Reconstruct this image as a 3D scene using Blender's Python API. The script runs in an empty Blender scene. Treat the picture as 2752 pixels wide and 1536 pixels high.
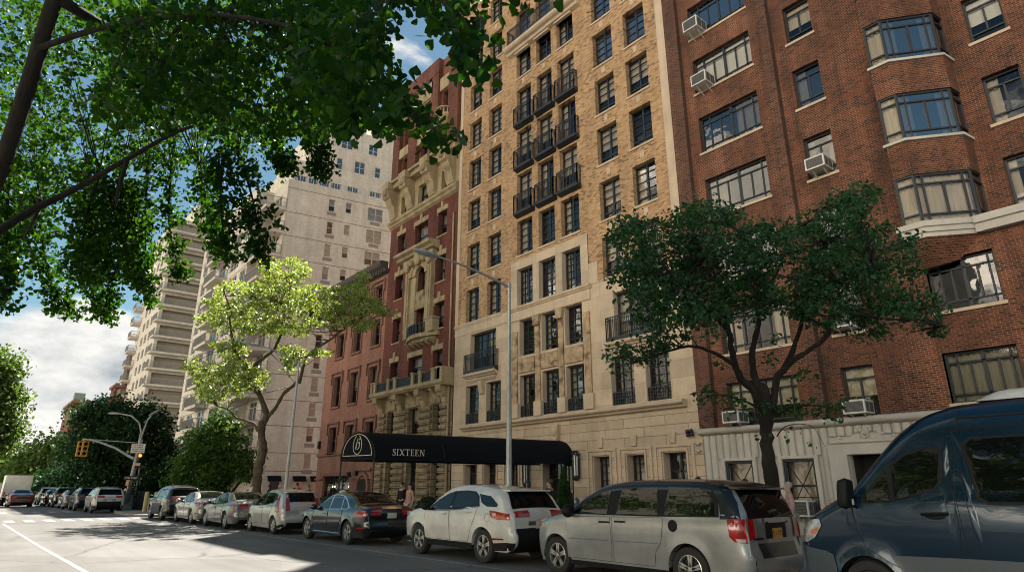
import bpy, math, random
import numpy as np
from math import sin, cos, pi, sqrt, radians, atan2
rnd = random.Random(7)
sc = bpy.context.scene
COL = sc.collection
# ------------------------------------------------------------------ camera
F = 1680.0; PITCH = 17.88; YAW = 39.82; HC = 1.6
def _cam():
    cd = bpy.data.cameras.new('camera'); co = bpy.data.objects.new('camera', cd); COL.objects.link(co)
    cd.sensor_width = 36; cd.lens = 36 * F / 2752; cd.clip_end = 3000; cd.clip_start = 0.05
    co.location = (0, 0, HC); co.rotation_euler = (radians(90 + PITCH), 0, radians(90 - YAW))
    sc.camera = co
_cam()
_a = radians(YAW); _t = radians(PITCH)
_hd = np.array([-cos(_a), sin(_a), 0.0]); _rt = np.array([sin(_a), cos(_a), 0.0]); _u0 = np.array([0, 0, 1.0])
_fw = _hd * cos(_t) + _u0 * sin(_t); _up = -_hd * sin(_t) + _u0 * cos(_t)
def ray(px, py):                      # measured direction of a photo point (px in 2576-wide view)
    x, y = px * 1.06832, py * 1.06832
    r = _fw * F + _rt * (x - 1376) - _up * (y - 768)
    return r / np.linalg.norm(r)
def at_depth(px, py, d):
    p = np.array([0, 0, HC]) + ray(px, py) * d
    return (float(p[0]), float(p[1]), float(p[2]))
def at_y(px, py, Y):
    r = ray(px, py); t = Y / r[1]
    return (float(r[0] * t), float(Y), float(HC + r[2] * t))
# ------------------------------------------------------------------ object helpers
WORLD = {}
def tag(o, label=None, cat=None, group=None, kind=None):
    if label: o['label'] = label
    if cat: o['category'] = cat
    if group: o['group'] = group
    if kind: o['kind'] = kind
    return o
def thing(name, label, cat, loc=(0, 0, 0), rotz=0.0, group=None):
    o = bpy.data.objects.new(name, None); COL.objects.link(o)
    o.location = loc; o.rotation_euler = (0, 0, rotz); o.empty_display_size = 0.2
    WORLD[o.name] = tuple(loc)
    return tag(o, label, cat, group)
class MB:
    def __init__(s): s.v = []; s.f = []; s.m = []; s.cur = 0; s.marks = []
    def part(s, name): s.marks.append((len(s.v), len(s.f), name)); return s
    def add(s, pts, faces):
        b = len(s.v); s.v.extend([tuple(map(float, p)) for p in pts])
        for f in faces: s.f.append([b + i for i in f]); s.m.append(s.cur)
    def poly(s, pts): s.add(pts, [range(len(pts))])
    def box(s, x0, x1, y0, y1, z0, z1):
        s.add([(x0,y0,z0),(x1,y0,z0),(x1,y1,z0),(x0,y1,z0),(x0,y0,z1),(x1,y0,z1),(x1,y1,z1),(x0,y1,z1)],
              [(0,3,2,1),(4,5,6,7),(0,1,5,4),(1,2,6,5),(2,3,7,6),(3,0,4,7)])
    def shell(s, x0, x1, y0, y1, z0, z1):        # box without its front (-y) face
        s.add([(x0,y0,z0),(x1,y0,z0),(x1,y1,z0),(x0,y1,z0),(x0,y0,z1),(x1,y0,z1),(x1,y1,z1),(x0,y1,z1)],
              [(4,5,6,7),(1,2,6,5),(2,3,7,6),(3,0,4,7)])
    def pbox(s, P, a0, a1, d0, d1, z0, z1):      # box in a facade frame P(s, d, z)
        c = [(a0,d0,z0),(a1,d0,z0),(a1,d1,z0),(a0,d1,z0),(a0,d0,z1),(a1,d0,z1),(a1,d1,z1),(a0,d1,z1)]
        s.add([P(*q) for q in c], [(0,3,2,1),(4,5,6,7),(0,1,5,4),(1,2,6,5),(2,3,7,6),(3,0,4,7)])
    def prism(s, poly, axis, a0, a1):
        n = len(poly)
        def mk(p, a): return (p[0], a, p[1]) if axis == 'y' else ((a, p[0], p[1]) if axis == 'x' else (p[0], p[1], a))
        pts = [mk(p, a0) for p in poly] + [mk(p, a1) for p in poly]
        fs = [list(range(n)), list(range(2*n-1, n-1, -1))] + [(i, (i+1) % n, n+(i+1) % n, n+i) for i in range(n)]
        s.add(pts, fs)
    def tube(s, pts, r, n=6, cap=True):
        pts = [np.array(p, float) for p in pts]; m = len(pts)
        if not hasattr(r, '__len__'): r = [r]*m
        V = []; ref = None
        for i in range(m):
            t = pts[min(i+1, m-1)] - pts[max(i-1, 0)]; t = t/(np.linalg.norm(t)+1e-9)
            if ref is None:
                ref = np.array([0,0,1.0]) if abs(t[2]) < .9 else np.array([1.0,0,0])
            a = np.cross(t, ref); a /= (np.linalg.norm(a)+1e-9); b = np.cross(t, a); ref = np.cross(a, t)
            for k in range(n):
                V.append(pts[i] + r[i]*(cos(2*pi*k/n)*a + sin(2*pi*k/n)*b))
        fs = []
        for i in range(m-1):
            for k in range(n):
                fs.append((i*n+k, i*n+(k+1) % n, (i+1)*n+(k+1) % n, (i+1)*n+k))
        if cap: fs += [list(range(n-1, -1, -1)), list(range((m-1)*n, m*n))]
        s.add(V, fs)
    def lathe(s, c, prof, n=20, axis='z', cap=False):
        V = []; fs = []; m = len(prof)
        for (r, h) in prof:
            for k in range(n):
                a = 2*pi*k/n
                if axis == 'z': V.append((c[0]+r*cos(a), c[1]+r*sin(a), c[2]+h))
                elif axis == 'y': V.append((c[0]+r*cos(a), c[1]+h, c[2]+r*sin(a)))
                else: V.append((c[0]+h, c[1]+r*cos(a), c[2]+r*sin(a)))
        for i in range(m-1):
            for k in range(n): fs.append((i*n+k, i*n+(k+1) % n, (i+1)*n+(k+1) % n, (i+1)*n+k))
        if cap: fs += [list(range(n)), list(range((m-1)*n, m*n))]
        s.add(V, fs)
    def ball(s, c, r, seg=12, ring=8, sc3=(1,1,1)):
        V = []; fs = []
        for i in range(ring+1):
            t = pi*i/ring
            for k in range(seg):
                a = 2*pi*k/seg
                V.append((c[0]+r*sc3[0]*sin(t)*cos(a), c[1]+r*sc3[1]*sin(t)*sin(a), c[2]+r*sc3[2]*cos(t)))
        for i in range(ring):
            for k in range(seg): fs.append((i*seg+k, i*seg+(k+1) % seg, (i+1)*seg+(k+1) % seg, (i+1)*seg+k))
        s.add(V, fs)
    def grid(s, rows):                 # rows: list of equal-length point lists
        n = len(rows[0]); V = [p for r in rows for p in r]
        fs = [(i*n+k, i*n+k+1, (i+1)*n+k+1, (i+1)*n+k) for i in range(len(rows)-1) for k in range(n-1)]
        s.add(V, fs)
    def build(s, name, mats, parent=None, at=None, smooth=False, local=False, angle=38):
        me = bpy.data.meshes.new(name)
        off = (0, 0, 0)
        if parent is not None and not local: off = WORLD.get(parent.name, (0, 0, 0))
        if at is not None and parent is None: off = at
        V = [(x-off[0], y-off[1], z-off[2]) for x, y, z in s.v] if off != (0, 0, 0) else s.v
        me.from_pydata(V, [], s.f)
        if not isinstance(mats, (list, tuple)): mats = [mats]
        for m in mats: me.materials.append(m)
        if len(mats) > 1: me.polygons.foreach_set('material_index', s.m)
        if smooth:
            me.polygons.foreach_set('use_smooth', [True]*len(me.polygons))
            if angle: me.set_sharp_from_angle(angle=radians(angle))
        o = bpy.data.objects.new(name, me); COL.objects.link(o)
        if parent is not None:
            o.parent = parent; WORLD[o.name] = WORLD.get(parent.name, (0, 0, 0))
        elif at is not None: o.location = at; WORLD[o.name] = tuple(at)
        return o
def build_parts(mb, mats, parent, **kw):
    """every stretch of a builder after part(name) becomes an object of its own"""
    mk = mb.marks+[(len(mb.v), len(mb.f), '')]; out = []
    for (v0, f0, nm), (v1, f1, _) in zip(mk[:-1], mk[1:]):
        if f1 == f0: continue
        q = MB(); q.v = mb.v[v0:v1]; q.f = [[i-v0 for i in f] for f in mb.f[f0:f1]]; q.m = mb.m[f0:f1]; out.append(q.build(nm, mats, parent, **kw))
    return out
def npmesh(name, V, nper, mat, parent=None, at=None):
    """many n-gons of nper vertices each from one array of points"""
    V = np.asarray(V, dtype=np.float32).reshape(-1, 3); n = len(V); k = n//nper
    off = WORLD.get(parent.name, (0, 0, 0)) if parent is not None else (at or (0, 0, 0))
    V = V - np.array(off, dtype=np.float32)
    me = bpy.data.meshes.new(name); me.vertices.add(n); me.vertices.foreach_set('co', V.ravel())
    me.loops.add(n); me.loops.foreach_set('vertex_index', np.arange(n, dtype=np.int32))
    me.polygons.add(k); me.polygons.foreach_set('loop_start', np.arange(0, n, nper, dtype=np.int32))
    me.update(calc_edges=True); me.materials.append(mat)
    o = bpy.data.objects.new(name, me); COL.objects.link(o)
    if parent is not None: o.parent = parent; WORLD[o.name] = off
    elif at is not None: o.location = at
    return o
def copy_tree(o, parent=None):
    c = o.copy(); COL.objects.link(c)
    if parent is not None: c.parent = parent
    for ch in o.children: copy_tree(ch, c)
    return c
# ------------------------------------------------------------------ materials
class NT:
    def __init__(s, name):
        s.m = bpy.data.materials.new(name); s.m.use_nodes = True; s.t = s.m.node_tree; s.t.nodes.clear()
        s.out = s.t.nodes.new('ShaderNodeOutputMaterial')
    def n(s, typ, **kw):
        nd = s.t.nodes.new('ShaderNode'+typ)
        for k, v in kw.items():
            if k in nd.inputs: nd.inputs[k].default_value = v
            else: setattr(nd, k, v)
        return nd
    def l(s, a, b): s.t.links.new(a, b)
    def math(s, op, a, b=None, c=None):
        nd = s.t.nodes.new('ShaderNodeMath'); nd.operation = op
        for i, q in enumerate((a, b, c)):
            if q is None: continue
            if isinstance(q, (int, float)): nd.inputs[i].default_value = q
            else: s.l(q, nd.inputs[i])
        return nd.outputs[0]
    def ramp(s, fac, stops):
        nd = s.t.nodes.new('ShaderNodeValToRGB'); e = nd.color_ramp.elements
        while len(e) < len(stops): e.new(0.5)
        for q, (p, c) in zip(e, stops): q.position = p; q.color = (*c, 1) if len(c) == 3 else c
        s.l(fac, nd.inputs[0]); return nd.outputs[0]
    def mix(s, fac, a, b, mode='MIX'):
        nd = s.t.nodes.new('ShaderNodeMix'); nd.data_type = 'RGBA'; nd.blend_type = mode
        for i, q in ((0, fac), (6, a), (7, b)):
            if isinstance(q, (int, float)): nd.inputs[i].default_value = q
            elif isinstance(q, tuple): nd.inputs[i].default_value = (*q, 1) if len(q) == 3 else q
            else: s.l(q, nd.inputs[i])
        return nd.outputs[2]
    def noise(s, vec, scale, detail=4, rough=.6, dist=0.0):
        nd = s.n('TexNoise', Scale=scale, Detail=detail, Roughness=rough, Distortion=dist)
        if vec is not None: s.l(vec, nd.inputs['Vector'])
        return nd.outputs[0]
    def bump(s, h, strength=.3, dist=.02):
        nd = s.n('Bump', Strength=strength, Distance=dist); s.l(h, nd.inputs['Height']); return nd.outputs[0]
    def pos(s): return s.n('NewGeometry').outputs['Position']
    def obj(s): return s.n('TexCoord').outputs['Object']
    def stretch(s, vec, x, y, z):
        nd = s.n('Mapping'); nd.inputs['Scale'].default_value = (x, y, z); s.l(vec, nd.inputs['Vector']); return nd.outputs[0]
    def fin(s, col, rough=.6, metal=0.0, normal=None, **kw):
        b = s.n('BsdfPrincipled'); b.inputs['Metallic'].default_value = metal
        for q, nm in ((col, 'Base Color'), (rough, 'Roughness')):
            if isinstance(q, tuple): b.inputs[nm].default_value = (*q, 1)
            elif isinstance(q, (int, float)): b.inputs[nm].default_value = q
            else: s.l(q, b.inputs[nm])
        for k, v in kw.items(): b.inputs[k.replace('_', ' ')].default_value = v
        if normal is not None: s.l(normal, b.inputs['Normal'])
        s.l(b.outputs[0], s.out.inputs[0]); return s.m
_mc = {}
def plain(name, col, rough=.5, metal=0.0, var=.12, scale=6.0, bump=0.0, **kw):
    if name in _mc: return _mc[name]
    t = NT(name); p = t.obj(); nz = t.noise(p, scale, 5)
    lo = tuple(c*(1-var) for c in col); hi = tuple(min(1, c*(1+var)) for c in col)
    c = t.ramp(nz, [(.3, lo), (.7, hi)])
    nm = t.bump(t.noise(p, scale*8, 4), bump, .01) if bump else None
    _mc[name] = t.fin(c, rough, metal, nm, **kw); return _mc[name]
def brick(name, stops, mortar, bw=.21, rh=.073, ms=.009, stain=.25, msmooth=.2, coarse=.0, rough=.85):
    t = NT(name); p = t.pos(); sp = t.n('SeparateXYZ'); t.l(p, sp.inputs[0])
    u = t.math('ADD', sp.outputs[0], sp.outputs[1]); cb = t.n('CombineXYZ'); t.l(u, cb.inputs[0]); t.l(sp.outputs[2], cb.inputs[1])
    b = t.n('TexBrick', Scale=1.0); b.inputs['Brick Width'].default_value = bw; b.inputs['Row Height'].default_value = rh
    b.inputs['Mortar Size'].default_value = ms; b.inputs['Mortar Smooth'].default_value = msmooth; b.inputs['Bias'].default_value = 0
    b.inputs['Color1'].default_value = (0, 0, 0, 1); b.inputs['Color2'].default_value = (1, 1, 1, 1); b.inputs['Mortar'].default_value = (.5, .5, .5, 1)
    t.l(cb.outputs[0], b.inputs['Vector'])
    big = t.noise(p, .35, 5, .65)
    fac = t.math('ADD', b.outputs['Color'], t.math('MULTIPLY', t.math('SUBTRACT', big, .5), .9))
    c = t.ramp(fac, stops)
    mp_ = t.ramp(t.noise(p, .55, 5, .7), [(.42, mortar), (.62, tuple(min(.8, q*1.75) for q in mortar))])
    c = t.mix(b.outputs['Fac'], c, mp_)
    soot = t.ramp(t.noise(t.stretch(p, .5, .5, .22), 1.0, 7, .75, .4), [(.36, (1-stain*.9,)*3), (.55, (1.0,)*3)])
    c = t.mix(1.0, c, soot, 'MULTIPLY')
    strk = t.noise(t.stretch(p, 1.3, 1.3, .12), 1.0, 6, .7)
    sf = t.ramp(strk, [(.35, (1-stain,)*3), (.62, (1.08,)*3)])
    c = t.mix(1.0, c, sf, 'MULTIPLY')
    h = t.math('MULTIPLY', t.math('SUBTRACT', 1.0, b.outputs['Fac']), 1.0)
    h = t.math('ADD', h, t.math('MULTIPLY', t.noise(p, 60, 3), .3))
    return t.fin(c, rough, 0, t.bump(h, .5, .012))
def stone(name, col, joint=None, bw=1.2, rh=.44, ms=.012, stain=.3, streak=.18, jdark=.35, fine=.1):
    t = NT(name); p = t.pos(); sp = t.n('SeparateXYZ'); t.l(p, sp.inputs[0])
    nz = t.noise(p, 1.1, 6, .65)
    c = t.ramp(nz, [(.25, tuple(q*(1-stain*.6) for q in col)), (.7, tuple(min(.9, q*1.12) for q in col))])
    fn = t.noise(p, 25, 4); c = t.mix(fine, c, t.ramp(fn, [(.3, (.05,.04,.03)), (.7, (.9,.85,.8))]), 'OVERLAY')
    st = t.noise(t.stretch(p, 2.2, 2.2, .16), 1.0, 6, .75)
    c = t.mix(1.0, c, t.ramp(st, [(.3, (1-streak,)*3), (.6, (1.0,)*3)]), 'MULTIPLY')
    nm = None
    if joint:
        u = t.math('ADD', sp.outputs[0], sp.outputs[1]); cb = t.n('CombineXYZ'); t.l(u, cb.inputs[0]); t.l(sp.outputs[2], cb.inputs[1])
        b = t.n('TexBrick', Scale=1.0); b.inputs['Brick Width'].default_value = bw; b.inputs['Row Height'].default_value = rh
        b.inputs['Mortar Size'].default_value = ms; b.inputs['Mortar Smooth'].default_value = .1
        b.inputs['Color1'].default_value = (.84, .84, .84, 1); b.inputs['Color2'].default_value = (1.08, 1.08, 1.08, 1); b.inputs['Mortar'].default_value = (jdark,)*3+(1,)
        t.l(cb.outputs[0], b.inputs['Vector']); c = t.mix(1.0, c, b.outputs['Color'], 'MULTIPLY')
        nm = t.bump(t.math('SUBTRACT', 1.0, b.outputs['Fac']), .6, .015)
    else: nm = t.bump(t.noise(p, 14, 5), .25, .01)
    return t.fin(c, .85, 0, nm)
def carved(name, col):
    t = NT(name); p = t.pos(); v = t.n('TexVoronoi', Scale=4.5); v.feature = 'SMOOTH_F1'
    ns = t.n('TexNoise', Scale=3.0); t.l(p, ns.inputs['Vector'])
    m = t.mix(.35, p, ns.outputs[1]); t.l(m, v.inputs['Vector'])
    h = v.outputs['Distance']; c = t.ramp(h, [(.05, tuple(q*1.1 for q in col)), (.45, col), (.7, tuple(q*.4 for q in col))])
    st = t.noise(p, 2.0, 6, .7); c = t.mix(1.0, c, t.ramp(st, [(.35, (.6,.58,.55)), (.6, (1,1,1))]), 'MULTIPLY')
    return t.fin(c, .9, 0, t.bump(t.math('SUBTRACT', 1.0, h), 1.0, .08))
def glass(name, tint=(.75, .8, .8), refl=1.0, base=.05, wav=.25, ior=1.55):
    t = NT(name); p = t.pos()
    nm = t.bump(t.noise(p, 1.3, 2), wav, .02)
    gl = t.n('BsdfGlossy', Roughness=.02); gl.inputs['Color'].default_value = (.95, .97, 1, 1); t.l(nm, gl.inputs['Normal'])
    tr = t.n('BsdfTransparent'); tr.inputs['Color'].default_value = (*tint, 1)
    fr = t.n('Fresnel', IOR=ior); f = t.math('MULTIPLY_ADD', fr.outputs[0], refl, base)
    f = t.math('MINIMUM', f, 1.0)
    ms = t.n('MixShader'); t.l(f, ms.inputs[0]); t.l(tr.outputs[0], ms.inputs[1]); t.l(gl.outputs[0], ms.inputs[2])
    t.l(ms.outputs[0], t.out.inputs[0]); return t.m
def dark_glass(name, col=(.012, .015, .017), rough=.03, wav=.15, spec=.7, ior=1.6, wscale=1.5):
    t = NT(name); p = t.pos(); nm = t.bump(t.noise(p, wscale, 2), wav, .02)
    return t.fin(col, rough, 0, nm, Specular_IOR_Level=spec, IOR=ior)
def paint(name, col, metal=.0, rough=.35, flake=0.0, dirt=.12, coat=1.0):
    t = NT(name); p = t.obj(); nz = t.noise(p, 2.5, 6, .7)
    c = t.ramp(nz, [(.3, tuple(q*(1-dirt) for q in col)), (.7, tuple(min(1, q*(1+dirt*.5)) for q in col))])
    sp = t.n('SeparateXYZ'); t.l(p, sp.inputs[0])
    low = t.ramp(t.math('ADD', sp.outputs[2], t.math('MULTIPLY', t.noise(p, 7, 5), .25)), [(.3, (1,1,1)), (.62, (0,0,0))])
    c = t.mix(t.math('MULTIPLY', low, dirt), c, (.17, .15, .125))
    rg = t.math('MULTIPLY_ADD', low, .3, rough)
    nm = t.bump(t.noise(p, .7, 1), .012, .05)
    return t.fin(c, rg, metal, nm, Coat_Weight=coat, Coat_Roughness=.04)
def leafmat(name, c1, c2, trans, sheen=.35):
    t = NT(name); g = t.n('NewGeometry'); r = g.outputs['Random Per Island']
    c = t.ramp(r, [(.0, c1), (1.0, c2)])
    d = t.n('BsdfDiffuse'); t.l(c, d.inputs[0])
    tl = t.n('BsdfTranslucent'); tc = t.mix(1.0, c, trans, 'MULTIPLY'); t.l(tc, tl.inputs[0])
    m1 = t.n('MixShader', Fac=.5); t.l(d.outputs[0], m1.inputs[1]); t.l(tl.outputs[0], m1.inputs[2])
    gl = t.n('BsdfGlossy', Roughness=.45); gl.inputs[0].default_value = (.55, .6, .5, 1)
    fr = t.n('Fresnel', IOR=1.4); m2 = t.n('MixShader'); t.l(t.math('MULTIPLY', fr.outputs[0], sheen), m2.inputs[0])
    t.l(m1.outputs[0], m2.inputs[1]); t.l(gl.outputs[0], m2.inputs[2]); t.l(m2.outputs[0], t.out.inputs[0]); return t.m
def bark(name, c1, c2):
    t = NT(name); p = t.pos(); nz = t.noise(t.stretch(p, 9, 9, 1.6), 1.0, 6, .7); n2 = t.noise(p, 3.0, 4)
    c = t.mix(t.ramp(n2, [(.4, (0,0,0)), (.6, (1,1,1))]), t.ramp(nz, [(.35, tuple(q*.45 for q in c1)), (.6, c1)]), t.ramp(nz, [(.35, tuple(q*.5 for q in c2)), (.6, c2)]))
    return t.fin(c, .9, 0, t.bump(nz, .9, .04))
def glow(name, col, s):
    t = NT(name); e = t.n('Emission', Strength=s); e.inputs[0].default_value = (*col, 1); t.l(e.outputs[0], t.out.inputs[0]); return t.m
M = {}
M['tan_brick'] = brick('tan_brick', [(.0,(.13,.075,.04)),(.10,(.21,.12,.06)),(.26,(.38,.225,.11)),(.75,(.46,.285,.15)),(1.0,(.53,.35,.19))], (.32,.21,.125), stain=.15)
M['red_brick'] = brick('red_brick', [(.0,(.105,.026,.017)),(.5,(.16,.036,.022)),(1.0,(.20,.05,.03))], (.12,.05,.035), bw=.2, rh=.066, ms=.006, stain=.35)
M['rust_brick'] = brick('rust_brick', [(.0,(.085,.028,.018)),(.4,(.19,.052,.026)),(.8,(.25,.075,.035)),(1.0,(.22,.085,.05))], (.16,.08,.05), stain=.45)
M['pink_brick'] = brick('pink_brick', [(.0,(.27,.115,.075)),(.5,(.33,.145,.10)),(1.0,(.38,.18,.125))], (.28,.14,.10), bw=.2, rh=.066, ms=.006, stain=.25)
M['brown_brick'] = brick('brown_brick', [(.0,(.03,.014,.010)),(.16,(.065,.021,.012)),(.36,(.12,.032,.014)),(.8,(.15,.042,.018)),(1.0,(.18,.058,.027))], (.25,.145,.09), bw=.2, rh=.066, ms=.007, stain=.5)
M['pier_brick'] = brick('pier_brick', [(.0,(.02,.012,.01)),(.3,(.075,.026,.016)),(1.0,(.14,.05,.028))], (.17,.10,.065), bw=.23, rh=.08, ms=.0085, stain=.3)
M['cream_brick'] = brick('cream_brick', [(.0,(.50,.45,.385)),(.5,(.56,.505,.43)),(1.0,(.61,.55,.47))], (.54,.485,.41), bw=.3, rh=.1, ms=.008, stain=.12)
M['limestone'] = stone('limestone', (.56,.445,.325), True, 1.5, .735, .006, jdark=.62, streak=.12)
M['limestone_rustic'] = stone('limestone_rustic', (.56,.445,.325), True, 2.2, .405, .011, jdark=.34, streak=.16)
M['stone_trim'] = stone('stone_trim', (.56,.445,.325), streak=.22)
M['old_stone'] = stone('old_stone', (.46,.36,.22), streak=.5, stain=.6, fine=.3)
M['rock_face'] = stone('rock_face', (.40,.31,.19), True, 1.1, .42, .02, streak=.6, stain=.7, jdark=.25, fine=.35)
M['pink_stone'] = stone('pink_stone', (.25,.125,.095), streak=.2)
M['pale_stone'] = stone('pale_stone', (.49,.46,.415), streak=.15, stain=.25)
M['dark_cornice'] = plain('dark_cornice', (.075,.06,.055), .8)
M['carved_stone'] = carved('carved_stone', (.48,.35,.225))
M['carved_old'] = carved('carved_old', (.36,.28,.17))
M['black_metal'] = plain('black_metal', (.014,.018,.024), .45)
M['steel_frame'] = plain('steel_frame', (.016,.02,.028), .5)
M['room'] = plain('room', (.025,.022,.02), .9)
M['glass'] = glass('glass', tint=(.86,.87,.86), base=.035)
M['glass_mid'] = glass('glass_mid', tint=(.6,.62,.62), refl=1.4, base=.16, wav=.5)
M['glass_sky'] = glass('glass_sky', tint=(.4,.45,.5), refl=1.6, base=.3, wav=.1)
M['tower_glass'] = dark_glass('tower_glass', (.03,.045,.06), spec=1.0, ior=2.0)
def curtain_mat(name, col, d=.25):
    t = NT(name); p = t.pos(); sp = t.n('SeparateXYZ'); t.l(p, sp.inputs[0]); u = t.math('ADD', sp.outputs[0], sp.outputs[1])
    nz = t.noise(t.stretch(p, 1, 1, .05), 7, 3)
    c = t.ramp(nz, [(.3, tuple(q*(1-d) for q in col)), (.65, col)])
    return t.fin(c, .9)
M['curtain'] = curtain_mat('curtain', (.60,.50,.38)); M['curtain_white'] = curtain_mat('curtain_white', (.82,.78,.70), .12); M['curtain_grey'] = curtain_mat('curtain_grey', (.42,.38,.30))
M['blind'] = plain('blind', (.7,.68,.63), .7)
M['white_metal'] = plain('white_metal', (.62,.61,.57), .4, var=.15)
M['grille'] = plain('grille', (.05,.05,.05), .5)
M['beige_metal'] = plain('beige_metal', (.5,.45,.38), .5)
M['concrete'] = stone('concrete', (.36,.33,.29), streak=.2)
M['balcony_white'] = stone('balcony_white', (.55,.5,.42), streak=.15)
M['galv'] = plain('galv', (.42,.42,.40), .42, .55, var=.2, scale=3)
M['canvas'] = plain('canvas', (.0045,.006,.0085), .8, var=.2, bump=.15, Specular_IOR_Level=.15)
M['cream_paint'] = plain('cream_paint', (.75,.66,.5), .6)
# ------------------------------------------------------------------ facade helpers
def flat(y): return lambda s, d, z: (s, y + d, z)
def slant(ox, oy, ux, uy):            # facade through (ox, oy) along u; d goes inward (-n), n = (uy, -ux)
    return lambda s, d, z: (ox + s*ux - d*uy, oy + s*uy + d*ux, z)
def wall(mb, P, s0, s1, z0, z1, holes, mw=0, mr=None, reveal=.28, mback=None, back=.7):
    hs = [h for h in holes if h[1] > s0 and h[0] < s1 and h[3] > z0 and h[2] < z1]
    xs = sorted({s0, s1, *[min(max(h[0], s0), s1) for h in hs], *[min(max(h[1], s0), s1) for h in hs]})
    zs = sorted({z0, z1, *[min(max(h[2], z0), z1) for h in hs], *[min(max(h[3], z0), z1) for h in hs]})
    mb.cur = mw
    for j in range(len(zs)-1):
        run = None
        for i in range(len(xs)-1):
            cx, cz = (xs[i]+xs[i+1])/2, (zs[j]+zs[j+1])/2
            solid = not any(h[0] < cx < h[1] and h[2] < cz < h[3] for h in hs)
            if solid: run = run if run is not None else xs[i]
            if run is not None and (not solid or i == len(xs)-2):
                e = xs[i+1] if solid else xs[i]
                mb.poly([P(run,0,zs[j]), P(e,0,zs[j]), P(e,0,zs[j+1]), P(run,0,zs[j+1])]); run = None
    for h in hs:
        if len(h) > 4 and h[4] == 'void': continue
        a, b, c, d = h[:4]; r = reveal
        mb.cur = mw if mr is None else mr
        mb.poly([P(a,0,c),P(a,0,d),P(a,r,d),P(a,r,c)]); mb.poly([P(b,0,c),P(b,r,c),P(b,r,d),P(b,0,d)])
        mb.poly([P(a,0,d),P(b,0,d),P(b,r,d),P(a,r,d)]); mb.poly([P(a,0,c),P(a,r,c),P(b,r,c),P(b,0,c)])
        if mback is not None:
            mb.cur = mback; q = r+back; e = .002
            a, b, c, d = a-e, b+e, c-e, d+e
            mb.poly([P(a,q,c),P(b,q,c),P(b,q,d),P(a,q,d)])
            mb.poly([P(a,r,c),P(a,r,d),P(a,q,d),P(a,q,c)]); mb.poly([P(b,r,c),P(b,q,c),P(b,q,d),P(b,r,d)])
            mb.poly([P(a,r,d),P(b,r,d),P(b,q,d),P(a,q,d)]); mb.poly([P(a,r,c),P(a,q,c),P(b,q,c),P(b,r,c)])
def wbars(kind, w, h):
    f = .06; B = [(0,f,0,h),(w-f,w,0,h),(f,w-f,0,f),(f,w-f,h-f,h)]
    def V(x, t=.03, a=f, b=None): B.append((x-t/2, x+t/2, a, (h-f) if b is None else b))
    def Hh(z, t=.03, a=f, b=None): B.append((a, (w-f) if b is None else b, z-t/2, z+t/2))
    if kind == 'casement':
        V(w/2, .085); zb = .2*h; Hh(zb, .07)
        for k in range(1, 4): Hh(zb+(h-zb)*k/4, .03)
    elif kind == 'grid6':
        V(w/3, .035); V(2*w/3, .035)
        for k in range(1, 6): Hh(h*k/6, .03 if k > 1 else .06)
    elif kind == 'casement6':
        V(w/2, .08); V(w*.25, .025); V(w*.75, .025)
        for k in range(1, 6): Hh(h*k/6, .028)
    elif kind == 'french':
        V(w*.28, .06); V(w*.72, .06); V(w*.5, .09)
        for k in range(1, 5): Hh(h*k/5, .03)
    elif kind == 'hung': Hh(h*.5, .07)
    elif kind == 'hung2': V(w/2, .1); Hh(h*.5, .06)
    elif kind == 'hung_low': Hh(h*.38, .07)
    elif kind == 'slide3': V(w/3, .07); V(2*w/3, .07); Hh(h*.3, .05)
    elif kind == 'wide':
        V(w*.165, .045); V(w*.53, .09); V(w*.89, .045); Hh(h*.80, .05); Hh(h*.17, .05)
        V(w*.34, .045, h*.17, h*.8); V(w*.72, .045, h*.17, h*.8)
    elif kind == 'narrow': Hh(h*.78, .05); Hh(h*.21, .05); V(w/2, .05, h*.21, h*.78)
    elif kind == 'bay': 
        V(w*.15, .045); V(w*.85, .045); Hh(h*.80, .05); Hh(h*.17, .05); V(w*.5, .06, h*.17, h*.8)
    elif kind == 'bayside': Hh(h*.80, .05); Hh(h*.19, .05)
    elif kind == 'door2': V(w/2, .1); Hh(h*.75, .06); Hh(h*.12, .1)
    elif kind == 'plain': pass
    return B
_wp = {}
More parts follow.
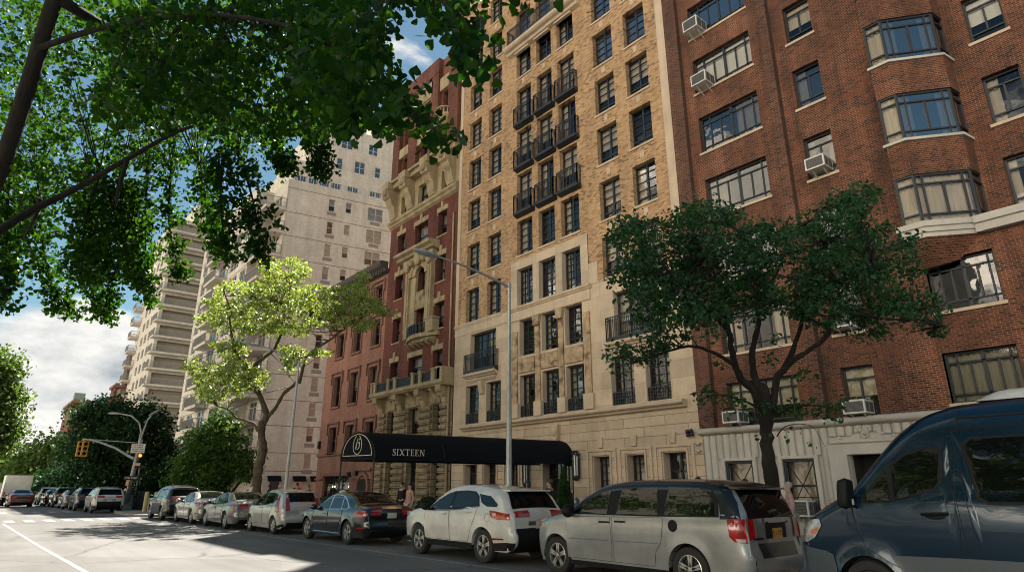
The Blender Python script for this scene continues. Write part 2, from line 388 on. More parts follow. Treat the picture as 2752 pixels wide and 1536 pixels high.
def window(parent, P, s, z, w, h, kind='casement', d=.28, gl='glass', cur=None, fm='steel_frame', rot=0.0, name='window', sill=None, sillmat='stone_trim', curmat='curtain', off=.0):
    w = round(w, 2); h = round(h, 2)
    key = (kind, w, h, gl, cur, fm, sill, sillmat, curmat, name, parent.name)
    p = P(s, d, z); base = WORLD.get(parent.name, (0,0,0)); loc = (p[0]-base[0], p[1]-base[1], p[2]-base[2])
    if key in _wp: o = copy_tree(_wp[key], parent)
    else:
        mb = MB()
        for (a, b, c, e) in wbars(kind, w, h): mb.box(a, b, 0, .07, c, e)
        o = mb.build(name, M[fm], parent, local=True)
        g = MB(); g.poly([(0.02,.045,.02),(w-.02,.045,.02),(w-.02,.045,h-.02),(.02,.045,h-.02)]); g.build('pane', M[gl], o, local=True)
        if cur:
            c = MB()
            def cloth(x0, x1, z0, z1, amp=.025):
                n = max(4, int((x1-x0)/.05)); rows = []
                for zz in (z0, z1): rows.append([(x0+(x1-x0)*i/n, .14+amp*sin(i*1.9+x0*7)+amp*.5*sin(i*.7), zz) for i in range(n+1)])
                c.grid(rows)
            if cur == 'both': cloth(0, w*.27, 0, h); cloth(w*.75, w, 0, h)
            elif cur == 'left': cloth(0, w*.36, 0, h)
            elif cur == 'right': cloth(w*.6, w, 0, h)
            elif cur == 'full': cloth(0, w, 0, h)
            elif cur == 'half': cloth(0, w, h*.45, h, .002)
            elif cur == 'top': cloth(0, w, h*.72, h, .002)
            elif cur == 'blind': cloth(0, w, h*.08, h, .002)
            c.build('curtain' if cur not in ('half','blind','top') else 'blind', M[curmat], o, local=True, smooth=True, angle=None)
        if sill is not None:
            q = MB(); q.box(-.07, w+.07, -d-.06, -.001, -.10, -.001); q.build('sill', M[sillmat], o, local=True)
        _wp[key] = o
    o.location = loc; o.rotation_euler = (0, 0, rot)
    return o
def railing(mb, pts, z0, z1, step=.11, r=.011, top=.03, bands=()):
    """iron railing along a plan polyline [(x, y)]"""
    for (xa, ya), (xb, yb) in zip(pts[:-1], pts[1:]):
        L = sqrt((xb-xa)**2+(yb-ya)**2); n = max(1, int(L/step)); ux, uy = (xb-xa)/L, (yb-ya)/L
        def seg(z, t):
            nx, ny = -uy*t, ux*t
            c = [(xa-nx, ya-ny), (xb-nx, yb-ny), (xb+nx, yb+ny), (xa+nx, ya+ny)]
            mb.add([(x, y, z-t) for x, y in c]+[(x, y, z+t) for x, y in c], [(0,3,2,1),(4,5,6,7),(0,1,5,4),(1,2,6,5),(2,3,7,6),(3,0,4,7)])
        seg(z1, top*.7); seg(z0+.03, top*.55)
        for b in bands: seg(z0+(z1-z0)*b, top*.4)
        for i in range(n+1):
            x, y = xa+ux*L*i/n, ya+uy*L*i/n; q = r*(1.7 if i in (0, n) else 1)
            mb.box(x-q, x+q, y-q, y+q, z0, z1)
def rail_along(mb, P, s0, s1, d, z0, z1, **kw):
    a = P(s0, d, 0); b = P(s1, d, 0); railing(mb, [(a[0], a[1]), (b[0], b[1])], z0, z1, **kw)
wr = random.Random(3)
# ================================================================== tan brick building with the canopy
B1 = thing('apartment_building', 'tall tan brick apartment building with black steel windows and limestone base behind the canopy', 'building', (-22.8, 21.5, 0))
P1 = flat(21.5)
XL, XR = -31.28, -14.30
cols = {'L1': (-30.2, 1.3), 'L2': (-28.1, 1.3), 'C1': (-25.34, 1.33), 'C2': (-23.5, 1.3), 'C3': (-21.72, 1.33), 'R1': (-18.95, 1.33), 'R2': (-16.83, 1.33)}
rows = [11.1, 14.06, 17.1, 20.0, 22.92, 25.82, 28.75, 31.65, 35.3]
holes = []; wins = []
for c, (x, w) in cols.items():
    for i, z in enumerate(rows):
        if c[0] == 'C':
            if i == 0: continue
            if i in (2, 3, 4): z0, h = [16.58, 19.48, 22.38][i-2], 2.6
            elif i == 6: z0, h = 28.3, 2.55
            else: z0, h = z, 2.1
        else: z0, h = z, 2.08
        holes.append((x, x+w, z0, z0+h))
        refl = (c[0] == 'R' and i >= 4) or (c[0] == 'C' and i >= 6)
        hi = i >= 4 and c[0] == 'L'
        cur = wr.choice(['both', 'both', 'full', 'left', 'half', None]) if c[0] != 'R' else wr.choice(['both', 'left', None, 'half'])
        wins.append((x, z0, w, h, 'glass_sky' if refl else 'glass', cur))
voidC = (-25.82, -19.88, 10.99, 13.72, 'void')
w1 = MB()
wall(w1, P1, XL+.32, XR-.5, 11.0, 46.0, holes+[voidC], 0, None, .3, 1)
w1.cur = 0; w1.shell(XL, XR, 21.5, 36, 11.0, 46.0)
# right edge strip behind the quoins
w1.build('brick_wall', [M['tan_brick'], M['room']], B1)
for (x, z0, w, h, g, cur) in wins:
    window(B1, P1, x, z0, w, h, 'casement', .26, g, cur, sill=1)
# limestone base
b1 = MB()
lh = [(-29.66,-27.2,7.93,10.3),(-30.02,-28.74,5.08,7.26),(-28.05,-26.74,5.08,7.26),(-18.42,-15.9,7.93,10.25),(-18.78,-17.45,5.08,7.28),(-16.82,-15.56,5.08,7.28)]
for cx in ('C1','C2','C3'):
    x = {'C1': -25.15, 'C2': -23.38, 'C3': -21.65}[cx]; w = 1.21
    lh += [(x, x+w, 8.3, 10.27), (x, x+w, 5.08, 7.26)]
gh = [(-20.04,-19.1,.9,2.93),(-18.13,-17.18,.9,2.93),(-16.22,-15.12,.15,2.95),(-30.0,-28.9,.9,2.85),(-28.2,-27.1,.9,2.85),(-26.3,-25.3,.9,2.85)]
door = (-23.45, -21.35, .15, 2.95)
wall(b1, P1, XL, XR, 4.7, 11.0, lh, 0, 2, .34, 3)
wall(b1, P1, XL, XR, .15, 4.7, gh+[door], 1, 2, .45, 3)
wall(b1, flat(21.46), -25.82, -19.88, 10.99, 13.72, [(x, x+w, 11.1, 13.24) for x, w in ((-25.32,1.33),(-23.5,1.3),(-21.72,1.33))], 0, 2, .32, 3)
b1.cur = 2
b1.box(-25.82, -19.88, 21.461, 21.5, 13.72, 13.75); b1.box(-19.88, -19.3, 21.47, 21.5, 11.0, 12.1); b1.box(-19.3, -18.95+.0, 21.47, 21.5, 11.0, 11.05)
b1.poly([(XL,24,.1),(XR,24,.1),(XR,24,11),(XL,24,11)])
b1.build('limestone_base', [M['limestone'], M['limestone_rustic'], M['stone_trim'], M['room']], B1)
for x, w in ((-25.32,1.33),(-23.5,1.3),(-21.72,1.33)):
    window(B1, P1, x, 11.1, w, 2.14, 'casement6', .26, 'glass', wr.choice(['both', 'right']), curmat='curtain_grey')
for (a, b, c, d) in lh:
    big = b-a > 2
    window(B1, P1, a, c, b-a, d-c, 'french' if big else 'grid6', .3, 'glass', 'both' if wr.random() < .8 else 'right', curmat='curtain_grey' if a > -27 else 'curtain')
for (a, b, c, d) in gh: window(B1, P1, a, c, b-a, d-c, 'grid6' if b-a < 1.05 else 'door2', .42, 'glass', 'full' if b-a < 1.05 else None, curmat='curtain_grey')
# entrance doors
dm = MB(); a, b, c, d = door
for x in (a, (a+b)/2): 
    for (p, q, r, s_) in wbars('plain', (b-a)/2, d-c): dm.box(x+p, x+q, 21.95, 22.02, c+r, c+s_)
for k in range(1, 8): dm.box(a+(b-a)*k/8-.012, a+(b-a)*k/8+.012, 21.96, 21.99, c, d)
for k in range(1, 6): dm.box(a, b, 21.96, 21.985, c+(d-c)*k/6-.012, c+(d-c)*k/6+.012)
dr = dm.build('door', M['black_metal'], B1)
g = MB(); g.poly([(a,22.0,c),(b,22.0,c),(b,22.0,d),(a,22.0,d)]); g.build('pane', M['glass'], dr)
# trims: cornice ledge, mouldings, quoins, keystones, carved pilasters
t1 = MB()
def ledge(mb, x0, x1, y, z0, z1, proj, name='ledge'):
    mb.part(name)
    h = z1-z0; pr = [(0,0),(-proj*.45,h*.12),(-proj*.55,h*.35),(-proj*.85,h*.45),(-proj,h*.6),(-proj,h*.9),(-proj*.9,h),(0,h)]
    mb.prism([(y+p, z0+q) for p, q in pr], 'x', x0, x1)
def pb(mb, name, *a): mb.part(name); mb.box(*a)
ledge(t1, -30.15, -14.85, 21.5, 4.66, 4.98, .38)
ledge(t1, -25.95, -19.75, 21.46, 10.82, 11.06, .16)
ledge(t1, XL, -26.7, 21.5, 10.86, 11.1, .1); pb(t1, 'stone_band', XL, -26.0, 21.46, 21.5, 10.4, 10.86)
pb(t1, 'stone_band', -25.82, -19.84, 21.44, 21.5, 10.3, 10.82)
for x0, x1 in ((-29.95,-26.98), (-18.8,-15.5)):
    ledge(t1, x0, x1, 21.5, 7.62, 7.92, .34, 'balcony_slab'); ledge(t1, x0+.12, x1-.15, 21.5, 7.38, 7.6, .16, 'moulding')
for x in (-28.55, -17.25): t1.part('corbel'); t1.prism([(21.5,6.6),(21.36,6.7),(21.2,7.3),(21.2,7.38),(21.5,7.38)], 'x', x, x+.36)
for x0, x1 in ((XL, XL+.33), (XR-.5, XR)):
    z = 11.0; t1.part('corner_strip')
    while z < 46: t1.box(x0, x1, 21.45, 21.56, z, min(46, z+1.457)); z += 1.46
for c, (x, w) in cols.items():
    for i, z in enumerate(rows[:-1]):
        if c[0] == 'C' and i not in (1, 2, 3, 4, 7): continue
        zt = z+2.08 if c[0] != 'C' else ([0, 16.2, 19.2, 22.1, 25.0][i] if i in (1,2,3,4) else z+2.1)
        pb(t1, 'keystone', x+w/2-.13, x+w/2+.1, 21.485, 21.51, zt+.28, zt+.62)
for x0, x1 in ((-25.82,-25.2), (-23.9,-23.42), (-22.15,-21.68), (-20.4,-19.84)): pb(t1, 'pilaster_base', x0-.03, x1+.03, 21.36, 21.5, 5.06, 5.78)
ledge(t1, XL-.02, -25.5, 21.5, 34.2, 34.62, .4, 'cornice'); ledge(t1, -20.0, XR, 21.5, 37.9, 38.3, .4, 'cornice')
ledge(t1, -25.95, -19.75, 21.5, 27.66, 28.2, .62, 'balcony_slab')
for c in ('C1','C2','C3'): pb(t1, 'lintel', cols[c][0], cols[c][0]+cols[c][1], 21.3, 21.5, 27.9-.34, 27.66)
for (a, b, c, d) in gh:
    t1.part('window_surround')
    if a > -21:
        t1.box(a-.42, a-.3, 21.44, 21.5, .15, d+.32); t1.box(b+.3, b+.42, 21.44, 21.5, .15, d+.32); t1.box(a-.3, b+.3, 21.44, 21.5, d+.22, d+.32)
    t1.box(a-.13, a-.05, 21.43, 21.5, .15, d+.14); t1.box(b+.05, b+.13, 21.43, 21.5, .15, d+.14); t1.box(a-.05, b+.05, 21.43, 21.5, d+.05, d+.14)
    if a > -21: t1.part('keystone'); t1.prism([((a+b)/2-.13, d+.36), ((a+b)/2+.13, d+.36), ((a+b)/2+.17, d+.8), ((a+b)/2-.17, d+.8)], 'y', 21.4, 21.5)
t1.part('keystone'); t1.prism([(-22.5,3.55),(-22.2,3.55),(-22.12,4.5),(-22.58,4.5)], 'y', 21.25, 21.5); t1.ball((-22.35, 21.25, 4.2), .2, 10, 8, (1, .6, 1.2))
build_parts(t1, M['stone_trim'], B1)
cv = MB()
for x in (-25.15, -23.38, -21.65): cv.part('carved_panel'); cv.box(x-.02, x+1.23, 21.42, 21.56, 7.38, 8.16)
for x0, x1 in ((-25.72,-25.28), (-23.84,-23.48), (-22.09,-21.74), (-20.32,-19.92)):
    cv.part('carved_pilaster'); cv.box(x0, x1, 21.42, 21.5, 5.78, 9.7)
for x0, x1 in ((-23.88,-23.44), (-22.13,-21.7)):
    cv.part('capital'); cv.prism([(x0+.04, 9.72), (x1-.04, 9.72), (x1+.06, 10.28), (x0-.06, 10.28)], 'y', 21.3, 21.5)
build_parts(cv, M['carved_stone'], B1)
# juliet balconies
def juliet(x0, x1, z, h=1.12, d=.3, name='juliet_balcony', slab=True):
    mb = MB(); y0 = 21.5-d
    railing(mb, [(x0, 21.5), (x0, y0), (x1, y0), (x1, 21.5)], z+.12, z+h, step=.1, r=.012, bands=(.86,))
    if slab: mb.prism([(21.5, z-.12), (y0-.02, z), (y0-.02, z+.13), (21.5, z+.13)], 'x', x0-.03, x1+.03)
    return mb.build(name, M['black_metal'], B1)
for zi in (16.48, 19.4, 22.3):
    for c in ('C1','C2','C3'): juliet(cols[c][0]+.05, cols[c][0]+cols[c][1]+.2, zi, 1.22)
juliet(-25.6, -20.0, 28.16, 1.1, .55, 'balcony')
for x0, x1 in ((-29.85, -27.0), (-18.68, -15.6)): juliet(x0, x1, 7.92, 1.1, .3)
for (a, b, c, d) in [q for q in lh if q[2] == 5.08]:
    mb = MB(); railing(mb, [(a+.02, 21.6), (b-.02, 21.6)], 5.08, 5.66, step=.12, r=.016, bands=(.25, .5, .75)); mb.build('window_guard', M['black_metal'], B1)
# ================================================================== right brown brick building
B2 = thing('brick_apartment_block', 'dark brown brick apartment block with fluted pale stone base and a glazed bay', 'building', (-8, 21.5, 0))
P2 = flat(21.5); Q0, Q1 = -14.28, 4.0
heads = [5.37, 8.2, 11.1, 13.96, 16.95, 19.9, 22.78, 25.7, 28.6]
hs2 = []; W2 = []
for i, hd in enumerate(heads):
    zs = hd-1.72
    hs2 += [(-13.06, -10.32, zs, hd), (-8.83, -7.82, zs+.02, hd)]
    W2 += [(-13.06, zs, 2.74, 1.72, 'wide'), (-8.83, zs+.02, 1.01, 1.70, 'narrow')]
hs2 += [(-5.82, -4.08, 6.63, 8.2), (-5.87, -4.08, 3.92, 5.39)]
hs2 += [(-1.5, .4, 6.63, 8.2), (-1.5, .4, 3.92, 5.39)]
r2 = MB()
wall(r2, P2, Q0, -5.0, 3.72, 33, hs2, 0, None, .2, 2)
wall(r2, P2, -5.0, Q1, 3.72, 9.0, hs2, 0, None, .2, 2)
rw = [(-3.42, -2.46, zs_ + .02, zs_ + 1.7) for zs_ in (9.4, 12.24, 15.23, 18.2, 21.06)]
wall(r2, flat(22.2), -5.0, Q1, 9.0, 33, rw, 0, None, .2, 2)
r2.cur = 0; r2.shell(Q0, -5.0, 21.5, 34, 9.0, 33); r2.shell(Q0, Q1, 21.5, 34, 3.7, 9.0); r2.shell(-5.0, Q1, 22.2, 34, 3.7, 33); r2.poly([(-5,21.5,9),(Q1,21.5,9),(Q1,22.3,9),(-5,22.3,9)])
# bay shaft
bayP = [(-5.93, 21.6), (-5.93, 20.6), (-5.38, 20.6), (-4.1, 21.57), (-4.0, 22.3)]
bz = [(9.2, 10.82), (12.06, 13.72), (14.98, 16.62), (17.9, 19.55), (20.8, 22.45)]
levels = [8.95] + [q for p in bz for q in p] + [33]
for k in range(0, len(levels), 2):
    z0, z1 = levels[k], levels[k+1]
    r2.prism(bayP, 'z', z0, z1)
r2.cur = 0
cb = [(-5.9, 21.6), (-5.9, 20.75), (-5.42, 20.75), (-4.3, 21.55)]
top = [(x, y, 8.72) for x, y in bayP[:4]]; bot = [(-5.85, 21.6, 7.95), (-5.85, 21.2, 7.95), (-5.5, 21.2, 7.95), (-4.9, 21.55, 8.1)]
r2.add(top+bot, [(0,1,5,4),(1,2,6,5),(2,3,7,6),(4,5,6,7)])
# shallow brick piers
r2.cur = 1
r2.box(-14.28, -13.62, 21.32, 21.5, 3.72, 33); r2.box(-9.78, -9.4, 21.3, 21.5, 3.72, 33)
r2.cur = 2; r2.box(-9.398, -9.36, 21.485, 21.5, 3.72, 33); r2.box(-13.618, -13.58, 21.485, 21.5, 3.72, 33)
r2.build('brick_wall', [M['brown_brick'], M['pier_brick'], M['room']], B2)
cch = {0: 'half', 1: 'both', 2: 'left', 3: 'left', 4: 'right', 5: 'blind', 6: None, 7: 'both', 8: 'half'}
for i, (x, z, w, h, k) in enumerate(W2):
    r = i//2; cur = cch[r] if k == 'wide' else ['half','top','left','both','left','half','half','both','full'][r]
    gl = 'glass_mid' if r in (2, 3, 4) else ('glass' if r < 6 or k == 'narrow' else 'glass_sky')
    cm = 'curtain_white' if (r == 5 and k == 'wide') else 'curtain'
    window(B2, P2, x, z, w, h, k, .17, gl, cur, sill=1, curmat=cm)
for (a, b, c, d) in hs2[-4:]: window(B2, P2, a, c, b-a, d-c, 'wide', .17, 'glass', None if c > 6 else 'full', sill=1, curmat='curtain_grey')
for k, (a, b, c, d) in enumerate(rw): window(B2, flat(22.2), a, c, b-a, d-c, 'narrow', .17, 'glass', ['both','left','half','blind','half'][k], sill=1, curmat='curtain' if k < 2 else 'curtain_white')
for k, (z0, z1) in enumerate(bz):
    h = z1-z0; gl = 'glass' if k in (0,) else 'glass_sky'
    window(B2, P2, -5.93, z0, .55, h, 'bayside', -.86, 'glass', 'full', name='bay_window')
    L = sqrt(1.28**2+.97**2); th = atan2(.97, 1.28)
    Pb = lambda s, d, z: (-5.38 + s*cos(th) - d*sin(th), 20.6 + s*sin(th) + d*cos(th), z)
    window(B2, Pb, 0.02, z0, L-.04, h, 'bay', .06, gl, 'both' if k else 'full', rot=th, name='bay_window', curmat='curtain_white' if k else 'curtain')
    th2 = atan2(.73, .1); Pc = lambda s, d, z: (-4.1 + s*cos(th2) - d*sin(th2), 21.57 + s*sin(th2) + d*cos(th2), z)
    window(B2, Pc, 0.02, z0, .66, h, 'bayside', .04, 'glass', 'full', rot=th2, name='bay_window')
    rm = MB(); rm.prism([(-5.8, 21.6), (-5.8, 21.0), (-5.5, 21.0), (-4.5, 21.75), (-4.4, 22.2)], 'z', z0-.01, z1+.01); rm.build('bay_room', M['room'], B2)
s2 = MB()
def offs(poly, e): return [(-5.93-e, 21.6), (-5.93-e, 20.6-e), (-5.38+e*.4, 20.6-e), (-4.1+e*.8, 21.57-e*.5), (-4.0+e, 22.3)]
for z0, z1 in bz[1:]: s2.part('bay_sill'); s2.prism(offs(bayP, .07), 'z', z0-.09, z0-.002)
s2.part('bay_base')
for q, (za, zb) in enumerate(((8.72, 8.86), (8.86, 9.02), (9.02, 9.195))): s2.prism(offs(bayP, .04+.06*q), 'z', za, zb)
s2.part('stone_band'); s2.box(-4.3, Q1, 21.28, 22.25, 8.72, 8.98); s2.box(-4.3, Q1, 21.2, 22.3, 8.98, 9.2)
s2.part('cornice'); s2.prism([(21.5,3.5),(21.3,3.55),(21.22,3.62),(21.22,3.72),(21.3,3.76),(21.5,3.76)], 'x', -14.36, Q1)
# fluted base: half-round reeds
doorR = (-8.97, -7.6, .15, 2.6); bw = [(-13.38, -12.27, 1.0, 2.54), (-11.17, -10.06, .8, 2.54)]
x = -14.26; k = 0; s2.part('fluted_facing')
while x < Q1:
    w = .278
    blk = [(q[0]-.14, q[1]+.14, q[2]-.1, q[3]+.1) for q in bw] + [(-9.4, -7.2, .15, 3.2)]
    zr = [(.15, 3.5)]
    for b in blk:
        if b[0] < x+w and b[1] > x: zr = [(z0_, z1_) for (a_, c_) in zr for (z0_, z1_) in ((a_, min(c_, b[2])), (max(a_, b[3]), c_)) if z1_-z0_ > .05]
    n = 7
    for (z0_, z1_) in zr:
        arc = [(x+w/2-w*.49*cos(pi*i/n), 21.5-.12*sin(pi*i/n)) for i in range(n+1)]
        s2.grid([[(a, b, z0_) for a, b in arc], [(a, b, z1_-.06) for a, b in arc]])
        s2.grid([[(a, b, z1_-.06) for a, b in arc], [(x+w/2+(a-x-w/2)*.8, b+.04, z1_) for a, b in arc]])
        s2.grid([[(a, b, z0_) for a, b in arc], [(a, 21.5, z0_) for a, b in arc]])
    x += w; k += 1
build_parts(s2, M['pale_stone'], B2, smooth=True, angle=50)
sw = MB(); wall(sw, P2, Q0, Q1, .15, 3.5, bw+[doorR], 0, 0, .25, 1); 
sw.cur = 0
for q in bw: 
    sw.box(q[0]-.14, q[0]-.002, 21.36, 21.5, q[2]-.1, q[3]+.1); sw.box(q[1]+.002, q[1]+.14, 21.36, 21.5, q[2]-.1, q[3]+.1); sw.box(q[0], q[1], 21.36, 21.5, q[3]+.002, q[3]+.1)
sw.box(-9.56, -8.982, 21.34, 21.5, .15, 2.95); sw.box(-7.588, -7.0, 21.34, 21.5, .15, 2.95); sw.box(-8.98, -7.59, 21.34, 21.5, 2.61, 2.95)
sw.prism([(-9.45, 2.95), (-7.1, 2.95), (-7.1, 3.02), (-8.28, 3.3), (-9.45, 3.02)], 'y', 21.3, 21.5)
sw.prism([(-9.36, 2.97), (-7.2, 2.97), (-7.2, 3.0), (-8.28, 3.24), (-9.36, 3.0)], 'y', 21.26, 21.3)
sw.build('stone_wall', [M['pale_stone'], M['room']], B2)
orn = MB()
for dx, r, dz in ((0, .12, 0), (-.14, .06, .05), (.14, .06, .05), (0, .07, .13), (-.5, .05, -.08), (.5, .05, -.08), (-.8, .05, -.16), (.8, .05, -.16), (-.28, .05, .02), (.28, .05, .02)):
    orn.part('ornament'); orn.ball((-8.28+dx, 21.24, 3.28+dz), r, 10, 6, (1, .5, 1))
orn.part('ornament'); orn.lathe((-8.28, 21.2, 3.2), [(.06, 0), (.11, -.02), (.12, .0), (.09, .03)], 14, 'y'); build_parts(orn, M['pale_stone'], B2, smooth=True)
for q in bw:
    w_ = window(B2, P2, q[0], q[2], q[1]-q[0], q[3]-q[2], 'hung', .2, 'glass', 'full', fm='black_metal', curmat='curtain')
    gd = MB()
    fr = .09
    gd.box(q[0], q[0]+fr, 21.44, 21.5, q[2], q[3]); gd.box(q[1]-fr, q[1], 21.44, 21.5, q[2], q[3]); gd.box(q[0]+fr, q[1]-fr, 21.44, 21.5, q[3]-fr, q[3])
    gd.tube([(q[0]+.05, 21.52, q[2]+.05), (q[1]-.05, 21.52, q[3]-.05)], .018, 5); gd.tube([(q[0]+.05, 21.54, q[3]-.05), (q[1]-.05, 21.54, q[2]+.05)], .018, 5)
    gd.tube([(q[0]+.05, 21.53, q[2]+.5), (q[1]-.05, 21.53, q[2]+.5)], .015, 5)
    gd.build('window_guard', M['black_metal'], B2)
# ================================================================== narrow red townhouse
B3 = thing('red_townhouse', 'narrow dark red brick house with ornate carved stone balconies and cornice brackets', 'building', (-35.9, 21.5, 0))
P3 = flat(21.5); xa, xb = -40.38, -31.38
c3 = [(-39.22, 1.07), (-36.75, 1.7), (-33.72, 1.07)]
h3 = []; w3 = []
for (zs, hd) in ((8.6, 9.97), (11.4, 13.15), (14.6, 16.4), (17.9, 19.65)):
    for j, (x, w) in enumerate(c3):
        if j == 1 and zs in (11.4, 14.6): continue
        h3.append((x, x+w, zs, hd)); w3.append((x, zs, w, hd-zs))
h3.append((-36.0, -34.8, 12.0, 16.2)); 
for (x, w) in ((-39.05, .8), (-36.6, 1.5), (-33.5, .8)): h3.append((x, x+w, 21.25, 22.85)); w3.append((x, 21.25, w, 1.6))
for (zs, hd) in ((24.5, 26.1), (27.2, 29.4)):
    for (x, w) in ((-39.1, .85), (-36.5, 1.4), (-33.7, .95)): h3.append((x, x+w, zs, hd)); w3.append((x, zs, w, hd-zs))
q3 = [(x, x+w, 4.9, 6.55) for x, w in ((-39.3, 1.0), (-36.55, 1.5), (-33.5, .85))] + [(-39.1, -38.2, .9, 3.26), (-36.4, -35.2, .5, 3.2), (-33.46, -32.6, .15, 3.05)]
r3 = MB()
wall(r3, P3, xa, xb, 7.7, 20.9, h3, 0, None, .35, 2); wall(r3, P3, xa, xb, 24.0, 32.4, h3, 1, None, .3, 2)
r3.cur = 0; r3.shell(xa, xb, 21.5, 36, 4, 32.38)
r3.cur = 1
for x0, x1 in ((xa, -39.4), (-38.0, -36.8), (-34.9, -33.95), (-32.6, xb)): r3.box(x0, x1, 21.2, 21.5, 24.0, 31.9 if x1 > -33 else 32.42)
r3.box(xa-.03, -33.92, 21.16, 21.5, 31.2, 32.46)
r3.build('brick_wall', [M['red_brick'], M['rust_brick'], M['room']], B3)
f3 = MB(); f3.part('frieze')
wall(f3, P3, xa, xb, 20.9, 24.0, h3, 0, 0, .4, 1); f3.part('rusticated_front'); wall(f3, P3, xa, xb, 4.2, 7.7, q3, 2, 2, .4, 1); wall(f3, P3, xa, xb, .15, 4.2, q3, 2, 2, .45, 1)
f3.cur = 2
for z in np.arange(.3, 6.5, .42):
    for x0, x1 in ((xa+.03, -39.42), (-38.1, -36.65), (-34.95, -33.58), (-32.55, xb-.3)):
        f3.prism([(21.5, z), (21.34, z+.05), (21.32, z+.3), (21.5, z+.36)], 'x', x0, x1)
build_parts(f3, [M['old_stone'], M['room'], M['rock_face']], B3)
for (x, z, w, h) in w3: window(B3, P3, x, z, w, h, 'hung', .33, 'glass', wr.choice(['half','half','both','full',None]), fm='black_metal', sill=1, sillmat='old_stone', curmat='curtain_grey')
window(B3, P3, -36.0, 12.0, 1.2, 1.1, 'hung', .33, 'glass', 'both', fm='black_metal'); window(B3, P3, -36.0, 14.5, 1.2, 1.65, 'hung', .33, 'glass', 'both', fm='black_metal', curmat='curtain_grey')
for (a, b, c, d) in q3: window(B3, P3, a, c, b-a, d-c, 'hung' if c > .2 else 'door2', .38, 'glass', 'half' if c > 4 else None, fm='black_metal')
t3 = MB()
t3.part('cornice_band')
t3.prism([(21.5,20.5),(21.3,20.62),(21.25,20.75),(21.12,20.85),(21.12,21.0),(21.25,21.1),(21.3,21.2),(21.5,21.25)], 'x', xa-.05, xb)
for (x, w) in c3:                      # keyed lintels
    for (zs, hd) in ((8.6, 9.97), (11.4, 13.15), (14.6, 16.4), (17.9, 19.65)):
        if w > 1.5 and hd in (13.15, 16.4): continue
        t3.part('lintel'); t3.box(x-.12, x+w+.12, 21.43, 21.53, hd+.01, hd+.36)
        if hd != 9.97 or w < 1.5: t3.box(x+w/2-.13, x+w/2+.13, 21.4, 21.53, hd+.02, hd+.72)
        t3.box(x-.12, x-.03, 21.44, 21.52, hd-.15, hd)
# cornice slab and scroll brackets
t3.part('cornice')
t3.box(xa-.1, xb+.2, 20.95, 21.5, 23.6, 24.0); t3.box(xa-.2, xb+.3, 20.75, 21.45, 24.0, 24.2)
def scroll(mb, x0, x1, ztop, proj, hgt):
    pr = [(21.5, ztop), (21.5-proj, ztop), (21.5-proj, ztop-hgt*.22), (21.5-proj*.93, ztop-hgt*.32), (21.5-proj*.72, ztop-hgt*.36), (21.5-proj*.6, ztop-hgt*.5), (21.5-proj*.38, ztop-hgt*.62), (21.5-proj*.3, ztop-hgt*.85), (21.5-proj*.16, ztop-hgt), (21.5, ztop-hgt)]
    mb.prism(pr, 'x', x0, x1)
for x in (-40.0, -37.5, -34.5, -32.2): 
    t3.part('scroll_bracket')
    scroll(t3, x-.42, x+.42, 23.62, .95, 2.3)
    t3.box(x-.5, x+.5, 20.5, 21.3, 23.55, 24.1); t3.ball((x, 20.55, 23.3), .3, 10, 8, (1.3, .8, 1))
for x0, x1 in ((-39.4,-38.0), (-36.9,-34.75), (-33.9,-32.5)):
    t3.part('stone_spandrel')
    z = 30.0 if x0 > -34 else 30.7
    t3.box(x0, x1, 21.3, 21.5, 29.5, 30.6); t3.part('stone_spandrel'); t3.box(x0, x1, 21.25, 21.5, 26.2, 27.0)
t3.part('stone_spandrel')
t3.box(-36.9, -34.75, 21.2, 21.5, 29.6, 30.9)
# belvedere balcony high right
t3.part('balconette')
t3.lathe((-33.15, 21.4, 26.0), [(.05, 0), (.45, .35), (.68, .75), (.74, .85), (.74, 1.0)], 18)
for k in range(9):
    a = pi + pi*k/8; t3.lathe((-33.15+.66*cos(a), 21.4+.66*sin(a), 27.0), [(.04, 0), (.06, .15), (.03, .3), (.05, .42)], 6)
t3.lathe((-33.15, 21.4, 27.42), [(.58, 0), (.74, 0), (.74, .1), (.58, .1)], 18)
# aedicule: pilasters, arch and hood over the middle windows
t3.part('pilaster')
for x0, x1 in ((-37.25, -36.75), (-34.4, -33.9)): t3.box(x0, x1, 21.18, 21.5, 11.7, 16.6); t3.box(x0+.15, x1-.15, 21.12, 21.18, 12.2, 16.0)
for x0, x1 in ((-36.75, -36.05), (-34.78, -34.4)): t3.box(x0, x1, 21.32, 21.5, 11.7, 16.0)
t3.part('arch')
n = 12
for r0, r1, y0 in ((.62, 1.0, 21.2), (1.0, 1.25, 21.12)):
    for k in range(n):
        a0, a1 = pi*k/n, pi*(k+1)/n
        pts = [(-35.4+r*cos(a), 15.6+r*.95*sin(a)) for r, a in ((r0,a0),(r1,a0),(r1,a1),(r0,a1))]
        t3.prism(pts, 'y', y0, 21.5)
t3.part('entablature')
t3.box(-37.5, -34.2+.5, 21.1, 21.5, 16.55, 17.0)
t3.prism([(21.5,17.0),(20.95,17.1),(20.85,17.25),(20.6,17.35),(20.6,17.55),(21.5,17.62)], 'x', -38.15, -33.4)
t3.part('carved_head')
t3.ball((-35.45, 21.0, 16.7), .33, 12, 9, (.9, .8, 1.5)); t3.ball((-36.2, 21.0, 16.55), .25, 10, 8); t3.ball((-34.65, 21.0, 16.55), .25, 10, 8)
for x in (-37.0, -34.15): t3.ball((x, 21.1, 16.4), .25, 10, 8, (1.2, .8, 1.4))
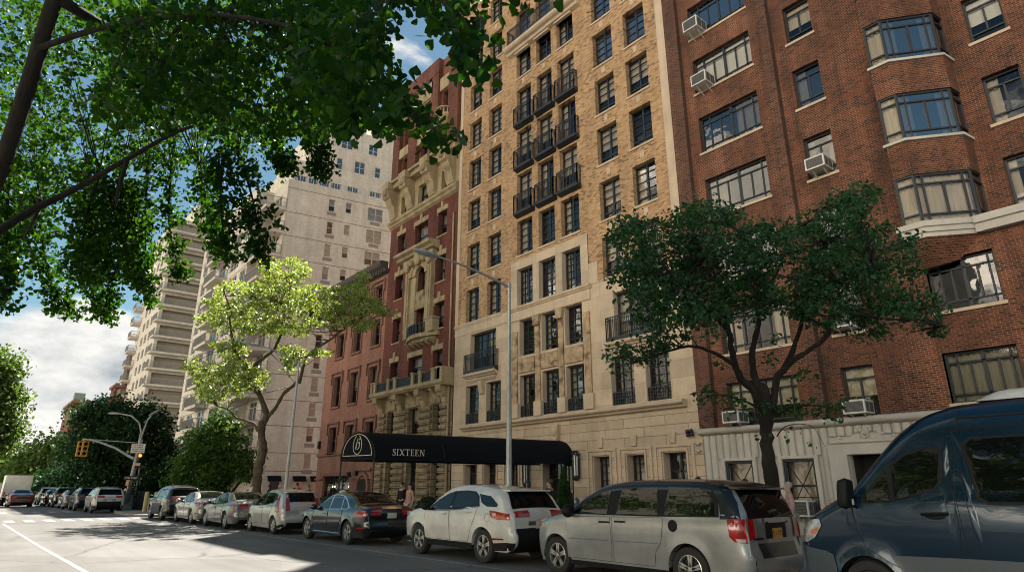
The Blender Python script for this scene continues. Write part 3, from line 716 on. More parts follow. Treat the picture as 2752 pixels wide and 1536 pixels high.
# small curved balcony
t3.part('balcony')
arc = [(-36.95+3.9*k/10, 21.5-.2-.6*sin(pi*k/10)) for k in range(11)]
t3.prism([(-36.95, 21.5)]+arc+[(-33.05, 21.5)], 'z', 10.95, 11.2); 
t3.prism([(-36.6, 21.5)]+[(-36.6+3.2*k/10, 21.5-.1-.4*sin(pi*k/10)) for k in range(11)]+[(-33.4, 21.5)], 'z', 10.7, 10.95)
t3.box(-36.95, -36.5, 21.05, 21.5, 11.2, 12.0); t3.box(-34.0, -33.15, 20.95, 21.5, 11.2, 12.05); t3.box(-34.1, -33.05, 20.9, 21.5, 12.05, 12.15)
for k in range(6): t3.part('small_bracket'); t3.prism([(21.5,10.5),(21.3,10.55),(20.95,10.72),(20.95,10.8),(21.5,10.8)], 'x', -36.5+k*.55, -36.3+k*.55)
# large balcony over the rusticated floors
t3.part('balcony')
t3.prism([(21.5,7.5),(20.75,7.52),(20.7,7.6),(20.6,7.62),(20.6,7.85),(21.5,7.85)], 'x', -40.45, -31.3)
for x in (-39.9, -37.3, -34.4, -31.95): t3.part('scroll_bracket'); scroll(t3, x-.28, x+.28, 7.52, .75, 1.1)
for x in (-38.2, -35.9, -33.2): t3.part('small_bracket'); scroll(t3, x-.16, x+.16, 7.52, .5, .5)
t3.part('balcony_post')
posts = [-40.2, -39.75, -37.9, -37.0, -34.75, -33.85, -32.35, -31.75]
for x in posts:
    w = .2 if x > -33 else .14
    t3.part('balcony_post'); t3.box(x-w, x+w, 20.62, 20.9, 7.85, 8.52); t3.box(x-w-.05, x+w+.05, 20.58, 20.94, 8.52, 8.62)
t3.box(-31.9, -31.32, 20.62, 21.5, 7.85, 8.6)
build_parts(t3, M['old_stone'], B3)
i3 = MB(); i3.part('balcony_railing')
for a, b in zip(posts[:-1], posts[1:]): railing(i3, [(a+.2, 20.74), (b-.2, 20.74)], 7.87, 8.45, step=.085, r=.014, bands=(.2, .45, .7))
i3.part('balcony_railing'); railing(i3, [(x, y+.06) for x, y in arc[1:9]], 11.22, 11.9, step=.085, r=.014, bands=(.2, .5, .8)); build_parts(i3, M['black_metal'], B3)
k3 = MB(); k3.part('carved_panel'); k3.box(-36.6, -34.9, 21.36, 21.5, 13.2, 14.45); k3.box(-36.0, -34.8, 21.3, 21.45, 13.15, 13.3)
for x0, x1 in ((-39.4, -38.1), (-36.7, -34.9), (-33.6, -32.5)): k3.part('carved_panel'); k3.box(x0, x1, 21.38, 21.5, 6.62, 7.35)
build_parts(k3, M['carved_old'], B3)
sk = MB(); sk.box(-36.4, -35.2, 21.19, 21.2, 31.0, 31.75); sk.build('glass_block_window', M['tower_glass'], B3)
dp = MB(); dp.part('drain_pipe'); dp.tube([(-31.6, 21.35, 8.7), (-31.6, 21.35, .2)], .07, 8); dp.part('drain_pipe'); dp.tube([(-31.72, 21.4, 19.0), (-31.72, 21.4, 8.6)], .06, 8); build_parts(dp, M['old_stone'], B3)
# ================================================================== low pink brownstone
B4 = thing('pink_rowhouse', 'low salmon pink brick rowhouse with dark cornice and hooded windows, shop at street level', 'building', (-45.4, 21.5, 0))
xa, xb = -50.35, -40.42
c4 = [(-48.42, 1.22), (-45.48, 1.3), (-42.32, 1.2)]
h4 = []
for (zs, hd) in ((14.6, 16.35), (11.7, 13.65), (7.75, 10.12), (4.22, 6.12)): h4 += [(x, x+w, zs, hd) for x, w in c4]
g4 = [(-48.95, -44.35, .2, 2.45), (-42.75, -41.35, .15, 1.75)]
r4 = MB(); wall(r4, P3, xa, xb, .15, 17.1, h4+g4, 0, None, .3, 1)
r4.cur = 0; r4.shell(xa, xb, 21.5, 36, 0.1, 17.5)
r4.build('brick_wall', [M['pink_brick'], M['room']], B4)
for k, (a, b, c, d) in enumerate(h4): window(B4, P3, a, c, b-a, d-c, 'hung', .28, 'glass', ['blind', 'full', 'half'][k % 3] if c > 8 else wr.choice(['half', None, 'half']), fm='black_metal', curmat='room' if c > 11 else 'curtain_grey')
t4 = MB()
for (a, b, c, d) in h4:
    t4.part('window_surround')
    t4.box(a-.15, b+.15, 21.36, 21.5, c-.16, c-.01)
    t4.box(a-.2, a-.08, 21.42, 21.5, c, d+.1); t4.box(b+.08, b+.2, 21.42, 21.5, c, d+.1); t4.box(a-.08, b+.08, 21.42, 21.5, d+.02, d+.1)
    t4.box(a-.42, b+.42, 21.34, 21.5, d+.3, d+.42); t4.box(a-.42, a-.32, 21.36, 21.5, d-.55, d+.3); t4.box(b+.32, b+.42, 21.36, 21.5, d-.55, d+.3)
t4.part('stone_band'); t4.box(xa, xb, 21.36, 21.5, 3.98, 4.16); t4.part('stone_band'); t4.box(xa, -49.0, 21.36, 21.5, 2.2, 2.32); t4.box(-44.2, xb, 21.36, 21.5, 2.2, 2.32)
t4.part('shop_lintel'); t4.box(-49.15, -44.2, 21.3, 21.5, 2.47, 2.7); t4.part('door_arch'); t4.box(-43.15, -40.95, 21.32, 21.5, 2.75, 2.9)
for k in range(12):
    a0, a1 = pi*k/12, pi*(k+1)/12
    for r0, r1, y in ((.7, .95, 21.3),): t4.prism([(-42.05+r*cos(a), 1.75+r*.95*sin(a)) for r, a in ((r0,a0),(r1,a0),(r1,a1),(r0,a1))], 'y', y, 21.5)
t4.box(-43.0, -42.76, 21.3, 21.5, .15, 1.75); t4.box(-41.34, -41.1, 21.3, 21.5, .15, 1.75)
build_parts(t4, M['pink_stone'], B4)
k4 = MB(); k4.prism([(21.5,17.05),(21.3,17.15),(21.25,17.4),(20.9,17.6),(20.8,17.75),(20.8,18.0),(21.5,18.05)], 'x', xa-.1, xb-.1)
for k in range(24): k4.box(xa+.2+k*.42, xa+.4+k*.42, 21.1, 21.5, 17.12, 17.42)
k4.build('cornice', M['dark_cornice'], B4)
d4 = MB(); d4.prism([(-42.72, .15), (-41.38, .15), (-41.38, 1.75)]+[(-42.05+.67*cos(a), 1.75+.62*sin(a)) for a in np.linspace(0.1, pi-.1, 9)]+[(-42.72, 1.75)], 'y', 21.46, 21.49); d4.build('door', M['room'], B4)
sp4 = MB(); sp4.box(-48.95, -44.35, 21.7, 21.75, .2, .5)
for x in (-48.95, -47.4, -45.9, -44.45): sp4.box(x, x+.1, 21.68, 21.76, .2, 2.45)
so = sp4.build('shop_front', M['black_metal'], B4); pg = MB(); pg.poly([(-48.9,21.72,.4),(-44.4,21.72,.4),(-44.4,21.72,2.45),(-48.9,21.72,2.45)]); pg.build('pane', M['glass'], so)
lt = MB()
for x in (-48.3, -48.1, -45.5): lt.part('hanging_lamp'); lt.ball((x, 22.1, 1.7), .08, 10, 8)
build_parts(lt, glow('shop_lamp', (1, .62, .22), 3.0), B4)
pl = MB(); pl.part('wall_box'); pl.box(-44.4, -44.15, 21.3, 21.5, 2.35, 2.7); pl.part('wall_box'); pl.box(-43.35, -43.1, 21.3, 21.5, 2.45, 2.8); pl.part('wall_box'); pl.box(-50.2, -50.0, 21.3, 21.5, 4.6, 5.2); build_parts(pl, M['black_metal'], B4)
# ================================================================== beige corner tower
B5 = thing('apartment_tower', 'beige brick apartment tower with white corner balconies and stepped terraces on top', 'building', (-66, 22, 0))
ux, uy = .179, .984; PA = slant(-65.0, 22.2, ux, uy); PF = flat(19.5); rotA = atan2(uy, ux)
hdA = [33.53, 30.72, 27.95, 25.2, 22.55, 19.95, 17.45, 15.1, 12.69, 10.1, 7.5, 4.88]
hA = []; wA = []
for k, hd in enumerate(hdA):
    for (s, w, h, kd) in ((3.86, .7, 1.5, 'hung'), (5.84, .68, 1.3, 'hung'), (8.48, 1.86, 1.66, 'hung2')):
        if kd != 'hung2' and k > 6 and s > 5: continue
        h = h if k < 7 else 1.42
        if s < 5 or k < 8: hA.append((s, s+w, hd-h, hd)); wA.append((s, hd-h, w, h, kd))
a5 = MB()
wall(a5, PA, -.8, 14, .15, 34.75, hA, 0, None, .14, 1, .4)
# street face: windows
hS = []; wS = []
zfl = [4.9, 7.5, 10.1, 12.7, 15.1, 17.5, 20.0, 22.6, 25.2, 27.95, 30.72, 33.5]
for hd in zfl:
    for (x, w) in ((-72.3, 2.0), (-76.8, 3.4), (-86.6, 2.6), (-89.8, 2.2)):
        hS.append((x, x+w, hd-1.75, hd)); wS.append((x, hd-1.75, w, 1.75))
    hS.append((-81.5, -78.6, hd-2.2, hd)); wS.append((-81.5, hd-2.2, 2.9, 2.2))
wall(a5, PF, -91, -69.9, .15, 34.75, hS, 0, None, .14, 1, .4)
PN = lambda s, d, z: (-69.9-d, 19.5+s, z)       # notch side wall, facing +x
a5.cur = 0; a5.poly([PN(0,0,.15), PN(2,0,.15), PN(2,0,34.75), PN(0,0,34.75)])
hN = [(-69.0, -66.8, hd-2.15, hd) for hd in zfl]
wall(a5, flat(21.45), -69.9, -65.1, .15, 34.75, hN, 0, None, .1, 1, .4)
a5.cur = 0
roofpoly = [(-91,19.5),(-69.9,19.5),(-69.9,21.45),PA(-.8,0,0)[:2],PA(14,0,0)[:2],PA(14,20,0)[:2],(-91,36)]
a5.prism(roofpoly, 'z', 34.74, 34.95)
back = [PA(14,0,0)[:2], PA(14,20,0)[:2], (-91,36), (-91,19.5)]
for p, q in zip(back[:-1], back[1:]): a5.poly([(*p,.15),(*q,.15),(*q,34.75),(*p,34.75)])
# stepped terraces
def tier(s0, d0, z0, z1, wins, xl):
    e = [PA(s0, d0, 0)[:2], PA(13.5, d0, 0)[:2], PA(13.5, 14, 0)[:2], (xl, 34), (xl, PA(s0, d0, 0)[1])]
    hh = [(s, s+w, zz, zz+h) for (s, zz, w, h, kd) in wins]
    Pt = lambda s, d, z: PA(s, d+d0, z)
    wall(a5, Pt, s0, 13.5, z0, z1, hh, 0, None, .12, 1, .3)
    a5.cur = 0
    for p, q in zip(e[1:], e[2:]+e[:1]): a5.poly([(*p,z0),(*q,z0),(*q,z1),(*p,z1)])
    a5.poly([(*p, z1) for p in e])
    for (s, zz, w, h, kd) in wins: window(B5, Pt, s, zz, w, h, kd, .1, 'tower_glass', fm='beige_metal', rot=rotA)
tier(-.2, 1.0, 34.75, 38.1, [(0.2,35.0,1.1,1.2,'plain'),(1.5,35.0,1.1,1.2,'plain'),(2.8,35.0,1.1,1.2,'plain'),(4.1,35.0,1.2,1.2,'plain'),(6.0,34.9,1.4,1.3,'hung2'),(8.85,34.9,1.4,1.3,'hung2'),(11.5,34.9,1.2,1.3,'hung2')], -80)
tier(1.4, 2.2, 38.1, 41.8, [(4.8,38.8,.7,1.5,'hung'),(7.0,38.8,1.3,1.6,'hung2'),(9.6,38.8,.7,1.4,'hung'),(2.3,38.8,.8,1.5,'hung')], -78)
tier(2.6, 3.3, 41.8, 45.2, [(5.4,42.2,1.45,1.7,'hung2'),(8.9,42.2,1.2,1.7,'hung2')], -76)
tier(9.6, 5.0, 45.2, 48.5, [], -70)
a5.cur = 2
for k, z in enumerate([33.9, 30.95, 28.13, 25.46, 22.8, 20.2, 17.7, 15.35, 12.8, 10.2, 7.6, 4.95, 3.2]):
    a5.pbox(PA, -.8, 14, -.012, .03, z-.035, z+.035); a5.pbox(PF, -91, -69.9, -.012, .03, z-.035, z+.035)
a5.build('brick_wall', [M['cream_brick'], M['room'], plain('tower_joint', (.16,.135,.11), .9)], B5)
vm = MB()
for (s, z, w, h, kd) in wA:
    if s != 5.84: vm.part('vent_panel'); vm.pbox(PA, s+(-.12 if w < 1 else .35), s+w+(.2 if w < 1 else -.35), -.03, .02, z-.52, z-.12)
build_parts(vm, plain('vent', (.24,.21,.18), .8), B5)
tint = ['blind', 'half', None, 'blind', 'half', 'half']
for k, (s, z, w, h, kd) in enumerate(wA): window(B5, PA, s, z, w, h, kd, .1, 'glass', tint[wr.randrange(6)], fm='beige_metal', rot=rotA, curmat='blind')
for k, (x, z, w, h) in enumerate(wS): window(B5, PF, x, z, w, h, 'slide3' if w < 2.8 or h < 2 else 'door2', .1, 'tower_glass', fm='beige_metal')
for (a, b, c, d) in hN: window(B5, flat(21.45), a, c, b-a, d-c, 'door2', .08, 'tower_glass', fm='beige_metal')
M['tower_rail'] = plain('tower_rail', (.27,.25,.22), .5)
def balcony(parent, poly, z, hr=1.05, th=.32, op=4):
    """slab with a glazed metal rail along its open edges (first to last point)"""
    mb = MB(); mb.prism(poly, 'z', z, z+th)
    o = mb.build('balcony', M['balcony_white'], parent)
    rl = MB(); mbp = poly[:op]; railing(rl, mbp, z+th, z+th+hr, step=.115, r=.011, top=.045)
    for p in mbp: rl.box(p[0]-.035, p[0]+.035, p[1]-.035, p[1]+.035, z+th, z+th+hr)
    for p, q in zip(mbp[:-1], mbp[1:]):
        L = sqrt((q[0]-p[0])**2+(q[1]-p[1])**2); n = max(1, round(L/1.3))
        for i in range(1, n): x, y = p[0]+(q[0]-p[0])*i/n, p[1]+(q[1]-p[1])*i/n; rl.box(x-.03, x+.03, y-.03, y+.03, z+th, z+th+hr)
    rl.build('railing', M['tower_rail'], o)
for hd in zfl:
    z = hd-2.42
    if z < 2.4: continue
    balcony(B5, [(-69.9,19.36),(-65.5,19.36),(-65.1,21.44),(-69.88,21.44)], z, op=3)
    balcony(B5, [(-82.6,19.48),(-82.6,18.15),(-77.6,18.15),(-77.6,19.48)], z)
tr = MB()
rail_along(tr, PA, -.8, 14, .1, 34.95, 35.75, step=.3, r=.012, top=.04); rail_along(tr, PF, -80, -69.9, .1, 34.95, 35.75, step=.3, r=.012, top=.04)
tr.build('terrace_railing', M['white_metal'], B5)
aw = MB()
for s in (0.5, 2.9, 4.6): aw.part('awning'); aw.add([PA(s,0,2.75),PA(s+1.3,0,2.75),PA(s+1.3,-.7,2.3),PA(s,-.7,2.3),PA(s,-.7,2.2),PA(s+1.3,-.7,2.2)], [(0,1,2,3),(3,2,5,4)])
build_parts(aw, M['canvas'], B5)
gm = MB()
for s in (.8, 3.1, 4.9): gm.part('ground_floor_window'); gm.pbox(PA, s, s+.9, -.02, .02, .9, 2.2)
build_parts(gm, M['tower_glass'], B5)
# ================================================================== farther slab with rows of balconies
B6 = thing('apartment_block', 'beige balcony tower farther down the street, rows of white balconies down its corner', 'building', (-125, 24, 0))
X6 = -121.0; P6 = lambda s, d, z: (X6-d, 20.2+s, z)
z6 = [4.0+2.79*k for k in range(16)]
h6 = []; w6 = []
for k, z in enumerate(z6):
    h6 += [(.5, 6.7, z+.3, z+2.42), (8.6, 9.8, z+.9, z+2.2), (11.2, 12.6, z+.9, z+2.2)]
    w6 += [(8.6, z+.9, 1.2, 1.3, 'hung'), (11.2, z+.9, 1.4, 1.3, 'slide3')]
a6 = MB(); wall(a6, P6, 0, 18, .1, 49, h6, 0, None, .12, 2, 1.1)
hs6 = []; ws6 = []
for z in z6:
    for x in (-124.2, -127.6, -131.0, -134.4): hs6.append((x, x+2.0, z+.6, z+2.2)); ws6.append((x, z+.6, 2.0, 1.6))
wall(a6, flat(20.2), -140, X6, .1, 49, hs6, 0, None, .12, 1, .3)
a6.cur = 0; a6.poly([(-140,20.2,49),(X6,20.2,49),(X6,38,49),(-140,38,49)]); a6.poly([(-140,20.2,.1),(-140,38,.1),(-140,38,49),(-140,20.2,49)])
a6.box(-136, -124, 24, 36, 49, 54); a6.poly([(X6,38.2,.1),(-140,38.2,.1),(-140,38.2,49),(X6,38.2,49)])
a6.build('brick_wall', [M['cream_brick'], M['room'], plain('recess_shade', (.36,.31,.255), .9)], B6)  # recess backs coloured browner than the brick, standing in for balcony shade
for (s, z, w, h, kd) in w6: window(B6, P6, s, z, w, h, kd, .1, 'tower_glass', fm='beige_metal', rot=pi/2)
for (x, z, w, h) in ws6: window(B6, flat(20.2), x, z, w, h, 'slide3', .1, 'tower_glass', fm='beige_metal')
for k, z in enumerate(z6):
    balcony(B6, [(X6-.6, 19.6), (X6+1.6, 19.6), (X6+1.6, 27.4), (X6, 27.4)], z-.05)
    if k < 12: balcony(B6, [(-140.0, 20.2), (-140.0, 18.8), (-137.2, 18.8), (-137.2, 20.2)], z-.05)
# ================================================================== roofs far down the street
def far_house(name, label, x0, x1, y0, y1, h, mat, wcols, seed, turret=None):
    r = random.Random(seed); b = thing(name, label, 'building', ((x0+x1)/2, (y0+y1)/2, 0)); m = MB()
    Pf = flat(y0); Px = lambda s, d, z: (x1-d, s, z); hx = []
    for z in np.arange(3, h-2, 3.1):
        for k in range(wcols): s = y0+1.2+k*(y1-y0-2)/wcols; hx.append((s, s+1.1, z, z+1.7))
    wall(m, Px, y0, y1, 0, h, hx, 0, None, .15, 1, .2); m.cur = 0
    m.poly([(x0,y0,0),(x1,y0,0),(x1,y0,h),(x0,y0,h)]); m.poly([(x0,y0,h),(x1,y0,h),(x1,y1,h),(x0,y1,h)]); m.poly([(x0,y1,0),(x0,y1,h),(x1,y1,h),(x1,y1,0)])
    m.poly([(x0,y0,0),(x0,y0,h),(x0,y1,h),(x0,y1,0)])
    m.build('wall', [mat, M['tower_glass']], b)
    c = MB(); c.box(x0-.3, x1+.35, y0-.35, y1+.2, h, h+.5); 
    for k in range(4): c.box(x1-1.2, x1-.2, y0+k*2.2, y0+k*2.2+.7, h+.5, h+.9)
    c.build('cornice', M['pink_stone'], b)
    q = MB()
    if turret == 'tank': 
        q.box((x0+x1)/2-2, (x0+x1)/2+2, y0+1.5, y0+6, h+.5, h+7.0); q.box((x0+x1)/2-.8, (x0+x1)/2+.8, y0+2.5, y0+4.5, h+7.0, h+9)
    elif turret == 'mansard': q.prism([(y0, h+.5), (y0+.8, h+4), (y1-.8, h+4), (y1, h+.5)], 'x', x0, x1)
    else: q.box(x0+2, x0+4.5, y0+1, y0+3, h+.5, h+3.5)
    q.build('roof', M['dark_cornice'] if turret == 'tank' else plain('copper', (.16,.24,.22), .7), b)
    return b
far_house('brownstone', 'far brick building with crenellated top beyond the street trees', -176, -160, 14, 26, 18.5, M['rust_brick'], 3, 1)
far_house('mansard_house', 'far building with greenish mansard roof beyond the street trees', -158, -146, 16, 27, 14.5, M['pink_brick'], 3, 2, 'mansard')
far_house('corner_house', 'far dark building with roof tower rising above the large tree', -146, -141.5, 18.5, 27, 20.0, M['rust_brick'], 2, 3, 'tank')
def opposite():
    b = thing('apartment_house', 'sunlit beige apartment house across the road, mirrored in the wide brown brick block windows', 'building', (-38, -26, 0)); m = MB(); hx = []
    Pq = lambda s, d, z: (-18-s, -26-d, z)
    for z in np.arange(3, 42, 3.2):
        for k in range(10): hx.append((1.2+k*4, 3.2+k*4, z, z+1.8))
    wall(m, Pq, 0, 42, 0, 44, hx, 0, None, .2, 1, .3); m.cur = 0; m.shell(-60, -18, -40, -26.01, 0, 44); m.poly([(-60,-40,0),(-18,-40,0),(-18,-40,44),(-60,-40,44)])
    m.box(-44, -40, -34, -30, 44, 50); m.build('wall', [M['cream_brick'], M['tower_glass']], b)
opposite()
# ================================================================== ground
def tex_asphalt():
    t = NT('asphalt'); p = t.pos()
    n1 = t.noise(p, .25, 6, .6); n2 = t.noise(p, 160, 3, .7); n3 = t.noise(t.stretch(p, .08, .9, 1), 1.0, 5, .6)
    c = t.ramp(n1, [(.3, (.095,.093,.09)), (.7, (.18,.174,.165))])
    c = t.mix(.35, c, t.ramp(n2, [(.3, (.03,.03,.03)), (.75, (.32,.31,.29))]))
    c = t.mix(1.0, c, t.ramp(n3, [(.35, (.78,)*3), (.6, (1.08,)*3)]), 'MULTIPLY')
    v = t.n('TexVoronoi', Scale=.23); v.feature = 'DISTANCE_TO_EDGE'
    nv = t.n('TexNoise', Scale=1.2, Detail=5.0); t.l(p, nv.inputs['Vector']); t.l(t.mix(.25, p, nv.outputs[1]), v.inputs['Vector'])
    msk = t.ramp(t.noise(p, .2, 3), [(.44, (0,0,0)), (.56, (1,1,1))])
    pt_ = t.n('TexVoronoi', Scale=.11); t.l(p, pt_.inputs['Vector']); pf = t.ramp(t.n('SeparateColor').outputs[0], [(0,(1,1,1)),(1,(1,1,1))]) if False else None
    sc_ = t.n('SeparateColor'); t.l(pt_.outputs['Color'], sc_.inputs[0]); c = t.mix(1.0, c, t.ramp(sc_.outputs[0], [(.3, (.86,)*3), (.8, (1.06,)*3)]), 'MULTIPLY')
    cr = t.ramp(v.outputs['Distance'], [(.0, (1,1,1)), (.013, (0,0,0))])
    c = t.mix(t.math('MULTIPLY', t.math('MULTIPLY', cr, msk), .75), c, (.03,.03,.03))
    sp = t.n('SeparateXYZ'); t.l(p, sp.inputs[0])
    oil = t.ramp(t.math('ABSOLUTE', t.math('SUBTRACT', sp.outputs[1], t.math('ADD', 10.2, t.math('MULTIPLY', n1, .5)))), [(.2, (1,1,1)), (1.3, (0,0,0))])
    c = t.mix(t.math('MULTIPLY', oil, .4), c, (.05,.048,.045))
    return t.fin(c, .82, 0, t.bump(t.math('ADD', n2, t.math('MULTIPLY', n1, .5)), .35, .01))
M['asphalt'] = tex_asphalt()
g = MB(); g.poly([(-400,-60,0),(120,-60,0),(120,90,0),(-400,90,0)]); tag(g.build('road', M['asphalt'], at=(0,0,0)), kind='structure')
far = MB(); far.poly([(-2500,-1500,-.6),(1500,-1500,-.6),(1500,1500,-.6),(-2500,1500,-.6)]); tag(far.build('ground', plain('earth', (.14,.13,.11), .9, scale=.02), at=(0,0,-.6)), kind='structure')
def paving():
    t = NT('paving'); p = t.pos(); b = t.n('TexBrick', Scale=1.0); b.offset = 0.0
    b.inputs['Brick Width'].default_value = 1.5; b.inputs['Row Height'].default_value = 1.5; b.inputs['Mortar Size'].default_value = .012
    b.inputs['Color1'].default_value = (.25,.24,.22,1); b.inputs['Color2'].default_value = (.33,.315,.29,1); b.inputs['Mortar'].default_value = (.09,.085,.08,1)
    t.l(p, b.inputs['Vector']); c = t.mix(1.0, b.outputs[0], t.ramp(t.noise(p, .8, 6, .7), [(.3,(.7,)*3),(.7,(1.05,)*3)]), 'MULTIPLY')
    return t.fin(c, .85, 0, t.bump(t.noise(p, 60, 4), .2, .01))
M['paving'] = paving()
pv = MB(); pv.box(-140, 60, 11.3, 40, -.1, .15); tag(pv.build('pavement', M['paving'], at=(-40,11.3,0)), kind='structure')
bo = MB(); bo.prism([(-50.6,11.3),(-52.3,8.6),(-50.4,7.9),(-43.6,7.75),(-42.4,8.6),(-41.8,11.3)], 'z', -.1, .154); tag(bo.build('curb_extension', M['paving'], at=(-46,9.5,0)), kind='structure')
kb = MB(); kb.box(-140, 60, 11.15, 11.298, -.1, .146); tag(kb.build('kerb', M['concrete'], at=(-40,11.2,0)), kind='structure')
pn = MB(); pn.box(-400, 60, -30, -2.6, -.1, .15); tag(pn.build('park_pavement', M['paving'], at=(-100,-10,0)), kind='structure')
def road_paint():
    t = NT('road_paint'); p = t.pos(); n = t.noise(p, 9, 6, .75)
    c = t.ramp(n, [(.43, (.17,.165,.155)), (.62, (.50,.48,.45))]); return t.fin(c, .75)
M['road_paint'] = road_paint()
def strip(name, pts, w, z=.004):
    m = MB()
    for (xa_, ya_), (xb_, yb_) in zip(pts[:-1], pts[1:]):
        L = sqrt((xb_-xa_)**2+(yb_-ya_)**2); nx, ny = -(yb_-ya_)/L*w/2, (xb_-xa_)/L*w/2
        m.poly([(xa_-nx,ya_-ny,z),(xb_-nx,yb_-ny,z),(xb_+nx,yb_+ny,z),(xa_+nx,ya_+ny,z)])
    return m
def rd(name, m): tag(m.build(name, M['road_paint'], at=(0,0,0)), kind='structure')
rd('lane_line', strip('', [(-39.4,1.72),(-24,1.98),(-10,2.35)], .11)); rd('parking_line', strip('', [(-39.0,7.9),(-24.3,8.45),(-10.3,8.88),(-2,9.05)], .09))
cw = MB()
for k in range(9):
    y = 1.0+k*.82; cw.poly([(-43.0,y,.004),(-40.3,y,.004),(-40.3,y+.42,.004),(-43.0,y+.42,.004)])
rd('crosswalk', cw)
c2 = MB()
for k in range(8):
    y = -.6+k*.9; c2.poly([(-57.5,y,.004),(-54.4,y,.004),(-54.4,y+.42,.004),(-57.5,y+.42,.004)])
rd('far_crosswalk', c2)
# ================================================================== canopy
CN = thing('entrance_canopy', 'long black barrel canopy lettered SIXTEEN reaching from the door to the kerb', 'canopy', (-22.35, 21.4, 0.15))
def canopy():
    a = np.array([-23.92, 11.85]); b = np.array([-22.25, 21.38]); dirv = (b-a)/np.linalg.norm(b-a); nrm = np.array([.970, .243]); L = np.linalg.norm(b-a)
    R = 1.02; zb = 2.66; prof = []
    for k in range(25):
        t = pi*k/24; prof.append((R*cos(t), zb+.10+1.0*sin(t)))
    prof = [(R, zb-.02)] + prof + [(-R, zb-.02)]
    def pt(l, s, z): q = a+dirv*l+nrm*s; return (q[0], q[1], z)
    m = MB(); m.grid([[pt(l, s, z - .012*sin(pi*((l/1.55) % 1.0))*(1 if abs(s) < .95 else .3)) for s, z in prof] for l in np.linspace(0, L, 49)])
    m.poly([pt(0, s, z) for s, z in prof])
    cv_ = m.build('canopy_cloth', M['canvas'], CN, smooth=True, angle=60)
    fr = MB()
    for s in (R-.03, -R+.03): fr.tube([pt(.02, s, .15), pt(.02, s, zb)], .035, 8); fr.tube([pt(0.02, s, zb+.0), pt(L, s, zb+.0)], .03, 6)
    for l in (.02, 3, 6): fr.tube([pt(l, s, z-.03) for s, z in prof[1:-1]], .02, 5)
    fr.tube([pt(6.2, R-.03, .15), pt(6.2, R-.03, zb)], .03, 8); fr.tube([pt(6.2, -R+.03, .15), pt(6.2, -R+.03, zb)], .03, 8)
    fr.build('frame', M['black_metal'], CN)
    lg = MB(); e = -.012
    arc = [pt(e, .86*cos(t), zb+.17+.84*sin(t)) for t in np.linspace(0, pi, 25)]; lg.tube(arc+[arc[0]], .014, 5)
    lg.tube([pt(e, -.005+.25*cos(t)-.03*cos(t)*sin(t), zb+.60+.37*sin(t)) for t in np.linspace(radians(112), radians(428), 34)], .013, 5)
    lg.tube([pt(e, x, zb+z) for x, z in ((-.08,.40),(-.085,.48),(-.06,.60),(-.03,.74),(.0,.85))], [.012,.026,.022,.015,.008], 6)
    lg.tube([pt(e, x, zb+z) for x, z in ((.05,.64),(.04,.69),(.08,.71),(.115,.67),(.12,.58),(.09,.48),(.0,.40))], [.012,.014,.016,.018,.016,.014,.01], 6)
    lg.tube([pt(e, .10+.035*cos(t), zb+.81+.028*sin(t)) for t in np.linspace(0, 6.3, 11)], .011, 5)
    lg.build('logo', M['cream_paint'], CN)
    lt = MB(); ox = .72; hgt = .25
    def L2(pts): lt.poly([pt(ox+x*hgt, R+.012, zb+.17+z*hgt) for x, z in pts])
    def bar(x0, z0, x1, z1): L2([(x0,z0),(x1,z0),(x1,z1),(x0,z1)])
    def serif(x, z, w=.34): bar(x-w/2, z, x+w/2, z+.05)
    for ch in 'SIXTEEN':
        if ch == 'I': bar(.1,0,.24,1); serif(.17,0); serif(.17,.95); adv = .38
        elif ch == 'T': bar(.31,0,.45,1); serif(.38,0,.4); bar(0,.93,.76,1); bar(0,.76,.05,1); bar(.71,.76,.76,1); adv = .8
        elif ch == 'E': bar(.08,0,.22,1); bar(0,0,.6,.06); bar(0,.94,.58,1); bar(.22,.48,.44,.54); bar(.42,.38,.46,.64); bar(.55,0,.6,.24); bar(.53,.78,.58,1); adv = .68
        elif ch == 'N': bar(.12,0,.19,1); bar(.74,0,.81,1); L2([(.08,1),(.26,1),(.81,0),(.68,0)]); serif(.15,0,.3); serif(.77,.95,.3); bar(0,.95,.2,1); adv = .98
        elif ch == 'X': L2([(.06,1),(.25,1),(.82,0),(.63,0)]); L2([(.70,1),(.78,1),(.2,0),(.1,0)]); serif(.14,0,.3); serif(.74,0,.3); serif(.15,.95,.3); serif(.74,.95,.3); adv = .92
        else:
            C_ = [(.48,.8),(.42,.93),(.28,.98),(.13,.9),(.1,.76),(.18,.62),(.36,.5),(.48,.38),(.5,.22),(.42,.07),(.26,.02),(.12,.08),(.05,.24)]; W_ = [.03,.03,.035,.055,.07,.075,.085,.075,.065,.05,.035,.03,.03]
            for i in range(len(C_)-1):
                (x0, z0), (x1, z1) = C_[i], C_[i+1]; dl = sqrt((x1-x0)**2+(z1-z0)**2); nx, nz = -(z1-z0)/dl, (x1-x0)/dl; w0, w1 = W_[i], W_[i+1]
                L2([(x0-nx*w0,z0-nz*w0),(x1-nx*w1,z1-nz*w1),(x1+nx*w1,z1+nz*w1),(x0+nx*w0,z0+nz*w0)])
            bar(.46,.72,.5,1); bar(.03,0,.07,.28); adv = .6
        ox += (adv+.09)*hgt
    lt.build('lettering', M['cream_paint'], CN)
canopy()
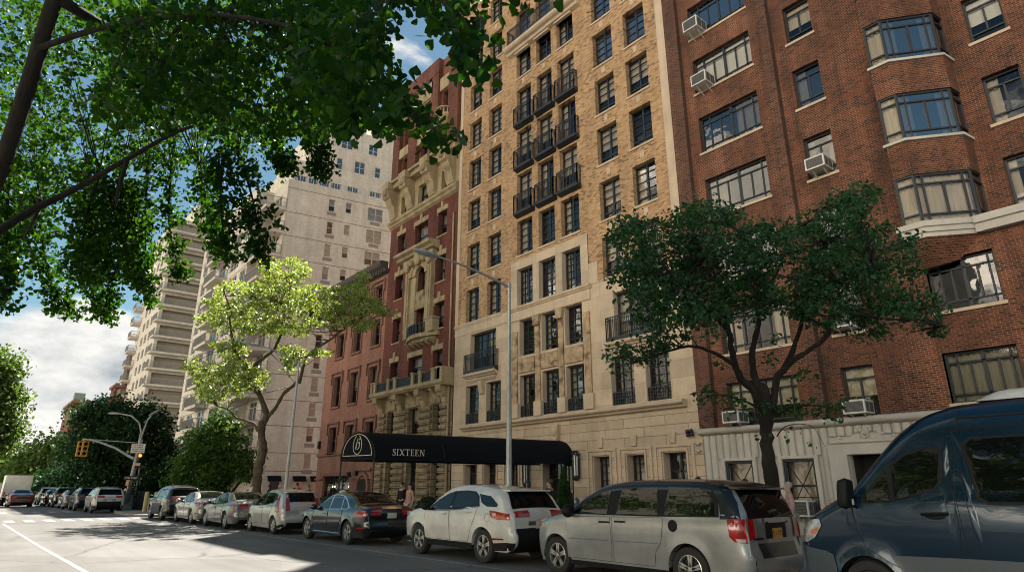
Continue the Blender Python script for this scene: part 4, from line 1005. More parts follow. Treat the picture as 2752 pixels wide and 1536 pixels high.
# ================================================================== things on the facades
def wall_lantern(x, y, z0, z1, label):
    t = thing('wall_lantern', label, 'lantern', (x, y, z0), group='art deco lanterns beside the door'); m = MB(); h = z1-z0
    m.lathe((x, y-.2, z0), [(.0,-.1),(.08,-.08),(.14,.0),(.16,.06),(.16,.14)], 14)
    for k in range(8): a = 2*pi*k/8; m.tube([(x+.15*cos(a), y-.2+.15*sin(a), z0+.1), (x+.16*cos(a), y-.2+.16*sin(a), z0+h*.78)], .022, 5)
    m.box(x-.05, x+.05, y-.2, y, z0+.3, z0+.4); m.box(x-.05, x+.05, y-.2, y, z0+h*.7, z0+h*.75); m.build('frame', M['black_metal'], t)
    g_ = MB(); g_.lathe((x, y-.2, z0), [(.13,.1),(.14,h*.78)], 14, cap=True); g_.build('glass_tube', plain('milk_glass', (.7,.69,.65), .3), t)
    c = MB(); r = random.Random(4)
    for k in range(26): a = 2*pi*k/13; rr = .17 if k < 13 else .1; c.ball((x+rr*cos(a), y-.2+rr*sin(a), z0+h*.8+(.05 if k < 13 else .15)+r.random()*.06), .045, 6, 5)
    c.build('finial', M['black_metal'], t)
wall_lantern(-20.95, 21.46, 2.0, 3.25, 'black and white fluted lantern between the canopy and the window beside it')
wall_lantern(-24.45, 21.46, 1.7, 3.0, 'black and white fluted lantern half hidden under the canopy edge')
def ac_unit(x0, y0, z0, w, h, d, label, style=0):
    t = thing('air_conditioner', label, 'air conditioner', (x0+w/2, y0, z0), group='window air conditioners on the brick block'); m = MB()
    m.box(x0, x0+w, y0-d, y0, z0, z0+h); m.build('casing', M['white_metal'], t)
    g_ = MB(); n = 11
    g_.box(x0+.05, x0+w-.05, y0-d-.006, y0-d+.01, z0+.05, z0+h-.05)
    g_.box(x0+w-.01, x0+w+.006, y0-d+.06, y0-d*.55, z0+.05, z0+h-.06); g_.box(x0+w-.01, x0+w+.006, y0-d*.48, y0-.1, z0+.05, z0+h-.06); g_.build('grille', M['grille'], t)
    s_ = MB()
    for k in range(9): zz = z0+.07+(h-.14)*k/8; s_.box(x0+.05, x0+w-.05, y0-d-.014, y0-d-.008, zz-.006, zz+.006)
    for k in range(5): yy = y0-d+.1+k*(d-.2)/4; s_.box(x0+w+.007, x0+w+.013, yy-.01, yy+.01, z0+.05, z0+h-.05)
    s_.build('louvre', plain('louvre', (.16,.155,.15), .5), t)
    for x in (x0+w*.25, x0+w*.8):
        b = MB(); b.tube([(x, y0-d*.75, z0-.01), (x, y0+.02, z0-.3)], .022, 5); b.tube([(x, y0-d*.8, z0-.015), (x, y0, z0-.015)], .02, 5)
        b.build('bracket', M['beige_metal'], t)
ac_unit(-12.83, 21.62, 18.15, .72, .52, .78, 'white air conditioner under a wide white-blinded window, second from the top')
ac_unit(-12.95, 21.62, 21.05, .72, .55, .8, 'white air conditioner in the topmost wide window with sky reflections')
ac_unit(-8.68, 21.66, 12.4, .68, .45, .7, 'white air conditioner in the narrow window above the tree')
ac_unit(-13.0, 21.6, 3.85, .66, .42, .7, 'white air conditioner above the fluted base, left of the trunk')
ac_unit(-8.72, 21.66, 3.82, .68, .42, .7, 'white air conditioner above the fluted base, right of the trunk')
ac_unit(-8.72, 21.66, 6.6, .68, .45, .7, 'white air conditioner half hidden behind the tree crown')
ac_unit(-10.95, 21.62, .72, .7, .5, .7, 'white air conditioner low in the barred window behind the pink shirted woman')
sc_ = thing('security_camera', 'twin black security cameras on the limestone corner', 'camera', (-14.78, 21.5, 3.6)); m = MB()
m.box(-14.85, -14.7, 21.42, 21.5, 3.58, 3.72); m.build('bracket', M['black_metal'], sc_)
for dx, dz in ((-.1, .06), (.08, .08), (-.08, -.07), (.1, -.05)):
    m = MB(); m.ball((-14.78+dx, 21.36, 3.64+dz), .085, 10, 8); m.build('camera_dome', M['black_metal'], sc_, smooth=True)
for z, lb in ((3.22, 'small grey flood lamp above a round wall bell on limestone'), (2.96, 'round grey wall bell below the flood lamp on limestone')):
    m = MB(); m.ball((-14.48, 21.4, z), .09, 10, 8, (1.1, .9, .8)); m.box(-14.52, -14.44, 21.4, 21.5, z-.03, z+.03); tag(m.build('wall_lamp', M['galv'], at=(-14.48,21.5,z), smooth=True), lb, 'wall fixture')
# ================================================================== vehicles: nose towards -x, side facing the camera is -y
M['tyre'] = plain('tyre', (.018,.018,.018), .8, bump=.3, scale=20)
M['alloy'] = plain('alloy', (.55,.54,.51), .3, .85)
M['alloy_dark'] = plain('alloy_dark', (.05,.05,.055), .4, .6)
M['car_glass'] = dark_glass('car_glass', (.004,.005,.005), wav=.12, spec=.5, ior=1.55, wscale=2.2)
M['rear_glass'] = dark_glass('rear_glass', (.004,.0045,.005), wav=.05, spec=.2, ior=1.4)
M['trim_black'] = plain('trim_black', (.007,.008,.009), .6, Specular_IOR_Level=.25)
M['seam'] = plain('seam', (.01,.01,.01), .8)
M['chrome'] = plain('chrome', (.7,.7,.68), .12, 1.0)
M['tail_red'] = plain('tail_red', (.33,.006,.006), .12, var=.4, scale=9, Coat_Weight=1.0)
M['tail_clear'] = plain('tail_clear', (.55,.5,.48), .12, Coat_Weight=1.0)
M['head_lamp'] = plain('head_lamp', (.45,.46,.47), .06, .3, var=.5, scale=9, Coat_Weight=1.0)
M['amber'] = plain('amber', (.6,.16,.02), .2, Coat_Weight=1.0)
M['plate_white'] = plain('plate_white', (.62,.58,.5), .5, var=.1); M['plate_yellow'] = plain('plate_yellow', (.55,.27,.02), .5, var=.1); M['plate_ink'] = plain('plate_ink', (.02,.02,.05), .6)
def catmull(pts, n):
    P = np.array(pts, float); m = len(P); out = []
    for i in range(m-1):
        p0, p1, p2, p3 = P[max(i-1,0)], P[i], P[i+1], P[min(i+2,m-1)]
        k = max(2, int(n*np.linalg.norm(p2-p1)))
        for t in np.arange(k)/k:
            out.append(.5*((2*p1)+(-p0+p2)*t+(2*p0-5*p1+4*p2-p3)*t*t+(-p0+3*p1-3*p2+p3)*t**3))
    out.append(P[-1]); return np.array(out)
class Car:
    def __init__(s, prof, W, belt, zs, wheels, R, tumble=.30, fillet=.11, taper=(.9,.17,.6,.10), dens=14, cols=90, rows=16, bulge=.055, flare=.018):
        s.P = catmull(prof, dens); s.W = W; s.belt = belt; s.zs = zs; s.wh = wheels; s.R = R; s.tu = tumble; s.r = fillet; s.tp = taper; s.bu = bulge; s.fl = flare
        s.x0, s.x1 = s.P[:,0].min(), s.P[:,0].max(); s.cols = cols; s.rows = rows
    def dist(s, x, z):
        a, b = s.P[:-1], s.P[1:]; ab = b-a; p = np.stack([x, z], -1)[..., None, :]
        t = np.clip(((p-a)*ab).sum(-1)/((ab**2).sum(-1)+1e-12), 0, 1); q = a+ab*t[..., None]
        return np.sqrt(((p-q)**2).sum(-1)).min(-1)
    def w(s, x, z, edge=True):
        x = np.asarray(x, float); z = np.asarray(z, float); fl_, fa, rl_, ra = s.tp
        o = np.full(np.broadcast(x, z).shape, s.W/2)
        e = np.clip((s.x0+fl_-x)/fl_, 0, 1); o = o-fa*e**2.2
        e = np.clip((x-(s.x1-rl_))/rl_, 0, 1); o = o-ra*e**2.2
        up = np.clip(z-s.belt, 0, 9); o = o-s.tu*up-.12*up*up-.02*np.clip(up/.05, 0, 1)
        sh = s.belt-.16; lo = np.clip((sh-z)/(sh-s.zs), 0, 1); o = o-s.bu*lo**1.6
        up2 = np.clip((z-sh)/.16, 0, 1); o = o-.02*up2**2
        for cx in s.wh:
            d = np.sqrt((x-cx)**2+(z-s.R)**2)-(s.R+.05); o = o+s.fl*np.exp(-(d/.09)**2)*np.clip((s.belt-z)/.2, 0, 1)
        d = s.dist(np.broadcast_to(x, o.shape), np.broadcast_to(z, o.shape)) if edge else 0
        q = np.clip(s.r-d, 0, s.r); return o-(s.r-np.sqrt(np.maximum(s.r**2-q**2, 0)))
    def lim(s, x):
        a, b = s.P[:-1], s.P[1:]; zz = []
        for p, q in zip(a, b):
            if (p[0]-x)*(q[0]-x) <= 0 and abs(q[0]-p[0]) > 1e-9: zz.append(p[1]+(q[1]-p[1])*(x-p[0])/(q[0]-p[0]))
        if not zz: return s.zs, s.zs+.01
        hi = max(zz); lo = min(zz) if len(zz) > 1 else s.zs
        if s.P[0][0] < x < s.P[-1][0]: lo = s.zs
        return lo, hi
    def body(s, root, matl, name='body', under=None):
        t = np.linspace(0, 1, s.cols); xs = list(s.x0+(s.x1-s.x0)*(.5-.5*np.cos(pi*t))*.35+(s.x1-s.x0)*t*.65)
        Ra = s.R+.055
        for cx in s.wh: xs += list(cx+Ra*np.cos(np.linspace(0.02, pi-.02, 22)))
        xs = np.unique(np.round(np.clip(xs, s.x0+.002, s.x1-.002), 4)); mb = MB()
        X = []; Z = []
        for x in xs:
            lo, hi = s.lim(x)
            for cx in s.wh:
                if abs(x-cx) < Ra: lo = max(lo, s.R+sqrt(Ra**2-(x-cx)**2))
            hi = max(hi, lo+.004); k = np.linspace(0, 1, s.rows+1); k = k**.85
            X.append([x]*(s.rows+1)); Z.append(list(lo+(hi-lo)*k))
        X = np.array(X); Z = np.array(Z); Wd = s.w(X, Z)
        for sg in (-1, 1): mb.grid([[(X[i,j], sg*Wd[i,j], Z[i,j]) for j in range(X.shape[1])] for i in range(len(xs))])
        # arch lips turning inward
        for cx in s.wh:
            th = np.linspace(.0, pi, 24); ax = cx+Ra*np.cos(th); az = s.R+Ra*np.sin(th); wd = s.w(ax, az)
            for sg in (-1, 1): mb.grid([[(a, sg*b, c) for a, b, c in zip(ax, wd, az)], [(a, sg*(b-.16), c) for a, b, c in zip(ax, wd, az)]])
        ww = s.w(s.P[:,0], s.P[:,1]); mb.grid(s.cap(0, len(s.P)-1, -1, 1, ww=ww, n=9))
        o = mb.build(name, matl, root, local=True, smooth=True, angle=42)
        u = MB(); x0, x1 = s.P[0][0]+.1, s.P[-1][0]-.1; hw = s.W/2-.12
        u.box(x0+.02, x1-.02, -hw+.16, hw-.16, s.zs-.04, s.zs+.35)
        for cx in s.wh:
            th = np.linspace(-.1, pi+.1, 16)
            for sg in (-1, 1):
                u.grid([[(cx+(Ra+.002)*cos(a), sg*(s.W/2-.06), s.R+(Ra+.002)*sin(a)) for a in th], [(cx+(Ra+.002)*cos(a), sg*(s.W/2-.38), s.R+(Ra+.002)*sin(a)) for a in th]])
                u.poly([(cx+(Ra+.0)*cos(a), sg*(s.W/2-.36), s.R+(Ra+.0)*sin(a)) for a in th])
        u.build('underbody', M['seam'], root, local=True); return o
    def cap(s, i0, i1, s0, s1, off=0.0, ww=None, n=9, crown=.035):
        P = s.P[i0:i1+1]; T = np.gradient(s.P, axis=0)[i0:i1+1]; N = np.stack([-T[:,1], T[:,0]], 1); N /= np.linalg.norm(N, axis=1)[:, None]+1e-9
        ww = s.w(P[:,0], P[:,1]) if ww is None else ww[i0:i1+1]; rows = []
        for p, nn, w_ in zip(P, N, ww):
            rows.append([(p[0]+nn[0]*(off+crown*(1-u*u)), u*w_, p[1]+nn[1]*(off+crown*(1-u*u))) for u in np.linspace(s0, s1, n)])
        return rows
    def idx(s, x=None, z=None, side='top'):
        """outline index nearest a point"""
        return int(np.argmin((s.P[:,0]-x)**2+(s.P[:,1]-z)**2))
    def cap_panel(s, root, name, mat, pa, pb, s0=-.9, s1=.9, off=.006, n=9, taper=0.0, crown=.035, sides=None):
        i0, i1 = sorted((s.idx(*pa), s.idx(*pb))); mb = MB(); mb.grid(s.cap(i0, max(i1, i0+1), s0, s1, off, n=n, crown=crown))
        return mb.build(name, mat, root, local=True, smooth=True)
    def panel(s, root, name, mat, poly, off=.004, nx=12, nz=6, sides=(-1, 1), rim=0.0, obj=True):
        """sheet over a side region; poly = list of (x, z), each x column filled between its lowest and highest edge"""
        out = []; P = np.array(poly, float); xs = np.unique(np.concatenate([np.linspace(P[:,0].min()+1e-4, P[:,0].max()-1e-4, nx), np.clip(P[:,0], P[:,0].min()+1e-4, P[:,0].max()-1e-4)]))
        rows = []
        for x in xs:
            zz = []
            for p, q in zip(P, np.roll(P, -1, 0)):
                if (p[0]-x)*(q[0]-x) <= 0 and abs(p[0]-q[0]) > 1e-9: zz.append(p[1]+(q[1]-p[1])*(x-p[0])/(q[0]-p[0]))
            if zz: rows.append((x, min(zz), max(zz)))
        for sg in sides:
            mb = MB(); g = []
            for x, a, b in rows:
                z = np.linspace(a, b, nz+1); w_ = s.w(np.full(nz+1, x), z)+off; g.append([(x, sg*q, r) for q, r in zip(w_, z)])
            mb.grid(g); out.append(mb.build(name, mat, root, local=True, smooth=True))
        return out
    def line(s, mb, pts, r=.005, off=.0, n=14, sides=(-1,)):
        Q = []
        for p, q in zip(pts[:-1], pts[1:]):
            for t in np.linspace(0, 1, n): Q.append((p[0]+(q[0]-p[0])*t, p[1]+(q[1]-p[1])*t))
        Q = np.array(Q); w_ = s.w(Q[:,0], Q[:,1])+off
        for sg in sides: mb.tube([(a, sg*b, c) for (a, c), b in zip(Q, w_)], r, 5)
def tyre_rim(root, x, y, R, sg, spokes=5, wd=.21, rimr=.66, dual=True, mat='alloy', dark=True, turn=0.0, face=None):
    mb = MB(); o = sg*wd/2; pr = [(R*.62,-wd*.45),(R*.8,-wd*.5),(R*.95,-wd*.47),(R,-wd*.36),(R,wd*.36),(R*.95,wd*.47),(R*.8,wd*.5),(R*.66,wd*.46),(R*.62,wd*.3)]
    mb.lathe((x, y, R), [(r, sg*h) for r, h in pr], 36, 'y'); w_ = mb.build('wheel', M['tyre'], root, local=True, smooth=True)
    q = MB(); rr = R*rimr; f = wd*.44
    q.lathe((x, y, R), [(rr*1.0, sg*f*.6),(rr*1.0, sg*f),(rr*.94, sg*(f+.004)),(rr*.90, sg*f*.85),(rr*.88, sg*f*.3)], 32, 'y')
    for k in range(spokes):
        for da in ((-.13, .13) if dual else (0,)):
            a = 2*pi*k/spokes+turn; a1 = a+da; a0 = a+da*.35; t = .028 if dual else .05
            p0 = np.array([x+rr*.12*cos(a0), 0, R+rr*.12*sin(a0)]); p1 = np.array([x+rr*.93*cos(a1), 0, R+rr*.93*sin(a1)]); d = (p1-p0); d /= np.linalg.norm(d); nn = np.array([-d[2], 0, d[0]])
            y0, y1 = y+sg*f*.55, y+sg*f*.92
            v = [p0+nn*t*.8, p0-nn*t*.8, p1-nn*t*.6, p1+nn*t*.6]
            q.add([(a_[0], y0, a_[2]) for a_ in v]+[(a_[0], y1, a_[2]) for a_ in v], [(0,1,2,3),(4,5,6,7),(0,1,5,4),(1,2,6,5),(2,3,7,6),(3,0,4,7)])
    q.lathe((x, y, R), [(.0, sg*f*1.02),(rr*.17, sg*f*1.0),(rr*.2, sg*f*.6)], 14, 'y')
    q.build('rim', M[mat], w_, local=True, smooth=True)
    b = MB(); b.lathe((x, y, R), [(.0, sg*f*.15),(rr*.6, sg*f*.2),(rr*.6, sg*f*.05)], 20, 'y'); b.lathe((x, y, R), [(0, 0),(rr*.98, 0)], 20, 'y'); b.build('brake_disc', M['alloy_dark'], w_, local=True)
def wheels(c, root, spokes, **kw):
    for cx in c.wh:
        for sg in (-1, 1): tyre_rim(root, cx, sg*(c.W/2-.135-kw.get('inset', 0)), c.R, sg, spokes, **{k: v for k, v in kw.items() if k != 'inset'})
def mirror(c, root, x, z, mat, size=(.12,.2,.15)):
    for sg in (-1, 1):
        y = float(c.w(np.array([x]), np.array([z]))[0]); mb = MB()
        mb.ball((x, sg*(y+.13), z+.06), 1, 12, 8, (size[0]*.75, size[1]*.62, size[2]*.62)); mb.tube([(x, sg*(y-.02), z-.02), (x, sg*(y+.1), z+.03)], .028, 6)
        mb.build('mirror', mat, root, local=True, smooth=True)
def handle(c, root, x, z, mat, L=.2):
    for sg in (-1, 1):
        w_ = c.w(np.array([x, x+L]), np.array([z, z])); mb = MB(); mb.tube([(x, sg*(w_[0]+.006), z), (x+.03, sg*(w_[0]+.035), z+.004), (x+L-.03, sg*(w_[1]+.035), z+.006), (x+L, sg*(w_[1]+.006), z+.006)], [.012,.017,.017,.012], 6)
        mb.build('door_handle', mat, root, local=True, smooth=True)
def doors(c, root, paintm, polys, hpos=None, hm=None):
    """each door: dark seam sheet with the painted skin proud of it"""
    for poly in polys: c.panel(root, 'door', paintm, poly, .004, nx=14, nz=8)
    for sg in (-1, 1):
        mb = MB()
        for poly in polys:
            for p, q in zip(poly, poly[1:]+poly[:1]): c.line(mb, [p, q], .0045, .0015, 10, (sg,))
        mb.build('door_seam', M['seam'], root, local=True)
    for (x, z) in hpos or []: handle(c, root, x, z, hm or paintm)
def plate(c, root, z, mat='plate_white', chars='', w=.31, h=.155, x=None, off=.02, y=0):
    i = c.idx(c.x1, z); p = c.P[i]; T = c.P[min(i+1,len(c.P)-1)]-c.P[max(i-1,0)]; T = T/np.linalg.norm(T); nn = np.array([-T[1], T[0]]); p = p+nn*(.035+off)
    m = MB(); u = -T if T[1] < 0 else T
    m.poly([(p[0]-u[0]*h/2, y-w/2, p[1]-u[1]*h/2),(p[0]-u[0]*h/2, y+w/2, p[1]-u[1]*h/2),(p[0]+u[0]*h/2, y+w/2, p[1]+u[1]*h/2),(p[0]+u[0]*h/2, y-w/2, p[1]+u[1]*h/2)])
    o = m.build('number_plate', M[mat], root, local=True)
    if chars:
        cu = bpy.data.curves.new('plate_text', 'FONT'); cu.body = chars; cu.size = .1; cu.align_x = 'CENTER'; cu.align_y = 'CENTER'
        f = bpy.data.objects.new('pt', cu); COL.objects.link(f); me = bpy.data.meshes.new_from_object(f.evaluated_get(bpy.context.evaluated_depsgraph_get())); bpy.data.objects.remove(f)
        me.materials.append(M['plate_ink']); t = bpy.data.objects.new('plate_characters', me); COL.objects.link(t); t.parent = o
        t.location = (p[0]+nn[0]*.004, y, p[1]); t.rotation_euler = (radians(90)-atan2(-u[0], u[1]) if False else radians(90), 0, radians(90))
def scale_prof(pr, L, H): return [(x*L, z*H) for x, z in pr]
SEDAN = [(.03,.15),(.012,.20),(.0,.36),(.012,.50),(.06,.58),(.17,.655),(.29,.70),(.38,.86),(.46,.975),(.54,1.0),(.64,.985),(.73,.91),(.83,.765),(.93,.735),(.985,.71),(.997,.62),(.992,.45),(1.0,.33),(.985,.22),(.965,.17)]
HATCH = [(.04,.15),(.014,.2),(.0,.34),(.02,.48),(.09,.58),(.22,.685),(.36,.87),(.46,.97),(.56,1.0),(.72,.985),(.86,.93),(.90,.885),(.955,.68),(.985,.58),(.985,.42),(1.0,.33),(.985,.22),(.955,.17)]
SUVP = [(.03,.16),(.01,.22),(.0,.40),(.012,.52),(.05,.60),(.16,.665),(.27,.70),(.36,.86),(.43,.965),(.52,1.0),(.66,.995),(.80,.955),(.87,.93),(.905,.885),(.955,.69),(.985,.63),(.985,.45),(1.0,.36),(.99,.24),(.96,.18)]
def place(name, label, x, y, yaw=0.0, group='cars parked along the kerb', cat='car'):
    return thing(name, label, cat, (x, y, 0), yaw, group)
def std_glass(c, root, polys, wsa, wsb, rga, rgb, s=.84):
    for p in polys: c.panel(root, 'window', M['car_glass'], p, .006, nx=12, nz=5)
    c.cap_panel(root, 'windscreen', M['car_glass'], wsa, wsb, -s, s); c.cap_panel(root, 'rear_window', M['rear_glass'], rga, rgb, -s, s)
# ------------------------------------------------------------------ white crossover
def white_suv(x, y, label, paintm, L=4.65, H=1.66, full=True, group='cars parked along the kerb', yaw=0.0):
    r = place('parked_car', label, x, y, yaw, group); c = Car(scale_prof(SUVP, L, H), 1.84, 1.10, .27, (.92, 3.64), .355, cols=90 if full else 46, rows=16 if full else 9)
    c.body(r, paintm)
    G = [[(1.32,1.10),(1.72,1.30),(2.06,1.44),(2.28,1.495),(2.34,1.49),(2.26,1.12)], [(2.36,1.125),(2.43,1.49),(2.72,1.515),(3.1,1.50),(3.32,1.40),(3.42,1.22),(2.6,1.14)], [(3.34,1.47),(3.8,1.42),(4.12,1.25),(4.1,1.19),(3.72,1.2),(3.5,1.28)]]
    c.panel(r, 'window_trim', M['trim_black'], [(1.24,1.075),(1.7,1.32),(2.06,1.47),(2.3,1.525),(2.75,1.545),(3.15,1.525),(3.36,1.41),(3.46,1.2),(2.6,1.105)], .003, 24)
    std_glass(c, r, G, (.27*L,.70*H), (.43*L,.965*H), (.885*L,.91*H), (.952*L,.70*H), .95)
    if full:
        
        for sg in (-1, 1): ch = MB(); c.line(ch, [(1.22,1.07),(2.6,1.10),(3.46,1.195)], .009, .004, 14, (sg,)); c.line(ch, [(3.46,1.195),(3.36,1.415),(3.15,1.535)], .006, .004, 10, (sg,)); ch.build('window_chrome', M['chrome'], r, local=True)
        doors(c, r, paintm, [[(1.24,.42),(1.2,.72),(1.24,1.04),(2.3,1.08),(2.31,.42)], [(2.33,.42),(2.32,1.085),(3.42,1.17),(3.36,.98),(3.18,.70),(3.06,.42)]], [(2.0,.99),(3.02,1.06)], paintm)
        fu = MB(); 
        for k in range(20): a, b = 2*pi*k/20, 2*pi*(k+1)/20; c.line(fu, [(3.83+.09*cos(a), .97+.09*sin(a)), (3.83+.09*cos(b), .97+.09*sin(b))], .003, .001, 2, (-1,))
        fu.build('fuel_cap_seam', M['seam'], r, local=True)
    c.panel(r, 'sill_cladding', M['trim_black'], [(1.31,.27),(1.31,.40),(3.24,.40),(3.24,.27)], .006, 16, 3)
    c.panel(r, 'bumper_cladding', M['trim_black'], [(4.06,.28),(4.04,.44),(4.45,.47),(4.62,.46),(4.6,.3)], .006, 12, 4); c.panel(r, 'bumper_cladding', M['trim_black'], [(.05,.27),(.06,.40),(.5,.42),(.52,.3)], .006, 10, 4)
    for k in range(2):
        th = np.linspace(0.05, pi-.05, 14); cx = c.wh[k]
        c.panel(r, 'arch_cladding', M['trim_black'], [(cx+.41*cos(a), c.R+.41*sin(a)) for a in th]+[(cx+.45*cos(a), c.R+.45*sin(a)) for a in th[::-1]], .004, 24, 2) if False else None
    c.panel(r, 'tail_lamp', M['tail_red'], [(3.88,1.12),(4.1,1.11),(4.52,1.06),(4.56,.93),(4.2,.93),(3.98,.97)], .012, 14, 5)
    for sg in ((-1,-.45),(.45,1)): c.cap_panel(r, 'tail_lamp', M['tail_red'], (.965*L,.66*H), (.985*L,.575*H), *sg, off=.015, n=8)
    c.panel(r, 'tail_lens', M['tail_clear'], [(4.0,1.07),(4.15,1.07),(4.16,1.01),(4.05,1.0)], .018, 6, 3); 
    c.panel(r, 'reflector', M['tail_red'], [(3.98,.50),(3.98,.545),(4.35,.55),(4.4,.52)], .01, 10, 2)
    c.panel(r, 'head_lamp', M['head_lamp'], [(.03,.86),(.12,1.0),(.5,1.03),(.42,.92)], .008, 8, 4)
    c.cap_panel(r, 'rear_bumper', M['trim_black'], (.985*L,.44*H), (.965*L,.19*H), -1, 1, off=.012); c.cap_panel(r, 'tailgate_strip', M['chrome'], (.985*L,.545*H), (.985*L,.53*H), -.5, .5, off=.015)
    mirror(c, r, 1.42, 1.1, M['trim_black']); wheels(c, r, 5, turn=.3)
    plate(c, r, .83, off=.02)
    sp = MB(); sp.box(4.02, 4.3, -.62, .62, 1.525, 1.56); sp.build('spoiler', paintm, r, local=True)
    if full:
        wp = MB(); wp.tube([(4.36,-.1,1.22),(4.4,.25,1.16)], [.03,.012], 6); wp.build('rear_wiper', M['trim_black'], r, local=True)
        bd = MB()
        for k in range(5): bd.box(4.555, 4.575, -.62+k*.055, -.58+k*.055, .72, .75)
        for k in range(4): bd.box(4.53, 4.55, .38+k*.06, .42+k*.06, 1.02, 1.06)
        bd.build('badge', M['trim_black'], r, local=True)
    return r
# ------------------------------------------------------------------ sedans
def sedan(x, y, label, paintm, L=4.9, H=1.46, full=True, chrome=True, group='cars parked along the kerb', yaw=0.0, spokes=5, plate_=True, dens=14):
    r = place('parked_car', label, x, y, yaw, group); c = Car(scale_prof(SEDAN, L, H), 1.85, .94, .22, (.85, .785*L), .335, cols=90 if full else 46, rows=16 if full else 9, fillet=.13)
    c.body(r, paintm); k = L/4.9; q = lambda p: [(a*k, b) for a, b in p]
    trim = q([(1.42,.95),(1.78,1.19),(2.08,1.335),(2.4,1.39),(2.8,1.405),(3.2,1.375),(3.52,1.26),(3.86,1.035),(3.7,.985),(2.6,.955)])
    c.panel(r, 'window_trim', M['chrome'] if chrome else M['trim_black'], trim, .003, 30, 6)
    G = [q([(1.5,.965),(1.82,1.185),(2.1,1.315),(2.36,1.365),(2.44,1.37),(2.46,.97)]), q([(2.52,.972),(2.5,1.375),(2.8,1.385),(3.12,1.36),(3.22,1.33),(3.3,.985)]), q([(3.34,.988),(3.27,1.31),(3.5,1.235),(3.78,1.04),(3.66,1.0)])]
    std_glass(c, r, G, (.29*L,.70*H), (.455*L,.97*H), (.65*L,.98*H), (.82*L,.775*H), .82)
    if full: doors(c, r, paintm, [q([(1.38,.32),(1.32,.62),(1.38,.92),(2.44,.945),(2.46,.32)]), q([(2.48,.32),(2.46,.945),(3.5,.965),(3.46,.8),(3.3,.58),(3.2,.32)])], [(2.15*k,.82),(3.12*k,.85)], M['chrome'] if chrome else paintm)
    if full and chrome:
        
        for sg in (-1, 1): s_ = MB(); c.line(s_, q([(1.36,.285),(3.32,.285)]), .012, .004, 20, (sg,)); s_.build('sill_strip', M['chrome'], r, local=True)
    c.panel(r, 'tail_lamp', M['tail_red'], q([(4.28,.94),(4.55,.985),(4.84,.955),(4.85,.80),(4.6,.79),(4.38,.82)]), .01, 12, 5)
    for sg in ((-.99,-.5),(.5,.99)): c.cap_panel(r, 'tail_lamp', M['tail_red'], (.99*L,.675*H), (.996*L,.56*H), *sg, off=.012, n=8)
    c.cap_panel(r, 'boot_strip', M['chrome'], (.988*L,.69*H), (.99*L,.67*H), -.5, .5, off=.016)
    c.cap_panel(r, 'rear_diffuser', M['trim_black'], (.997*L,.28*H), (.967*L,.18*H), -.9, .9, off=.01)
    c.panel(r, 'reflector', M['tail_red'], q([(4.48,.46),(4.48,.5),(4.8,.51),(4.84,.47)]), .008, 8, 2)
    c.panel(r, 'head_lamp', M['head_lamp'], q([(.05,.68),(.12,.8),(.6,.88),(.5,.74)]), .008, 8, 4)
    if plate_: plate(c, r, .8, off=.02)
    mirror(c, r, 1.6*k, .96, paintm); wheels(c, r, spokes, turn=.2)
    return r
def hatch(x, y, label, paintm, L=4.06, H=1.53):
    r = place('parked_car', label, x, y); c = Car(scale_prof(HATCH, L, H), 1.70, .98, .2, (.76, 3.29), .305, cols=90, rows=16)
    c.body(r, paintm)
    c.panel(r, 'window_trim', M['trim_black'], [(.95,.96),(1.42,1.24),(1.75,1.395),(2.1,1.45),(2.8,1.435),(3.2,1.37),(3.3,1.2),(3.0,1.06),(2.2,.985)], .003, 26)
    G = [[(1.25,1.0),(1.52,1.23),(1.8,1.36),(2.0,1.405),(2.12,1.41),(2.1,1.0)], [(2.16,1.0),(2.18,1.41),(2.7,1.405),(3.0,1.36),(3.05,1.1),(2.7,1.04)], [(1.02,.985),(1.2,1.1),(1.2,.995)]]
    std_glass(c, r, G, (.22*L,.685*H), (.455*L,.965*H), (.885*L,.905*H), (.95*L,.70*H), .86)
    doors(c, r, paintm, [[(1.0,.34),(.98,.6),(1.08,.93),(2.12,.975),(2.12,.34)], [(2.14,.34),(2.14,.975),(3.12,1.06),(3.02,.82),(2.86,.6),(2.76,.34)]], [(1.82,.9),(2.86,.98)], paintm)
    c.panel(r, 'tail_lamp', M['tail_red'], [(3.3,1.38),(3.42,1.36),(3.62,1.05),(3.82,.85),(3.72,.74),(3.5,.78),(3.42,.95)], .012, 14, 6)
    for sg in ((-.99,-.78),(.78,.99)): c.cap_panel(r, 'tail_lamp', M['tail_red'], (.93*L,.80*H), (.985*L,.55*H), *sg, off=.014, n=5)
    c.cap_panel(r, 'rear_bumper', M['trim_black'], (.995*L,.30*H), (.96*L,.18*H), -.96, .96, off=.01); c.panel(r, 'bumper_cladding', M['trim_black'], [(3.66,.21),(3.64,.30),(3.98,.36),(3.98,.24)], .008, 8, 3)
    c.panel(r, 'head_lamp', M['head_lamp'], [(.1,.78),(.2,.86),(.72,.98),(.5,.84)], .008, 8, 4)
    mirror(c, r, 1.22, .99, paintm); wheels(c, r, 7, turn=.4, dual=False); plate(c, r, .72)
    sp = MB(); sp.box(3.4, 3.66, -.55, .55, 1.425, 1.455); sp.build('spoiler', paintm, r, local=True)
    return r
